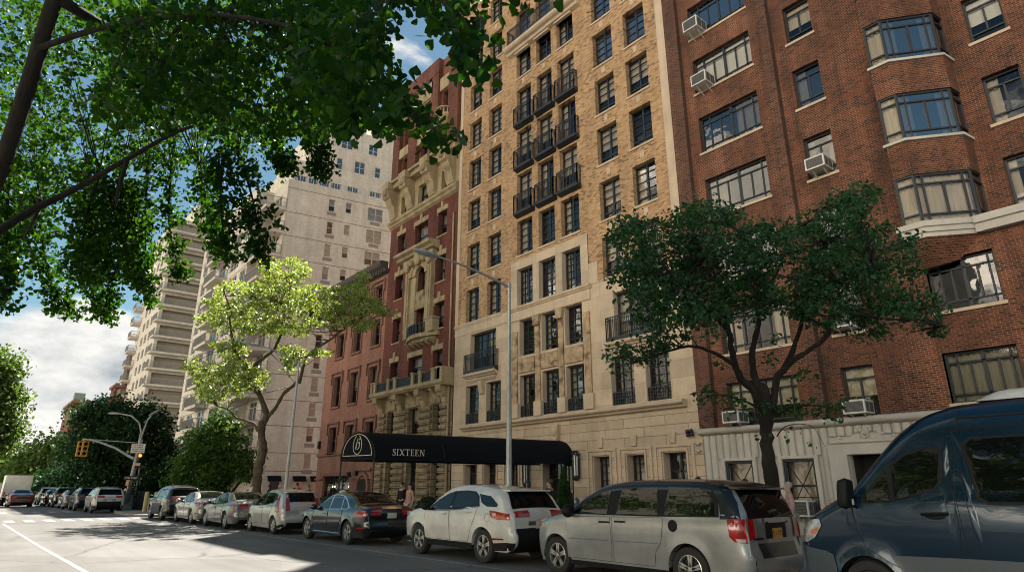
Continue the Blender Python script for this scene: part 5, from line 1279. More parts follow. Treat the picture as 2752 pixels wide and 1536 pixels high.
def minivan(x, y, label):
    L, H = 4.88, 1.72; paintm = M['pm_silver']; pr = [(.02,.14),(.006,.2),(.0,.36),(.012,.50),(.045,.565),(.12,.625),(.2,.67),(.29,.83),(.37,.94),(.46,.985),(.6,1.0),(.78,.99),(.90,.965),(.935,.93),(.965,.80),(.985,.66),(.988,.45),(1.0,.33),(.995,.2),(.97,.15)]
    r = place('parked_minivan', label, x, y, cat='minivan'); c = Car(scale_prof(pr, L, H), 1.95, 1.13, .22, (.74, 3.82), .345, cols=100, rows=18, tumble=.2, fillet=.13)
    c.body(r, paintm)
    # dark roof skin and pillars
    c.panel(r, 'roof_side', M['pm_navy'], [(1.0,1.13),(1.45,1.42),(1.9,1.62),(2.4,1.70),(3.1,1.722),(4.0,1.705),(4.42,1.66),(4.56,1.6),(4.69,1.38),(4.77,1.14),(4.46,1.13),(4.43,1.35),(4.34,1.47),(4.2,1.56),(3.3,1.56),(2.2,1.52),(1.9,1.44)], .003, 60, 8)
    c.cap_panel(r, 'roof', M['pm_navy'], (.36*L,.93*H), (.935*L,.935*H), -.995, .995, off=.003, n=11)
    c.panel(r, 'window_trim', M['trim_black'], [(1.05,1.125),(1.48,1.38),(1.86,1.56),(2.28,1.63),(3.3,1.65),(4.1,1.63),(4.3,1.57),(4.42,1.4),(4.44,1.16),(3.0,1.13)], .005, 40, 6)
    G = [[(1.22,1.145),(1.62,1.38),(1.92,1.51),(2.14,1.555),(2.1,1.145)], [(2.32,1.15),(2.4,1.58),(2.46,1.6),(3.22,1.61),(3.26,1.16)], [(3.38,1.16),(3.42,1.615),(4.02,1.605),(4.22,1.54),(4.34,1.36),(4.36,1.18)]]
    std_glass(c, r, [], (.2*L,.67*H), (.365*L,.935*H), (.938*L,.915*H), (.984*L,.675*H), .97)
    for p in G: c.panel(r, 'window', M['car_glass'], p, .010, 14, 6)
    c.cap_panel(r, 'tailgate_panel', M['pm_grey'], (.984*L,.665*H), (.988*L,.44*H), -.72, .72, off=.010); c.cap_panel(r, 'tailgate_panel', M['pm_navy'], (.988*L,.44*H), (.997*L,.335*H), -.74, .74, off=.012)
    c.cap_panel(r, 'plate_recess', M['trim_black'], (.986*L,.60*H), (.986*L,.50*H), -.42, .42, off=.014); c.cap_panel(r, 'grip_strip', M['pm_grey'], (.985*L,.645*H), (.985*L,.605*H), -.46, .46, off=.03)
    doors(c, r, paintm, [[(1.06,.34),(1.04,.7),(1.05,1.07),(2.18,1.1),(2.2,.62),(2.16,.34)], [(2.22,.34),(2.24,.62),(2.22,1.1),(3.36,1.12),(3.36,.98),(3.3,.72),(3.18,.58),(3.12,.34)]], [], None)
    for hx, hz in ((1.92,1.0),(2.3,1.02)):
        handle(c, r, hx, hz, M['trim_black'], .25)
    for sg in (-1, 1):
        for p_, q_ in (((1.1,.685),(2.12,.70)), ((2.26,.70),(3.24,.715))): md = MB(); c.line(md, [p_, q_], .013, .006, 16, (sg,)); md.build('door_moulding', paintm, r, local=True)
    fu = MB(); w_ = float(c.w(np.array([3.57]), np.array([1.0]))[0]); fu.lathe((3.57, -w_-.004, 1.0), [(0,-.006),(.085,-.006),(.095,.0)], 24, 'y'); fu.build('fuel_cap', M['trim_black'], r, local=True)
    c.panel(r, 'tail_lamp', M['tail_red'], [(4.58,1.13),(4.80,1.14),(4.83,.96),(4.83,.79),(4.68,.81),(4.61,.88)], .014, 12, 7); c.panel(r, 'tail_lens', M['tail_clear'], [(4.70,.86),(4.82,.85),(4.82,.80),(4.72,.81)], .02, 6, 3)
    for sg in ((-1,-.8),(.8,1)): c.cap_panel(r, 'tail_lamp', M['tail_red'], (.983*L,.66*H), (.987*L,.475*H), *sg, off=.016, n=5)
    c.panel(r, 'head_lamp', M['head_lamp'], [(.02,.82),(.06,.98),(.42,1.03),(.36,.9)], .008, 8, 4); c.panel(r, 'indicator', M['amber'], [(.1,.86),(.12,.95),(.26,.97),(.24,.88)], .012, 6, 3)
    c.panel(r, 'sill', M['trim_black'], [(1.12,.22),(1.12,.3),(3.44,.3),(3.44,.22)], .006, 16, 3)
    sp = MB(); sp.prism([(4.3,1.67),(4.7,1.6),(4.72,1.575),(4.34,1.61)], 'y', -.72, .72); sp.build('spoiler', M['pm_navy'], r, local=True)
    plate(c, r, .93, 'plate_yellow', '7L6 FT8', .31, .155, off=.02, y=.02)
    wp = MB(); wp.tube([(4.84,.0,1.2),(4.81,.4,1.28)], [.03,.014], 6); wp.build('rear_wiper', M['trim_black'], r, local=True)
    bd = MB()
    for k in range(5): bd.box(4.862, 4.875, -.32+k*.155, -.24+k*.155, 1.065, 1.09)
    for k in range(6): bd.box(4.85, 4.86, -.66+k*.045, -.63+k*.045, .83, .86)
    bd.build('badge', M['trim_black'], r, local=True)
    mirror(c, r, 1.22, 1.12, M['trim_black'], (.14,.22,.2)); wheels(c, r, 5, turn=.31, mat='alloy')
    rr = MB(); 
    for sg in (-1, 1): rr.tube([(2.0, sg*.66, 1.735), (4.2, sg*.64, 1.735)], .014, 6)
    return r
def navy_van(x, y, label):
    paintm = M['pm_blue']; pr = [(.02,.30),(.0,.42),(-.0,.7),(.03,.92),(.10,1.1),(.22,1.2),(.5,1.36),(.78,1.50),(.9,1.58),(1.2,1.92),(1.5,2.25),(1.8,2.47),(2.1,2.58),(2.5,2.63),(4.5,2.66),(6.8,2.62),(6.93,2.5),(6.98,1.2),(6.98,.4)]
    r = place('parked_van', label, x, y, cat='van'); c = Car(pr, 2.02, 1.5, .36, (1.0, 5.3), .35, cols=110, rows=22, tumble=.085, fillet=.14, taper=(.95,.26,.3,.05), bulge=.03, flare=.03)
    c.tu = .10; c.body(r, paintm)
    c.panel(r, 'front_bumper', M['pm_greyblue'], [(.0,.34),(.005,.86),(.2,.80),(.45,.78),(.56,.74),(.6,.5),(.58,.36)], .010, 18, 8); c.cap_panel(r, 'front_bumper', M['pm_greyblue'], (.02,.31), (.02,.86), -1, 1, off=.01)
    c.panel(r, 'sill_cladding', M['pm_greyblue'], [(1.46,.36),(1.40,.62),(1.3,.78),(2.0,.80),(4.8,.84),(4.85,.36)], .010, 30, 4)
    # cab door and glass
    doors(c, r, paintm, [[(1.42,.62),(1.02,.86),(.93,1.12),(.9,1.46),(1.0,1.52),(1.32,1.84),(1.66,2.11),(1.8,2.17),(2.14,2.2),(2.13,1.1),(2.02,.62)], [(2.34,.4),(2.28,1.0),(2.2,2.28),(3.9,2.32),(4.0,1.0),(4.0,.4)]], [], None)
    c.panel(r, 'window_trim', M['trim_black'], [(1.06,1.40),(1.06,1.5),(1.38,1.84),(1.62,2.03),(1.85,2.1),(2.03,2.11),(2.08,2.05),(2.03,1.66),(1.94,1.58),(1.5,1.44)], .008, 24, 6)
    for p in ([(1.10,1.42),(1.12,1.51),(1.39,1.80),(1.405,1.43)], [(1.47,1.45),(1.46,1.87),(1.64,2.0),(1.86,2.07),(2.0,2.07),(2.03,2.02),(1.98,1.67),(1.92,1.6)]): c.panel(r, 'window', M['car_glass'], p, .013, 14, 6)
    c.panel(r, 'window_trim', M['trim_black'], [(2.36,1.5),(2.28,2.12),(2.38,2.2),(3.8,2.22),(3.8,1.42),(2.46,1.42)], .008, 24, 5); c.panel(r, 'window', M['car_glass'], [(2.4,1.5),(2.32,2.1),(2.4,2.17),(3.77,2.19),(3.77,1.45),(2.48,1.45)], .012, 20, 6)
    c.panel(r, 'window', M['car_glass'], [(4.2,1.45),(4.2,2.18),(6.6,2.18),(6.6,1.45)], .012, 20, 6)
    c.cap_panel(r, 'windscreen', M['car_glass'], (.92,1.6), (1.78,2.45), -.86, .86, off=.008)
    gr = MB(); c.line(gr, [(2.2,.5),(2.16,1.1),(2.14,2.2)], .004, .002, 14, (-1,)); c.line(gr, [(2.24,2.28),(2.3,2.55)], .006, .002, 6, (-1,1)); c.line(gr, [(1.75,2.25),(2.24,2.30),(6.6,2.36)], .006, .003, 30, (-1,1)); c.line(gr, [(2.26,2.44),(6.6,2.48)], .012, .001, 30, (-1,1)); c.line(gr, [(.95,1.1),(.9,1.46)], .004, .002, 8, (-1,1))
    c.line(gr, [(.24,1.17),(.6,1.32),(.88,1.45)], .004, .002, 12, (-1,1)); gr.build('door_seam', M['seam'], r, local=True)
    for sg in (-1, 1):
        hp = MB(); w_ = float(c.w(np.array([1.88]), np.array([1.28]))[0]); hp.ball((1.9, sg*(w_-.01), 1.27), 1, 14, 8, (.16,.02,.055)); hp.tube([(1.76, sg*(w_+.02), 1.285), (1.8, sg*(w_+.05), 1.29), (2.0, sg*(w_+.05), 1.3), (2.03, sg*(w_+.02), 1.3)], .02, 8)
        hp.build('door_handle', M['trim_black'], r, local=True, smooth=True)
    c.panel(r, 'head_lamp', M['head_lamp'], [(.02,.90),(.06,1.05),(.16,1.16),(.42,1.19),(.44,1.1),(.3,.93),(.14,.86)], .012, 14, 7); c.panel(r, 'indicator', M['amber'], [(.24,.97),(.24,1.02),(.38,1.08),(.38,1.04),(.32,.98)], .017, 8, 4)
    for sg in (-1, 1):
        m = MB(); y_ = sg*1.15
        rows = []
        for t in np.linspace(-1, 1, 13):
            k_ = (1-abs(t)**4)**.25; rows.append([(.92+.075*k_*np.sign(cos(a))*abs(cos(a))**.5+.02*t, y_+.13*k_*np.sign(sin(a))*abs(sin(a))**.5, 1.53+.2*t) for a in np.linspace(0, 2*pi, 25)])
        m.grid(rows); m.tube([(.95, sg*.92, 1.4), (.93, sg*1.08, 1.4)], .05, 8)
        m.build('mirror', M['trim_black'], r, local=True, smooth=True)
        m = MB(); m.prism([(.78,1.33),(1.06,1.33),(1.1,1.5),(1.02,1.52)], 'y', sg*.93, sg*.99); m.build('mirror_base', M['trim_black'], r, local=True)
    lb = MB(); lb.box(1.03, 1.035, -1.24, -1.19, 1.39, 1.46); lb.build('mirror_sticker', M['plate_white'], r, local=True)
    hp = MB(); rows = []
    for xx in np.linspace(2.45, 4.3, 18):
        t = (xx-2.45)/1.85; hh = .15*min(1, (t*7)**.5)*min(1, ((1-t)*7)**.5); rows.append([(xx, .55*u, 2.655+hh*(1-abs(u)**5)) for u in np.linspace(-1, 1, 17)])
    hp.grid(rows); hp.build('roof_air_conditioner', M['white_metal'], r, local=True, smooth=True)
    wheels(c, r, 5, mat='alloy_dark', rimr=.62, dual=False)
    st = MB(); st.build('x', M['seam'], r, local=True) if False else None
    return r
for nm, col, me, ro, fl in (('pm_white',(.62,.61,.58),0,.3,0),('pm_silver',(.345,.35,.345),.45,.34,0),('pm_silver2',(.50,.47,.43),.4,.34,0),('pm_grey',(.22,.215,.215),.5,.35,0),('pm_navy',(.006,.011,.018),.2,.3,0),('pm_blue',(.0015,.020,.046),.35,.2,0),('pm_greyblue',(.06,.078,.095),.0,.5,0),('pm_black',(.008,.010,.012),.1,.2,0),('pm_beige',(.45,.415,.36),.35,.33,0),('pm_dark',(.03,.032,.034),.3,.3,0),('pm_red',(.10,.03,.018),.1,.3,0),('pm_teal',(.03,.07,.075),.3,.3,0)):
    M[nm] = paint(nm, col, me, ro, dirt=.22 if sum(col) > .5 else .05, coat={'pm_greyblue': .1, 'pm_navy': .4, 'pm_blue': .45}.get(nm, 1.0))
YN = 9.2
minivan(-10.42, 10.17, 'silver minivan with dark roof and yellow number plate, second vehicle from the blue van')
navy_van(-4.86, 10.28, 'dark blue high roof passenger van with grey bumper and white roof unit')
white_suv(-15.75, 10.12, 'white crossover parked between the silver minivan and the black sedan', M['pm_white'])
sedan(-22.45, 9.95, 'glossy black sedan with chrome window trim and a plate on its boot', M['pm_black'])
hatch(-27.62, 9.72, 'pale silver hatchback with tall red tail lamps and black rear window', M['pm_silver2'])
sedan(-32.55, 9.42, 'mid grey sedan parked just ahead of the pale silver hatchback', M['pm_grey'], 4.75, 1.42, chrome=False, spokes=7)
sedan(-37.35, 9.3, 'champagne beige sedan parked behind the dark green SUV', M['pm_beige'], 4.75, 1.42, chrome=False)
white_suv(-42.2, 9.05, 'dark charcoal SUV first in the kerb row next to the yellow bollards', M['pm_dark'], 4.7, 1.72)
# beyond the bulb-out
white_suv(-55.6, 7.6, 'white SUV parked beyond the traffic signal pole', M['pm_white'], full=False, group='cars parked past the crossing')
nxt = [('white_suv', -61.6, 7.3, 'black SUV right ahead of the white one past the signal', 'pm_dark'), ('sedan', -67.3, 7.1, 'dark grey sedan second ahead of the far white SUV', 'pm_grey'), ('white_suv', -72.8, 6.9, 'dark teal SUV in the far shaded row', 'pm_teal'), ('sedan', -79.0, 6.8, 'black sedan deep in the far shaded row', 'pm_black'), ('white_suv', -84.5, 6.7, 'charcoal SUV at the end of the far shaded row', 'pm_dark')]
for k, x, y, lb, pm in nxt: (white_suv if k == 'white_suv' else sedan)(x, y, lb, M[pm], full=False, group='cars parked past the crossing')
sedan(-76.0, 4.0, 'dark reddish brown car driving away between the box truck and the parked row', M['pm_red'], full=False, group='traffic far down the street', plate_=False)
def box_van(x, y, label, H, L, cargo, name, cat):
    r = place(name, label, x, y, group='traffic far down the street', cat=cat)
    if cargo:
        m = MB(); m.box(1.9, L, -1.05, 1.05, .75, H); m.build('cargo_box', M['white_metal'], r, local=True)
        m = MB(); m.box(L+.001, L+.02, -.95, .95, .85, H-.12); m.build('rear_door', M['pm_white'], r, local=True)
        m = MB(); m.prism([(.0,.5),(.0,1.1),(.35,1.3),(.8,2.0),(1.85,2.1),(1.85,.5)], 'y', -.98, .98); m.build('cab', M['pm_white'], r, local=True)
        m = MB(); m.box(.2, L-.1, -.8, .8, .45, .75); m.build('chassis', M['seam'], r, local=True); zz = .9
    else:
        m = MB(); m.prism([(0,.35),(0,1.0),(.9,1.2),(1.5,1.95),(2.0,H),(L-.1,H),(L,H-.2),(L,.35)], 'y', -.95, .95); m.build('body', M['pm_white'], r, local=True); zz = .95
        m = MB(); m.box(L+.001, L+.015, -.8, -.08, 1.35, 1.85); m.box(L+.001, L+.015, .08, .8, 1.35, 1.85); m.build('rear_window', M['car_glass'], r, local=True)
        for xw in (1.75, 2.9, 4.1):
            m = MB(); m.box(xw, xw+.95, -.965, -.951, 1.35, 1.85); m.build('window', M['car_glass'], r, local=True)
    for sg in (-1, 1):
        m = MB(); m.box(L+.005, L+.03, sg*.92-.06, sg*.92+.06, zz, zz+.35); m.build('tail_lamp', M['tail_red'], r, local=True)
        for xw in (.85, L-1.1): tyre_rim(r, xw, sg*.85, .36, sg, 5, dual=False)
    m = MB(); m.box(L, L+.1, -.9, .9, .35, .5); m.build('bumper', M['trim_black'], r, local=True)
box_van(-84.5, 3.9, 'white box truck with a square cargo body far down the street', 2.75, 6.2, True, 'box_truck', 'truck')
box_van(-80.0, 1.6, 'plain white panel van at the edge of the road, its rear windows dark', 2.05, 5.2, False, 'panel_van', 'van')
# ================================================================== foliage
R0 = np.random.default_rng(11)
def at_fwd(px, py, d):
    r = ray(px, py); t = d/float(r @ _fw); p = np.array([0, 0, HC])+r*t; return p
OV = np.array([(0,0),(.3,.28),(.65,.3),(1,0),(.65,-.3),(.3,-.28)])
FAN = np.array([(0,0),(.5,.42),(.78,.5),(.97,.22),(.9,.0),(.98,-.2),(.8,-.5),(.5,-.42)])
TRI = np.array([(0,0),(.5,.36),(1,0),(.5,-.36)])
def leaf_array(C, size, shape, droop=.3, upb=.5, rng=R0):
    n = len(C); ax = rng.normal(size=(n,3)); ax[:,2] -= droop*2; ax /= np.linalg.norm(ax, axis=1)[:,None]
    nm = rng.normal(size=(n,3)); nm[:,2] += upb*2*np.where(rng.random(n) < .8, 1, -1); nm -= (nm*ax).sum(1)[:,None]*ax; nm /= np.linalg.norm(nm, axis=1)[:,None]+1e-9
    sd = np.cross(nm, ax); s = (size*rng.uniform(.55, 1.35, n))[:,None]; out = np.empty((n, len(shape), 3)); cv = rng.uniform(-.45, .45, n)[:,None]
    for k, (u, v) in enumerate(shape): out[:,k] = C+s*(ax*(u-.1)+sd*v+nm*(cv*(abs(v)*1.2+.3*u*u)))
    return out.reshape(-1, 3)
def inpoly(P, poly):
    x, y = P[:,0], P[:,1]; c = np.zeros(len(P), bool); n = len(poly)
    for i in range(n):
        (x1, y1), (x2, y2) = poly[i], poly[(i+1) % n]
        k = ((y1 > y) != (y2 > y)) & (x < (x2-x1)*(y-y1)/((y2-y1) if y2 != y1 else 1e-9)+x1); c ^= k
    return c
def sample_poly(poly, n, rng=R0):
    p = np.array(poly, float); lo, hi = p.min(0), p.max(0); out = np.zeros((0,2))
    while len(out) < n:
        q = rng.uniform(lo, hi, (n*2, 2)); out = np.concatenate([out, q[inpoly(q, poly)]])
    return out[:n]
def around(C, n, r, rng=R0, flat_=1.0):
    """n points in a soft ball round every centre"""
    d = rng.normal(size=(len(C), n, 3)); d /= np.linalg.norm(d, axis=2)[:,:,None]; d *= (rng.random((len(C), n, 1))**.45)*np.asarray(r).reshape(-1,1,1); d[:,:,2] *= flat_
    return (C[:,None,:]+d).reshape(-1, 3)
def smooth_limb(pts, k=5):
    return catmull(pts, 0.0001) if False else np.concatenate([[ .5*((2*p1)+(-p0+p2)*t+(2*p0-5*p1+4*p2-p3)*t*t+(-p0+3*p1-3*p2+p3)*t**3) for t in np.arange(k)/k] for p0,p1,p2,p3 in [(np.array(pts[max(i-1,0)]),np.array(pts[i]),np.array(pts[i+1]),np.array(pts[min(i+2,len(pts)-1)])) for i in range(len(pts)-1)]]+[[np.array(pts[-1])]])
def grow(name, label, base, limbs, clumps, leaves, crad, lsize, lmat, bmat, shape=OV, twig=.5, droop=.3, group=None, extra=None, trunk_name='trunk', flat_=.7, tw_r=.012, wob=.05):
    """limbs: list of (points, r0, r1). clumps: array of clump centres, each tied to its nearest limb by a twig"""
    t = thing(name, label, 'tree', base, group=group); mb = MB(); L = []
    for pts, ra, rb in limbs:
        q = smooth_limb(pts); m = len(q); jit = R0.normal(size=(m,3))*wob*min(1, ra*4); jit[0] = 0; q = q+jit*.35; rr = np.linspace(ra, rb, m)*(1+.08*R0.normal(size=m)); mb.tube([tuple(p) for p in q], list(rr), 8); L.append(q[m//4:])
    LP = np.concatenate(L)
    if clumps is not None and twig:
        for c in clumps[::max(1, int(len(clumps)/260))]:
            i = np.argmin(((LP-c)**2).sum(1)+.3*np.maximum(0, LP[:,2]-c[2])); p = LP[i]; mid = (p+c)/2+R0.normal(size=3)*.1*np.linalg.norm(c-p); mid[2] -= .03*np.linalg.norm(c-p)
            d = np.linalg.norm(c-p); mb.tube([tuple(p), tuple(mid), tuple(c)], [tw_r+.006*d, tw_r*.8, tw_r*.35], 4, False)
    mb.build(trunk_name, bmat, t, smooth=True, angle=None)
    V = leaf_array(around(clumps, leaves, crad*R0.uniform(.45, 1.45, len(clumps)), flat_=flat_), lsize, shape, droop)
    if extra is not None: V = np.concatenate([V, extra])
    npmesh('crown', V, len(shape), lmat, t); return t
M['bark_grey'] = bark('bark_grey', (.10,.085,.065), (.16,.14,.105)); M['bark_dark'] = bark('bark_dark', (.014,.010,.007), (.026,.02,.014)); M['bark_plane'] = bark('bark_plane', (.085,.062,.036), (.14,.11,.066))
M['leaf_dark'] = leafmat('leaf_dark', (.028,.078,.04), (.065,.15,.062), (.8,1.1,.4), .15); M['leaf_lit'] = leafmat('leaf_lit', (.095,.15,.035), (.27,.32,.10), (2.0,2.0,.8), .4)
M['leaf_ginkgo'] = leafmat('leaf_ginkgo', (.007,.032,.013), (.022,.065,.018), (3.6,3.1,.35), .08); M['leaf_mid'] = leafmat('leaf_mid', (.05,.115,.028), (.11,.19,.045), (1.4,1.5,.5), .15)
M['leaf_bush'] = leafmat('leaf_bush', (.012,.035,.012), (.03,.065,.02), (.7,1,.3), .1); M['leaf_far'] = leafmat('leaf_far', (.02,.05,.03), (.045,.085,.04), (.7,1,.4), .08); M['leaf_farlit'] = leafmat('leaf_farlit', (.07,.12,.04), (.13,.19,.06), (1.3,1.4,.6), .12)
# ---- dark street tree in front of the brown brick block
def t8(x, y): return ((1800+x/2.397)/1.06832, (600+y/2.397)/1.06832)
DR = 12.35
def L8(pts, dd): return [tuple(at_fwd(*t8(x, y), DR+d)) for (x, y), d in zip(pts, dd)]
b = at_fwd(1948, 1262, DR); b = np.array([b[0], b[1], .15])
trunk = [tuple(b)]+[tuple(at_fwd(px, py, DR)) for px, py in ((1944,1225),(1930,1130),(1926,1060),(1921,1010),(1915,965))]
limbs = [(trunk[:6], .15, .12), (L8([(620,1240),(540,1080),(440,970),(400,800),(380,700),(290,600),(160,470),(60,400)], [0,0,-.1,-.3,-.4,-.6,-.9,-1.1]), .09, .018),
 (L8([(630,1210),(560,1040),(530,850),(570,650),(560,500),(580,300),(480,80)], [0,0,.1,.3,.4,.6,.8]), .085, .016), (L8([(650,1220),(690,1000),(740,930),(800,800),(860,600),(900,380),(960,120)], [0,.1,.1,.2,.5,.7,.8]), .085, .016),
 (L8([(700,980),(800,880),(1000,740),(1040,600),(1100,450),(1300,250)], [.1,-.1,-.4,-.6,-.8,-1]), .065, .016), (L8([(1030,620),(1120,575),(1250,590),(1400,615),(1600,620),(1750,660)], [-.5,-.6,-.8,-1,-1.2,-1.3]), .045, .01),
 (L8([(400,900),(300,840),(150,790),(0,820),(-180,880),(-240,900)], [-.3,-.5,-.6,-.7,-.8,-.9]), .04, .012), (L8([(560,500),(700,300),(760,60)], [.4,.6,.6]), .05, .015), (L8([(380,700),(320,420),(200,120)], [-.4,-.2,0]), .05, .015),
 (L8([(660,1250),(560,1180),(440,1130),(300,1100),(210,1130)], [0,-.2,-.3,-.4,-.5]), .03, .008), (L8([(680,1240),(780,1180),(900,1170),(1000,1180),(1100,1200)], [0,-.2,-.4,-.5,-.6]), .03, .008), (L8([(690,1370),(740,1310),(830,1290),(920,1310),(980,1400),(1000,1440)], [0,-.2,-.3,-.3,-.4,-.4]), .012, .002)]
poly = [(1560,560),(1640,525),(1690,540),(1760,505),(1830,525),(1890,565),(1950,548),(2010,565),(2060,552),(2100,492),(2185,470),(2190,520),(2160,560),(2230,565),(2290,605),(2305,680),(2350,750),(2385,850),(2330,830),(2280,790),(2210,780),(2235,840),(2180,850),(2110,810),(2050,840),(1990,780),(1900,790),(1850,800),(1780,810),(1720,860),(1650,890),(1580,940),(1545,880),(1610,790),(1570,730),(1520,715),(1565,680),(1540,600)]
pp = sample_poly(poly, 410); dd = R0.normal(size=410)*.95
cl = np.array([at_fwd(a, c, DR+d) for (a, c), d in zip(pp, dd)])
sp = [(190,1120),(230,1080),(290,1110),(350,1140),(400,1110),(450,1160),(380,1190),(720,1190),(800,1160),(860,1190),(920,1160),(960,1200),(1010,1170),(1060,1190),(1110,1150),(1080,1240),(980,1230),(860,1220),(600,1170),(560,1210),(700,740),(650,880),(840,960),(900,980),(310,900)]
c2_ = np.array([at_fwd(*t8(x, y), DR-.4+R0.normal()*.15) for x, y in sp])
ex = leaf_array(around(c2_, 22, .17), .085, OV, .4); ex2 = leaf_array(np.array([at_fwd(*t8(x, y), DR-.3) for x, y in ((560,1350),(580,1370),(740,1380),(760,1400),(880,1410),(640,1360),(830,1330),(780,1330),(930,1420))]).repeat(3, 0)+R0.normal(size=(27,3))*.03, .09, OV, .5)
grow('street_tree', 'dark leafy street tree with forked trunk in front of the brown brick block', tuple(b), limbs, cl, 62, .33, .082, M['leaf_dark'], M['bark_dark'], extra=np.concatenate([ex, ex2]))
# ---- sunlit street tree with pale leaves
def t2(x, y): return ((300+x/2.683)/1.06832, (500+y/2.683)/1.06832)
def t1(x, y): return ((x/2.683)/1.06832, (1000+y/2.683)/1.06832)
DL = 35.3
def Lx(f, pts, dd=0): return [tuple(at_fwd(*f(x, y), DL+dd*i/len(pts))) for i, (x, y) in enumerate(pts)]
b = at_fwd(640, 1265, DL); b = np.array([b[0], b[1], .15])
limbs = [([tuple(b)]+Lx(t1, [(1848,860),(1862,700),(1895,560),(1885,430),(1895,350)]), .29, .21), (Lx(t1, [(1860,420),(1840,380),(1760,345),(1700,325),(1650,270),(1560,240)], 1), .12, .04),
 (Lx(t1, [(1900,360),(1920,300),(1880,180),(1800,50),(1760,-40)])+Lx(t2, [(970,1310)]), .185, .125), (Lx(t2, [(985,1330),(960,1280),(890,1190),(855,1000),(850,880),(800,740)], -2), .11, .03), (Lx(t2, [(975,1330),(1080,1250),(1180,1160),(1235,1000),(1250,860),(1310,760),(1240,640)], 2), .115, .03),
 (Lx(t1, [(1910,350),(1940,310),(1990,250),(2050,150),(2120,90),(2165,40),(2185,-40)]), .12, .085)]
limbs += [(Lx(t2, [(1355,1420),(1385,1290),(1420,1210),(1600,1090),(1700,1010),(1790,960)], -1), .085, .03), (Lx(t2, [(1235,1000),(1400,1030),(1420,950)], 1), .06, .02), (Lx(t2, [(1250,860),(1140,810),(1060,800)], 1), .05, .02)]
pA = [(620,940),(700,760),(790,680),(900,700),(1000,690),(1100,650),(1085,555),(1200,505),(1330,522),(1400,570),(1440,640),(1420,720),(1540,700),(1640,725),(1700,650),(1830,625),(1855,760),(1945,870),(2015,930),(1900,985),(1800,1030),(1700,1040),(1640,1020),(1500,1040),(1440,990),(1330,1100),(1270,1050),(1130,1075),(1000,1060),(850,1080),(700,1030),(650,1000)]
pB = [(490,1275),(600,1245),(800,1285),(980,1260),(1150,1345),(1080,1430),(940,1500),(700,1560),(560,1500),(600,1400)]; pC = [(1220,1150),(1330,1165),(1570,1195),(1540,1215),(1400,1230),(1270,1350),(1250,1250)]
pD = [(720,1130),(900,1100),(1000,1200),(850,1260)]
ct = []
for pl, n in ((pA, 400), (pB, 120), (pC, 34), (pD, 26)):
    q = sample_poly(pl, n); ct += [at_fwd(*t2(x, y), DL+R0.normal()*1.7) for x, y in q]
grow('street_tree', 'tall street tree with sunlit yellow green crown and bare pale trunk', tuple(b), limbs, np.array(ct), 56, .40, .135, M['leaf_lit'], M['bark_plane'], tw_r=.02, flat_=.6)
# ---- overhanging ginkgo near the camera
def gk(poly, n, d0, d1, per=11, r=.13):
    q = sample_poly(poly, n); C = np.array([at_fwd(x, y, R0.uniform(d0, d1)) for x, y in q]); return C, around(C, per, r)
G1 = [(790,0),(985,0),(975,90),(1000,200),(1045,250),(1095,300),(1145,355),(1120,372),(1060,335),(1000,325),(930,305),(880,320),(820,280),(760,200),(740,80)]
G1b = [(1068,0),(1165,0),(1190,80),(1215,150),(1195,185),(1165,150),(1130,90),(1090,50)]
G2 = [(280,0),(850,0),(930,250),(900,330),(830,330),(740,330),(690,320),(600,320),(450,300),(240,280)]
G3 = [(0,0),(420,0),(650,280),(700,340),(660,370),(600,390),(540,380),(470,400),(420,410),(300,400),(200,430),(100,420),(0,460)]
strands = [[(95,450),(105,600),(140,770)],[(330,520),(300,640),(265,770)],[(250,440),(215,560),(205,700)],[(0,480),(20,600),(30,690)],[(600,380),(640,520),(655,640)],[(560,400),(555,520),(570,640)],[(500,420),(520,520),(545,620)],[(430,430),(425,560),(455,700)],[(370,440),(365,600),(378,760)],[(300,450),(290,560),(360,720)],[(230,480),(225,600),(255,690)],[(60,480),(75,620),(185,790)],[(20,480),(15,620),(8,760)],[(690,320),(705,380),(722,425)],[(790,320),(800,380),(815,440)],[(200,640),(230,720),(270,800)],[(250,520),(262,600),(235,650)],[(340,480),(330,600),(345,690)]]
Cs = []; Ls = []
for pl, n, d0, d1, per in ((G1, 190, 3.0, 4.6, 8), (G1, 90, 4.6, 6.5, 8), (G1b, 30, 2.7, 3.3, 7), (G2, 520, 4.4, 7.0, 10), (G2, 500, 7, 11, 12), (G3, 900, 7.5, 13, 13), ([(0,400),(250,400),(200,560),(60,620),(0,700)], 110, 7.5, 12, 11)):
    C, P = gk(pl, n, d0, d1, per); Cs.append(C); Ls.append(P)
limbg = []
for st in strands:
    d0 = R0.uniform(7.6, 10.5); pts = [at_fwd(x, y, d0) for x, y in st]; q = np.array(smooth_limb(pts, 9)); k = np.linspace(0, 1, len(q)); limbg.append(([tuple(p) for p in pts], .02, .006))
    for p, t_ in zip(q, k):
        c_ = p+R0.normal(size=(5,3))*(.15*(1-.6*t_)); Cs.append(c_); Ls.append(around(c_, 10, .12))
gb = at_fwd(-160, 1262, 7.0); gbase = (float(gb[0]), float(gb[1])-.9, .15)
def gl(pts): return [tuple(at_fwd(x, y, d)) for x, y, d in pts]
tr_ = [gbase]+gl([(-150,900,6.6),(-90,640,6.0),(10,400,5.6),(60,250,5.4),(130,20,5.3),(190,-160,5.3),(240,-400,5.6)])
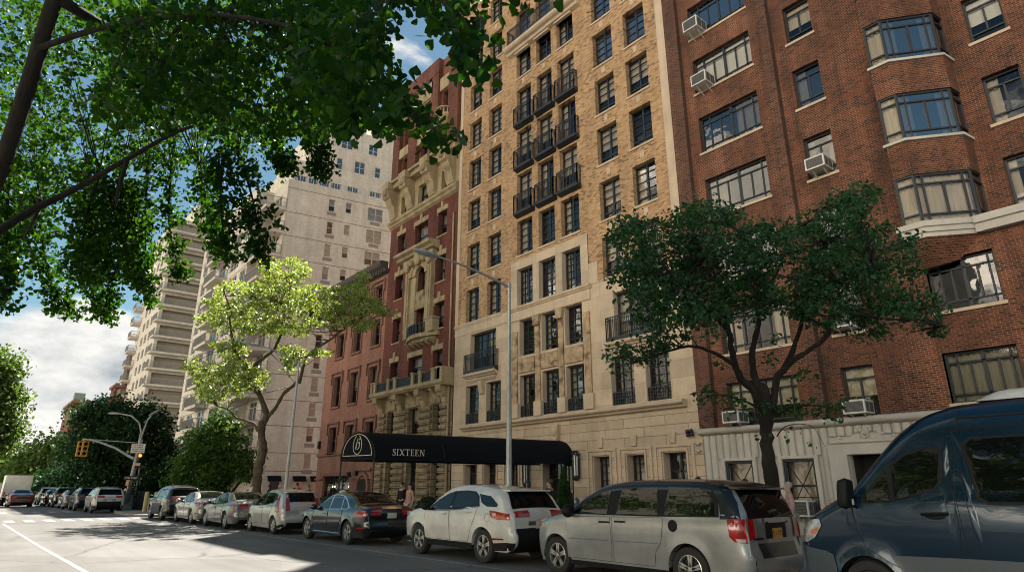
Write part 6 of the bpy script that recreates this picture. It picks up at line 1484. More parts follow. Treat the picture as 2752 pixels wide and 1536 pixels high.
limbg = [(tr_[:4], .13, .068), (tr_[3:], .066, .05), (gl([(-90,640,6.2),(60,540,6.8),(180,480,7.2),(320,400,7.4),(450,330,7.5),(560,300,7.5)]), .05, .014), (gl([(100,120,5.3),(300,60,5.2),(560,40,4.8),(800,90,4.3),(950,200,3.9),(1060,300,3.4),(1125,352,3.15)]), .026, .004),
 (gl([(150,0,5.3),(420,160,6.4),(640,280,7),(760,330,7)]), .05, .012), (gl([(190,-160,5.3),(600,-120,4.6),(950,-110,3.6),(1090,-20,3.0),(1170,60,2.95),(1205,150,2.95)]), .03, .004), (gl([(320,400,7.4),(300,470,7.3),(290,520,7.3)]), .03, .01), (gl([(100,500,7),(90,540,7.1),(60,600,7.2)]), .03, .01)]+limbg
CC = np.concatenate(Cs)
tk = thing('ginkgo_tree', 'large ginkgo with dark fan leaves overhanging the road from the park side', 'tree', gbase); mb = MB(); LP = []
for pts, ra, rb in limbg:
    q = smooth_limb(pts, 6); mb.tube([tuple(p) for p in q], list(np.linspace(ra, rb, len(q))), 8); LP.append(np.array(q))
LP = np.concatenate(LP)
for c in CC[::6]:
    i = np.argmin(((LP-c)**2).sum(1)); p = LP[i]; d = np.linalg.norm(c-p)
    if d < 2.2: mid = (p+c)/2; mid[2] += .08*d; mb.tube([tuple(p), tuple(mid), tuple(c)], [.004+.004*d, .004, .0025], 4, False)
mb.build('trunk', M['bark_dark'], tk, smooth=True, angle=None)
# upper crown: unseen sunward layers added to shade the hanging sprays and dapple the road
SD = np.array([-.426, .384, .82]); near_ = np.concatenate(Cs[:4]); hi = np.concatenate([near_[R0.integers(0, len(near_), 1200)], CC[R0.integers(0, len(CC), 300)]]); hi = hi+SD*R0.uniform(1.2, 4.0, (1500,1))+R0.normal(size=(1500,3))*.35
def above(Q):
    V = Q-np.array([0,0,HC]); return (V@_up)/np.maximum(V@_fw, .3) > .475
hi = hi[above(hi)]
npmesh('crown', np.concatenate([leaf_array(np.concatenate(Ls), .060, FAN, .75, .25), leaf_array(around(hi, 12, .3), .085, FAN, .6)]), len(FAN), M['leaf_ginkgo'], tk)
# ---- background trees
def back_tree(name, label, bx, depth, ells, n, per, lsize, lmat, bark_, group=None, tr=.28, trunks=1, crad=None, by=1262):
    k = 1.06832*depth/1680; b = at_fwd(bx, by, depth); b = (float(b[0]), float(b[1]), .1); C = []; vol = [rx*ry for _, _, rx, ry in ells]
    limbs = []
    for i, (cx, cy, rx, ry) in enumerate(ells):
        m = max(6, int(n*vol[i]/sum(vol))); c0 = at_fwd(cx, cy, depth); d = R0.normal(size=(m,3)); d /= np.linalg.norm(d, axis=1)[:,None]; d *= (R0.random((m,1))**.4)
        C.append(c0+d*np.array([rx*k, rx*k, ry*k])); limbs.append(([(b[0]+R0.normal()*.5*(trunks-1), b[1], b[2]), tuple((np.array(b)*.55+c0*.45)+R0.normal(size=3)*.2), tuple(c0)], tr, tr*.25))
    C = np.concatenate(C); C = C[C[:,2] > .5]
    return grow(name, label, b, limbs, C, per, crad or lsize*4.2, lsize, lmat, bark_, shape=TRI, twig=.3, group=group, tw_r=.03, flat_=.75, wob=.0)
back_tree('street_tree', 'big dark spreading tree behind the traffic signal pole', 262, 62, [(235,1050,45,36),(275,1030,45,30),(335,1045,55,34),(385,1075,42,34),(205,1110,45,36),(300,1095,70,40),(250,1140,70,36),(350,1140,65,36),(410,1120,36,30),(280,1185,110,30),(395,1160,45,30)], 400, 50, .34, M['leaf_far'], M['bark_dark'], 'trees along the kerb past the crossing', .35)
back_tree('street_tree', 'bright green conical young tree beside the pale bare trunk', 545, 43, [(505,1110,34,28),(548,1066,28,26),(582,1095,34,28),(530,1140,46,32),(602,1150,32,28),(480,1170,38,28),(560,1185,50,32),(622,1188,18,20),(455,1203,26,20),(520,1215,55,26)], 250, 62, .2, M['leaf_mid'], M['bark_dark'], None, .16)
back_tree('shrub', 'dark green rounded shrub behind the low wall by the bollards', 400, 46, [(400,1215,45,38),(370,1235,35,25),(440,1190,30,30)], 160, 36, .2, M['leaf_bush'], M['bark_dark'], None, .05)
back_tree('street_tree', 'pale green tree at the picture edge, its crown reaching above the cloud bank', -40, 42, [(-15,930,45,55),(-5,1020,45,60),(0,1095,45,42)], 300, 36, .26, M['leaf_farlit'], M['bark_dark'], 'trees on the park side', .2)
back_tree('street_tree', 'hazy green tree beyond the white panel van', 20, 95, [(25,1195,40,30),(60,1212,45,24),(0,1170,35,34)], 240, 34, .55, M['leaf_farlit'], M['bark_dark'], 'trees on the park side', .3)
back_tree('street_tree', 'lighter green tree between the far roofs and the large dark tree', 105, 84, [(105,1150,50,32),(150,1135,40,30),(80,1185,45,30),(165,1170,50,32)], 300, 34, .5, M['leaf_farlit'], M['bark_dark'], 'trees along the kerb past the crossing', .3)
back_tree('street_tree', 'low dark tree above the black cars past the signal', 190, 74, [(190,1200,60,30),(240,1215,50,25),(130,1215,50,25)], 200, 34, .42, M['leaf_far'], M['bark_dark'], 'trees along the kerb past the crossing', .25)
for k_, (x_, y_, lb) in enumerate(((-34, -7.5, 'leafy park tree whose crown is mirrored in the car windows by the grey sedan'), (-25, -8.5, 'leafy park tree mirrored in the windows of the black sedan'), (-15, -8, 'leafy park tree mirrored in the windows of the white crossover'), (-6, -9, 'leafy park tree mirrored in the windows of the silver minivan'), (5, -9, 'leafy park tree mirrored in the windows of the dark blue van'))):
    Cq = np.array([x_, y_, 7.5])+R0.normal(size=(330,3))*np.array([2.4,2.0,1.9]); Cq = Cq[(Cq[:,2] > 3) & (Cq[:,1] < -4)]
    grow('street_tree', lb, (x_, y_, .15), [([(x_,y_,.15),(x_+.1,y_,2.5),(x_,y_+.1,5)], .25, .17), ([(x_,y_,4.5),(x_-1.2,y_,7),(x_-2,y_,9)], .12, .03), ([(x_,y_,4.5),(x_+1.2,y_,7),(x_+1.8,y_,9.5)], .12, .03)], Cq, 22, .75, .34, M['leaf_mid'], M['bark_dark'], shape=TRI, twig=0, group='trees on the park side')
# ---- clipped shrubs
def bush(name, label, x, y, ells, n, lsize, pot=None, group=None):
    t = thing(name, label, 'shrub', (x, y, .15), group=group); C = []
    for (dx, dz, rx, rz) in ells:
        m = max(20, int(n*rx*rz)); d = R0.normal(size=(m,3)); d /= np.linalg.norm(d, axis=1)[:,None]; d *= .8+.2*R0.random((m,1)); C.append(np.array([x+dx, y, .15+dz])+d*np.array([rx, rx, rz]))
    npmesh('foliage', leaf_array(np.concatenate(C), lsize, TRI, .1), 4, M['leaf_bush'], t)
    core = MB()
    for (dx, dz, rx, rz) in ells: core.ball((x+dx, y, .15+dz), 1, 14, 10, (rx*.86, rx*.86, rz*.86))
    core.build('core', M['leaf_bush'], t, smooth=True)
    if pot: m = MB(); m.lathe((x, y, .15), [(.0,.0),(pot*.75,.0),(pot,.45),(pot*.95,.5),(0,.5)], 18); m.build('planter', M['black_metal'], t, smooth=True)
p = at_y(1418, 1240, 19.8); bush('topiary', 'slim conical evergreen topiary beside the entrance door', p[0], 19.8, [(0,.85,.42,.45),(0,1.2,.36,.4),(0,1.55,.27,.36),(0,1.9,.16,.3),(0,2.15,.07,.2)], 4200, .055, .34)
p = at_y(1078, 1250, 14.5); bush('boxwood', 'round clipped boxwood between the standing woman and the white crossover', p[0], 14.5, [(0,.75,.5,.42),(.35,.7,.4,.36),(-.35,.68,.35,.33)], 2600, .06, .3)
p = at_y(825, 1250, 15); bush('boxwood', 'clipped boxwood hedge ball below the front canopy pole', p[0], 15, [(0,.7,.5,.4),(.5,.66,.42,.36),(-.5,.65,.4,.34)], 2600, .06, .3)
# ================================================================== street furniture
def lamp_head(mb, p, d, L=.75):
    """cobra head: flattened drop along direction d from point p"""
    d = np.array(d)/np.linalg.norm(d); s = np.cross(d, [0,0,1.0]); s /= np.linalg.norm(s); u = np.cross(s, d); rows = []
    for t in np.linspace(0, 1, 12):
        w_ = .15*(sin(pi*min(1, t*.86+.12)))**.6*(1 if t < .99 else .05); rows.append([tuple(np.array(p)+d*L*t+s*w_*cos(a)+u*w_*.5*sin(a)) for a in np.linspace(0, 2*pi, 13)])
    mb.grid(rows)
def street_lamp(x, y, H, reach, head, label):
    t = thing('street_lamp', label, 'street lamp', (x, y, .15), group='kerbside street lamps'); m = MB()
    m.tube([(x,y,.15),(x,y,.7),(x,y,.75),(x,y,H)], [.13,.12,.095,.052], 8); m.lathe((x,y,.15), [(.2,0),(.2,.12),(.14,.2)], 8, cap=True)
    for z in (2.3, 4.2): m.lathe((x,y,z), [(.092,0),(.095,.04),(.092,.08)], 8)
    m.build('pole', M['galv'], t)
    a = MB(); hx, hy, hz = head; pts = []
    for k in range(9): u = k/8; pts.append((x+(hx-x)*u, y+(hy-y)*u, H-.08+(hz-H+.08)*(1-(1-u)**1.7)))
    a.tube(pts, list(np.linspace(.042,.03,9)), 8); a.lathe((x,y,H-.2), [(.07,0),(.07,.22),(.04,.28)], 8, cap=True); a.build('arm', M['galv'], t, smooth=True)
    h = MB(); d = np.array(pts[-1])-np.array(pts[-2]); lamp_head(h, pts[-1], (d[0], d[1], d[2]*.6), .85); h.build('lamp_head', plain('lamp_grey', (.33,.35,.37), .4), t, smooth=True)
r_ = ray(1118, 651); 
def at_x(px, py, X): r = ray(px, py); t = X/r[0]; return (X, float(r[1]*t), float(HC+r[2]*t))
y1 = 12.0; pA_ = at_y(1281, 716, y1); q = at_x(1100, 645, pA_[0]); street_lamp(pA_[0], y1, pA_[2], 0, q, 'tall galvanised street lamp standing before the black canopy')
pB_ = at_y(752, 912, y1); q = at_x(650, 868, pB_[0]); street_lamp(pB_[0], y1, pB_[2], 0, q, 'tall galvanised street lamp beside the sunlit tree')
M['signal_yellow'] = plain('signal_yellow', (.62,.30,.02), .45)
def signal_pole():
    b = at_depth(318, 1284, 51); x, y = -50.0, 8.75; k = 1.0
    t = thing('traffic_signal_pole', 'grey traffic signal pole with mast arm and twin curved street lights', 'traffic signal', (x, y, .15)); D0 = 44.6
    def g(px, py, dd=0): return tuple(at_fwd(px, py, D0+dd))
    base = g(313, 1284); top = g(355, 1105); base = (base[0], base[1], .15)
    WORLD[t.name] = base; t.location = base
    m = MB(); m.tube([base, (base[0]*.92+top[0]*.08, base[1]*.92+top[1]*.08, base[2]+.08*(top[2]-base[2])), top], [.3,.2,.12], 10); m.box(base[0]-.35, base[0]+.35, base[1]-.35, base[1]+.35, .15, 1.1); m.build('pole', M['galv'], t)
    a = MB()
    a.tube([g(349,1114), g(355,1085), g(350,1062), g(330,1045), g(303,1040)], [.07,.06,.055,.05,.045], 7); a.tube([g(351,1114), g(362,1080), g(372,1055), g(384,1041)], [.07,.06,.05,.045], 7); a.build('lamp_arm', M['galv'], t, smooth=True)
    for p0, p1 in ((g(303,1040), g(280,1039)), (g(376,1045), g(386,1039))):
        h = MB(); lamp_head(h, p0, np.array(p1)-np.array(p0), .9); h.build('lamp_head', M['galv'], t, smooth=True)
    a = MB(); a.tube([g(337,1153), g(320,1144), g(290,1126), g(250,1111), g(210,1103)], [.1,.085,.075,.065,.05], 8); a.tube([g(345,1113), g(210,1103)], .02, 5); a.build('mast_arm', M['galv'], t, smooth=True)
    for px, dd in ((201, .3), (213, -.3)):
        c = np.array(g(px, 1128, dd)); h = MB(); s = .19
        h.box(c[0]-.12, c[0]+.14, c[1]-s, c[1]+s, c[2]-.52, c[2]+.52); h.tube([tuple(c+np.array([0,0,.5])), g(208, 1104)], .03, 5); sg = h.build('signal_head', M['signal_yellow'], t)
        v = MB()
        for dz in (.33, 0, -.33):
            n = 8; arc = [(c[1]+.15*cos(a), c[2]+dz+.15*sin(a)) for a in np.linspace(-.2, pi+.2, n)]; v.grid([[(c[0]+.14, p, z) for p, z in arc], [(c[0]+.36, p, z) for p, z in arc]])
        v.build('visor', M['signal_yellow'], sg)
        l_ = MB()
        for dz in (.33, 0, -.33): l_.lathe((c[0]+.145, c[1], c[2]+dz), [(0,0),(.12,0)], 12, 'x')
        l_.build('lens', M['seam'], sg)
    def sign(px, py, w, h, mat, name, text=None, tm=None, size=.2, lines=0):
        c = np.array(g(px, py, -.3)); d = np.array([_rt[0], _rt[1], 0]); m_ = MB(); u = np.array([0,0,1.0])
        def q(a_, b_, e=0): return tuple(c+d*a_+u*b_-np.array([_hd[0], _hd[1], 0])*e)
        m_.add([q(-w/2,-h/2),q(w/2,-h/2),q(w/2,h/2),q(-w/2,h/2),q(-w/2,-h/2,-.03),q(w/2,-h/2,-.03),q(w/2,h/2,-.03),q(-w/2,h/2,-.03)], [(0,1,2,3),(7,6,5,4),(0,4,5,1),(1,5,6,2),(2,6,7,3),(3,7,4,0)])
        o = m_.build(name, M[mat], t)
        if lines:
            l_ = MB(); rr = random.Random(5)
            for i in range(lines):
                zz = h*.34-i*h*.68/(lines-1); a_ = -w*.4
                while a_ < w*.38: e = rr.uniform(.02, .05); l_.poly([q(a_,zz-.03,.01),q(min(a_+e,w*.42),zz-.03,.01),q(min(a_+e,w*.42),zz+.03,.01),q(a_,zz+.03,.01)]); a_ += e+rr.choice([.025,.025,.06])
            l_.build('lettering', M['plate_ink'], o)
        if text:
            cu = bpy.data.curves.new('sign_text', 'FONT'); cu.body = text; cu.size = size; cu.align_x = 'CENTER'; cu.align_y = 'CENTER'
            f = bpy.data.objects.new('st', cu); COL.objects.link(f); me = bpy.data.meshes.new_from_object(f.evaluated_get(bpy.context.evaluated_depsgraph_get())); bpy.data.objects.remove(f); me.materials.append(M[tm])
            to = bpy.data.objects.new('lettering', me); COL.objects.link(to); to.parent = o; p_ = np.array(q(0,0,.015))-np.array(base); to.location = tuple(p_); to.rotation_euler = (radians(90), 0, atan2(d[1], d[0]))
    sign(347, 1127, .98, .62, 'plate_white', 'notice_sign', lines=4); sign(330, 1201, .95, .28, 'trim_black', 'one_way_sign', 'ONE WAY', 'plate_white', .2)
    sign(353, 1173, .8, .16, 'trim_black', 'street_name_sign', lines=2); sign(346, 1167, .34, .2, 'amber', 'yellow_sign'); sign(320, 1213, .2, .4, 'amber', 'small_orange_sign')
    m = MB(); c = np.array(g(353, 1145)); m.ball(tuple(c), .11, 10, 8); m.build('signal_lamp', glow('amber_lamp', (1,.35,.08), .7), t)
    m = MB(); p2_ = g(334, 1285); p3 = g(353, 1165); m.tube([(p2_[0], p2_[1], .15), p3], .05, 6); m.build('sign_post', M['galv'], t)
signal_pole()
for px, lb in ((362, 'yellow steel bollard nearer the signal pole'), (386, 'yellow steel bollard nearer the dark charcoal SUV')):
    p = at_fwd(px, 1291, 39.5); m = MB(); m.lathe((p[0], p[1], .15), [(.13,0),(.13,1.1),(.11,1.2),(.0,1.24)], 14); tag(m.build('bollard', plain('bollard_yellow', (.5,.4,.2), .6), at=(float(p[0]), float(p[1]), .15), smooth=True), lb, 'bollard', 'yellow bollards at the corner')
m = MB(); pw = at_fwd(343, 1291, 43); pe = at_fwd(400, 1292, 41); m.box(-48.8, -43.2, 9.3, 9.6, .15, 1.05); tag(m.build('low_wall', M['concrete'], at=(-46,9.4,.15)), 'low grey concrete wall behind the bollards', 'wall')
fe = thing('iron_fence', 'dark iron railing with stakes around the corner tree pit', 'fence', (-53, 9.6, .15)); m = MB(); railing(m, [(-58.5,9.4),(-50.6,9.6),(-50.6,12.0)], .15, 1.35, step=.16, r=.02); m.build('railing', M['black_metal'], fe)
def meter(px, y, label):
    p = at_y(px, 1240, y); t = thing('parking_meter', label, 'parking meter', (p[0], y, .15)); m = MB(); m.tube([(p[0],y,.15),(p[0],y,1.15)], .035, 8); m.build('post', M['galv'], t)
    m = MB(); m.box(p[0]-.055, p[0]+.055, y-.05, y+.05, 1.15, 1.32); m.ball((p[0], y, 1.32), .055, 12, 6, (1,.9,.8)); m.build('head', plain('meter_blue', (.10,.13,.2), .4), t); m = MB(); m.box(p[0]-.035, p[0]+.035, y-.056, y-.051, 1.22, 1.29); m.build('display', M['white_metal'], t)
meter(1450, 12.6, 'slim parking meter beside the conical topiary')
m = MB(); p = at_y(862, 1250, 13.4); m.box(p[0]-.22, p[0]+.22, 13.2, 13.6, .15, 1.35); m.lathe((p[0], 13.4, 1.35), [(.2,0),(.16,.12),(0,.18)], 12); tag(m.build('utility_box', M['white_metal'], at=(p[0],13.4,.15)), 'white rounded box standing under the front end of the canopy', 'utility box')
# ================================================================== people
def skin_mesh(verts, edges, radii, sub=2):
    me = bpy.data.meshes.new('sk'); me.from_pydata(verts, edges, []); o = bpy.data.objects.new('sk', me); COL.objects.link(o)
    o.modifiers.new('s', 'SKIN'); d = me.skin_vertices[0].data
    for i, r in enumerate(radii): d[i].radius = r if isinstance(r, tuple) else (r, r)
    d[0].use_root = True; o.modifiers.new('u', 'SUBSURF').levels = sub; o.modifiers['u'].render_levels = sub
    ev = o.evaluated_get(bpy.context.evaluated_depsgraph_get()); m2 = bpy.data.meshes.new_from_object(ev)
    V = [tuple(v.co) for v in m2.vertices]; Fc = [list(p.vertices) for p in m2.polygons]; bpy.data.objects.remove(o); bpy.data.meshes.remove(m2); return V, Fc
def person(label, px, py, y, yaw, skin, hair, top, bottom, hairlen=0, bag=None, mask=False, skirt=False, h=None, sleeves=True, arm=.12):
    p = at_y(px, py, y); H = h or max(1.5, min(1.86, p[2]-.15)); s = H/1.75
    if h is None and p[2]-.15 < 1.5: pass
    t = thing('person', label, 'person', (p[0], y, .15), yaw, 'people on the pavement')
    J = {}; ids = []; R = []; E_ = []
    def v(n, x, yy, z, r, par=None):
        J[n] = len(ids); ids.append((x*s, yy*s, z*s)); R.append(tuple(q*s for q in r) if isinstance(r, tuple) else r*s)
        if par: E_.append((J[par], J[n]))
    v('pel',0,0,.95,(.155,.115)); v('waist',0,0,1.1,(.135,.10),'pel'); v('chest',0,.0,1.3,(.165,.115),'waist'); v('sh',0,0,1.43,(.12,.085),'chest'); v('neck',0,.0,1.51,.052,'sh'); v('jaw',0,-.02,1.57,(.06,.068),'neck'); v('head',0,-.01,1.65,(.075,.09),'jaw'); v('crown',0,0,1.715,(.055,.07),'head')
    for sg, n in ((-1,'l'),(1,'r')):
        v('hip'+n, sg*.09,0,.88,.09,'pel'); v('kn'+n, sg*.10,-.02,.49,.06,'hip'+n); v('an'+n, sg*.10,.02,.09,.042,'kn'+n); v('to'+n, sg*.11,-.15,.04,.035,'an'+n)
        v('s'+n, sg*.17,0,1.42,.058,'sh'); v('e'+n, sg*(.2+arm*.3),.03,1.14,.043,'s'+n); v('w'+n, sg*(.19+arm*.5),-.06,.9,.03,'e'+n); v('p'+n, sg*(.19+arm*.5),-.08,.83,(.02,.036),'w'+n)
        for k, (dy, ln) in enumerate(((-.03,.075),(-.01,.085),(.01,.08),(.03,.065))):
            v(f'f{n}{k}', sg*(.19+arm*.5),-.08+dy,.79,.0095,'p'+n); v(f'g{n}{k}', sg*(.185+arm*.5),-.085+dy,.79-ln*.55,.009,f'f{n}{k}'); v(f'h{n}{k}', sg*(.17+arm*.5),-.085+dy,.79-ln,.0075,f'g{n}{k}')
        v('t'+n, sg*(.18+arm*.5),-.125,.83,.011,'p'+n); v('u'+n, sg*(.175+arm*.5),-.135,.785,.009,'t'+n)
    V, Fc = skin_mesh(ids, E_, R); mb = MB(); mb.add(V, Fc); hz = 1.645*s
    mb.cur = 0; mb.ball((0,-.115*s,hz-.02*s), .016*s, 8, 6, (.8,1,1.4))
    for sg in (-1, 1): mb.ball((sg*.083*s,.0,hz-.01*s), .022*s, 8, 6, (.5,.8,1.3))
    mb.cur = 1
    for sg in (-1, 1): mb.ball((sg*.031*s,-.098*s,hz+.012*s), .0095*s, 8, 6, (1.4,.7,.7))
    mb.ball((0,-.098*s,hz-.062*s), .018*s, 8, 5, (1.3,.4,.35))
    mb.build('body', [skin, plain('facial_dark', (.03,.012,.01), .5)], t, local=True, smooth=True, angle=None)
    def cloth(name, names, grow_, mat, extra=None):
        ii = [J[n] for n in names]; mp = {a: i for i, a in enumerate(ii)}; ed = [(mp[a], mp[b]) for a, b in E_ if a in mp and b in mp]
        rr = [tuple(q+grow_*s for q in R[i]) if isinstance(R[i], tuple) else R[i]+grow_*s for i in ii]
        V, Fc = skin_mesh([ids[i] for i in ii], ed, rr); m = MB(); m.add(V, Fc); m.build(name, mat, t, local=True, smooth=True, angle=None)
    cloth('shirt', ['pel','waist','chest','sh','sl','sr']+(['el','er','wl','wr'] if sleeves else []), .018, top)
    if skirt:
        m = MB(); m.lathe((0,0,0), [(.14*s,1.04*s),(.19*s,.9*s),(.25*s,.6*s),(.29*s,.35*s)], 20); m.build('skirt', bottom, t, local=True, smooth=True)
    else: cloth('trousers', ['pel','hipl','hipr','knl','knr','anl','anr'], .02, bottom)
    m = MB(); hr = .1*s
    m.ball((0,.018*s,1.685*s), hr, 16, 12, (.88,1.02,.92))
    if hairlen: m.ball((0,.055*s,(1.62-hairlen*.4)*s), hr, 14, 10, (.88,.62,1.0+hairlen*3))
    m.build('hair', hair, t, local=True, smooth=True)
    if mask: m = MB(); m.ball((0,-.07*s,1.60*s), .055*s, 12, 8, (1.05,.75,.8)); m.build('face_mask', plain('mask_blue', (.3,.5,.6), .8), t, local=True, smooth=True)
    return t
sk1 = plain('skin_light', (.50,.29,.20), .55); sk2 = plain('skin_tan', (.36,.19,.12), .55)
h_bl = plain('hair_black', (.01,.008,.008), .5); h_br = plain('hair_brown', (.05,.025,.014), .5); h_gr = plain('hair_grey', (.35,.32,.28), .6); h_wh = plain('hair_white', (.6,.57,.5), .6)
c_dk = plain('cloth_dark', (.012,.013,.018), .85); c_pk = plain('cloth_floral', (.42,.27,.25), .85, var=.45, scale=30); c_cr = plain('cloth_cream', (.5,.43,.38), .85); c_gr = plain('cloth_grey', (.16,.16,.17), .85); c_pw = plain('cloth_pink_white', (.55,.33,.33), .85, var=.3, scale=5); c_lt = plain('cloth_pale', (.5,.5,.5), .85)
person('woman in sleeveless floral top and cream trousers facing the road by the boxwood', 1032, 1217, 13.6, .1, sk1, h_bl, c_pk, c_cr, .02, sleeves=False, h=1.62)
person('man in black shirt and blue mask half behind the woman in floral top', 1012, 1224, 15.0, .3, sk1, h_bl, c_dk, c_dk, 0, mask=True, h=1.68)
person('dark haired person in black walking past the half hidden lantern', 1328, 1201, 17.0, -1.6, sk1, h_bl, c_dk, c_dk, .12, h=1.72)
person('doorman in dark suit and pale mask before the entrance door', 1383, 1206, 15.2, -1.2, sk2, h_br, c_dk, c_dk, 0, mask=True, h=1.72)
person('short black haired head showing over the minivan roof by the limestone corner', 1754, 1197, 15.5, -1.5, sk1, h_bl, c_gr, c_dk, 0, h=1.72)
person('long dark haired person seen from behind over the minivan roof near the barred window', 1874, 1200, 15.5, 3.1, sk1, h_br, c_dk, c_dk, .1, h=1.66)
person('grey haired person in pink and white shirt next to the dark tree trunk', 1981, 1212, 15.6, -1.0, sk1, h_gr, c_pw, c_lt, 0, h=1.58)
person('person in black with hair tied back beside the sunlit tree trunk', 677, 1228, 15.2, -.4, sk2, h_bl, c_dk, c_dk, .04, h=1.62)
person('white haired person beyond the pale silver hatchback', 702, 1231, 16.2, -1.4, sk1, h_wh, c_lt, c_gr, 0, h=1.62)
person('broad man in dark jacket behind the pale silver hatchback roof', 747, 1222, 15.4, -1.4, sk1, h_bl, c_dk, c_dk, 0, h=1.74)
person('small figure in grey farther along the pavement by the shop', 776, 1230, 18.5, .2, sk1, h_br, c_gr, c_dk, .05, h=1.66)
# ================================================================== sun and sky
AZ, EL = radians(42), radians(55)
sd = np.array([-cos(AZ)*cos(EL), sin(AZ)*cos(EL), sin(EL)])
import mathutils
ld = bpy.data.lights.new('sun', 'SUN'); ld.energy = 5.0; ld.angle = radians(.55); ld.color = (1.0, .93, .82)
lo = bpy.data.objects.new('sun', ld); COL.objects.link(lo); lo.rotation_euler = mathutils.Vector(tuple(sd)).to_track_quat('Z', 'Y').to_euler(); lo.location = (0, 0, 60)
W = bpy.data.worlds.new('World'); sc.world = W; W.use_nodes = True; nt = W.node_tree; nt.nodes.clear()
def wn(t, **k):
    n = nt.nodes.new('ShaderNode'+t)
    for a, b_ in k.items():
        if a in n.inputs: n.inputs[a].default_value = b_
        else: setattr(n, a, b_)
    return n
sky = wn('TexSky'); sky.sky_type = 'NISHITA'; sky.sun_disc = False; sky.sun_elevation = EL; sky.sun_rotation = atan2(sd[0], sd[1]); sky.air_density = 1.0; sky.dust_density = .05; sky.ozone_density = 1.0
def wmath(op, a, b_=None, c=None):
    n = wn('Math'); n.operation = op
    for i, q in enumerate((a, b_, c)):
        if q is None: continue
        if isinstance(q, (int, float)): n.inputs[i].default_value = q
        else: nt.links.new(q, n.inputs[i])
    return n.outputs[0]
tc = wn('TexCoord'); G_ = tc.outputs['Generated']; mp = wn('Mapping'); nt.links.new(G_, mp.inputs[0]); mp.inputs['Scale'].default_value = (1, 1, 1.9)
n1 = wn('TexNoise', Scale=3.2, Detail=9.0, Roughness=.58, Distortion=.3); nt.links.new(mp.outputs[0], n1.inputs['Vector'])
def blob(px, py, inner, outer):
    r = ray(px, py); d = wn('VectorMath'); d.operation = 'DOT_PRODUCT'; nt.links.new(G_, d.inputs[0]); d.inputs[1].default_value = tuple(r)
    m = wn('MapRange'); m.interpolation_type = 'SMOOTHSTEP'; nt.links.new(d.outputs['Value'], m.inputs[0]); m.inputs[1].default_value = cos(radians(outer)); m.inputs[2].default_value = cos(radians(inner)); return m.outputs[0]
cov = wmath('MULTIPLY', blob(60, 1000, 3, 10.5), .38)
for px, py, a_, b2, s_ in ((330, 960, 2, 9, .25), (900, -10, 1, 7, .15), (1015, 175, .5, 4.0, .16)): cov = wmath('ADD', cov, wmath('MULTIPLY', blob(px, py, a_, b2), s_))
def vblob(v, inner, outer):
    v = np.array(v, float); v /= np.linalg.norm(v); d = wn('VectorMath'); d.operation = 'DOT_PRODUCT'; nt.links.new(G_, d.inputs[0]); d.inputs[1].default_value = tuple(v)
    m = wn('MapRange'); m.interpolation_type = 'SMOOTHSTEP'; nt.links.new(d.outputs['Value'], m.inputs[0]); m.inputs[1].default_value = cos(radians(outer)); m.inputs[2].default_value = cos(radians(inner)); return m.outputs[0]
sz = wn('SeparateXYZ'); nt.links.new(G_, sz.inputs[0]); lowm = wn('MapRange'); lowm.interpolation_type = 'SMOOTHSTEP'; nt.links.new(sz.outputs[2], lowm.inputs[0]); lowm.inputs[1].default_value = .62; lowm.inputs[2].default_value = .42
behind = wmath('MULTIPLY', vblob((.1, -.95, .3), 20, 78), lowm.outputs[0])  # unseen warm cloud bank behind the camera, added to brighten the shaded facades
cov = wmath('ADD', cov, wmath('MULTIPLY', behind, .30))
dens = wmath('ADD', n1.outputs[0], cov)
mr = wn('MapRange'); mr.interpolation_type = 'SMOOTHSTEP'; nt.links.new(dens, mr.inputs[0]); mr.inputs[1].default_value = .705; mr.inputs[2].default_value = .82
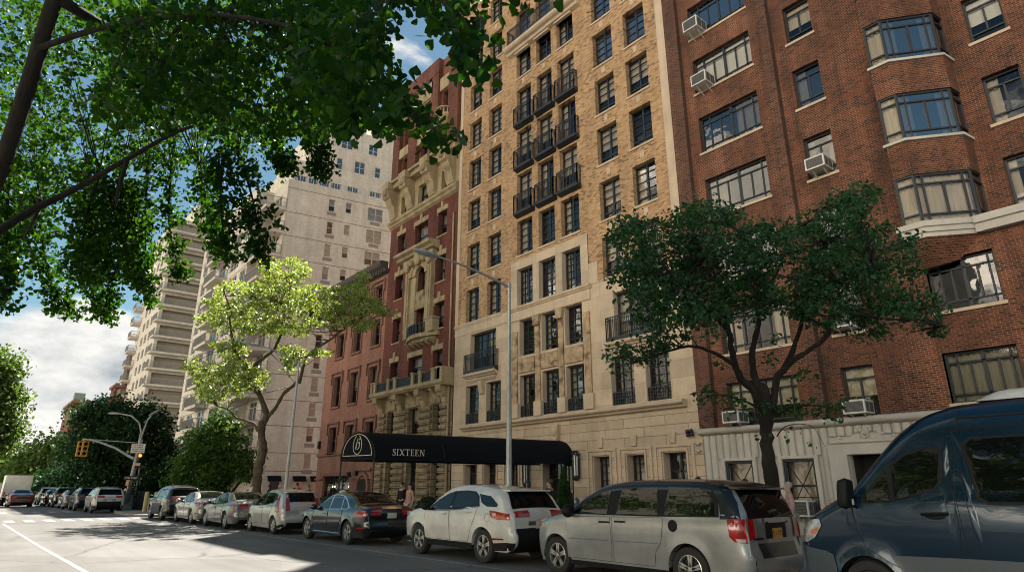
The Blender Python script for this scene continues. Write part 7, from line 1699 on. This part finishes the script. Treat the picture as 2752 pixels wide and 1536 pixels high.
n2 = wn('TexNoise', Scale=5.0, Detail=7.0, Roughness=.6); mp2 = wn('Mapping'); nt.links.new(G_, mp2.inputs[0]); mp2.inputs['Location'].default_value = (.02, .03, .16); mp2.inputs['Scale'].default_value = (1, 1, 2.2); nt.links.new(mp2.outputs[0], n2.inputs['Vector'])
cr = wn('ValToRGB'); nt.links.new(n2.outputs[0], cr.inputs[0]); cr.color_ramp.elements[0].position = .36; cr.color_ramp.elements[0].color = (.40,.46,.50,1); cr.color_ramp.elements[1].position = .56; cr.color_ramp.elements[1].color = (1.0,.98,.94,1)
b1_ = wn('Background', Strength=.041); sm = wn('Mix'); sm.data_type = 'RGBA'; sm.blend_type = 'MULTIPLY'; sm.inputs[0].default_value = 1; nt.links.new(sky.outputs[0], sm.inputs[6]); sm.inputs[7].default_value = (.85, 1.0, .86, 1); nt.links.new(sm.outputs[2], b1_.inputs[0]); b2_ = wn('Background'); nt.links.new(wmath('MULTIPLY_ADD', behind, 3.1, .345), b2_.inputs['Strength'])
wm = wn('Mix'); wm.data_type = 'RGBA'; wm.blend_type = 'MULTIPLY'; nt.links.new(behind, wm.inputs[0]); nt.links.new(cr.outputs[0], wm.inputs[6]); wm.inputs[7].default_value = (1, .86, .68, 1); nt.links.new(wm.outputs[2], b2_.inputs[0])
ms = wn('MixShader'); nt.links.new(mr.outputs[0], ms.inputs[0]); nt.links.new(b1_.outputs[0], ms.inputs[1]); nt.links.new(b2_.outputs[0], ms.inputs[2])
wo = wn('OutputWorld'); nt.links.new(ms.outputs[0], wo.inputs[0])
sc.view_settings.view_transform = 'Standard'; sc.view_settings.look = 'None'; sc.view_settings.gamma = 1.0; sc.view_settings.exposure = 1.55
sc.cycles.max_bounces = 7; sc.cycles.diffuse_bounces = 3; sc.cycles.glossy_bounces = 3; sc.cycles.transmission_bounces = 4; sc.cycles.transparent_max_bounces = 12; sc.cycles.caustics_reflective = False; sc.cycles.caustics_refractive = False; sc.cycles.sample_clamp_indirect = 6
sc.cycles.use_denoising = True; sc.cycles.filter_width = 1.05
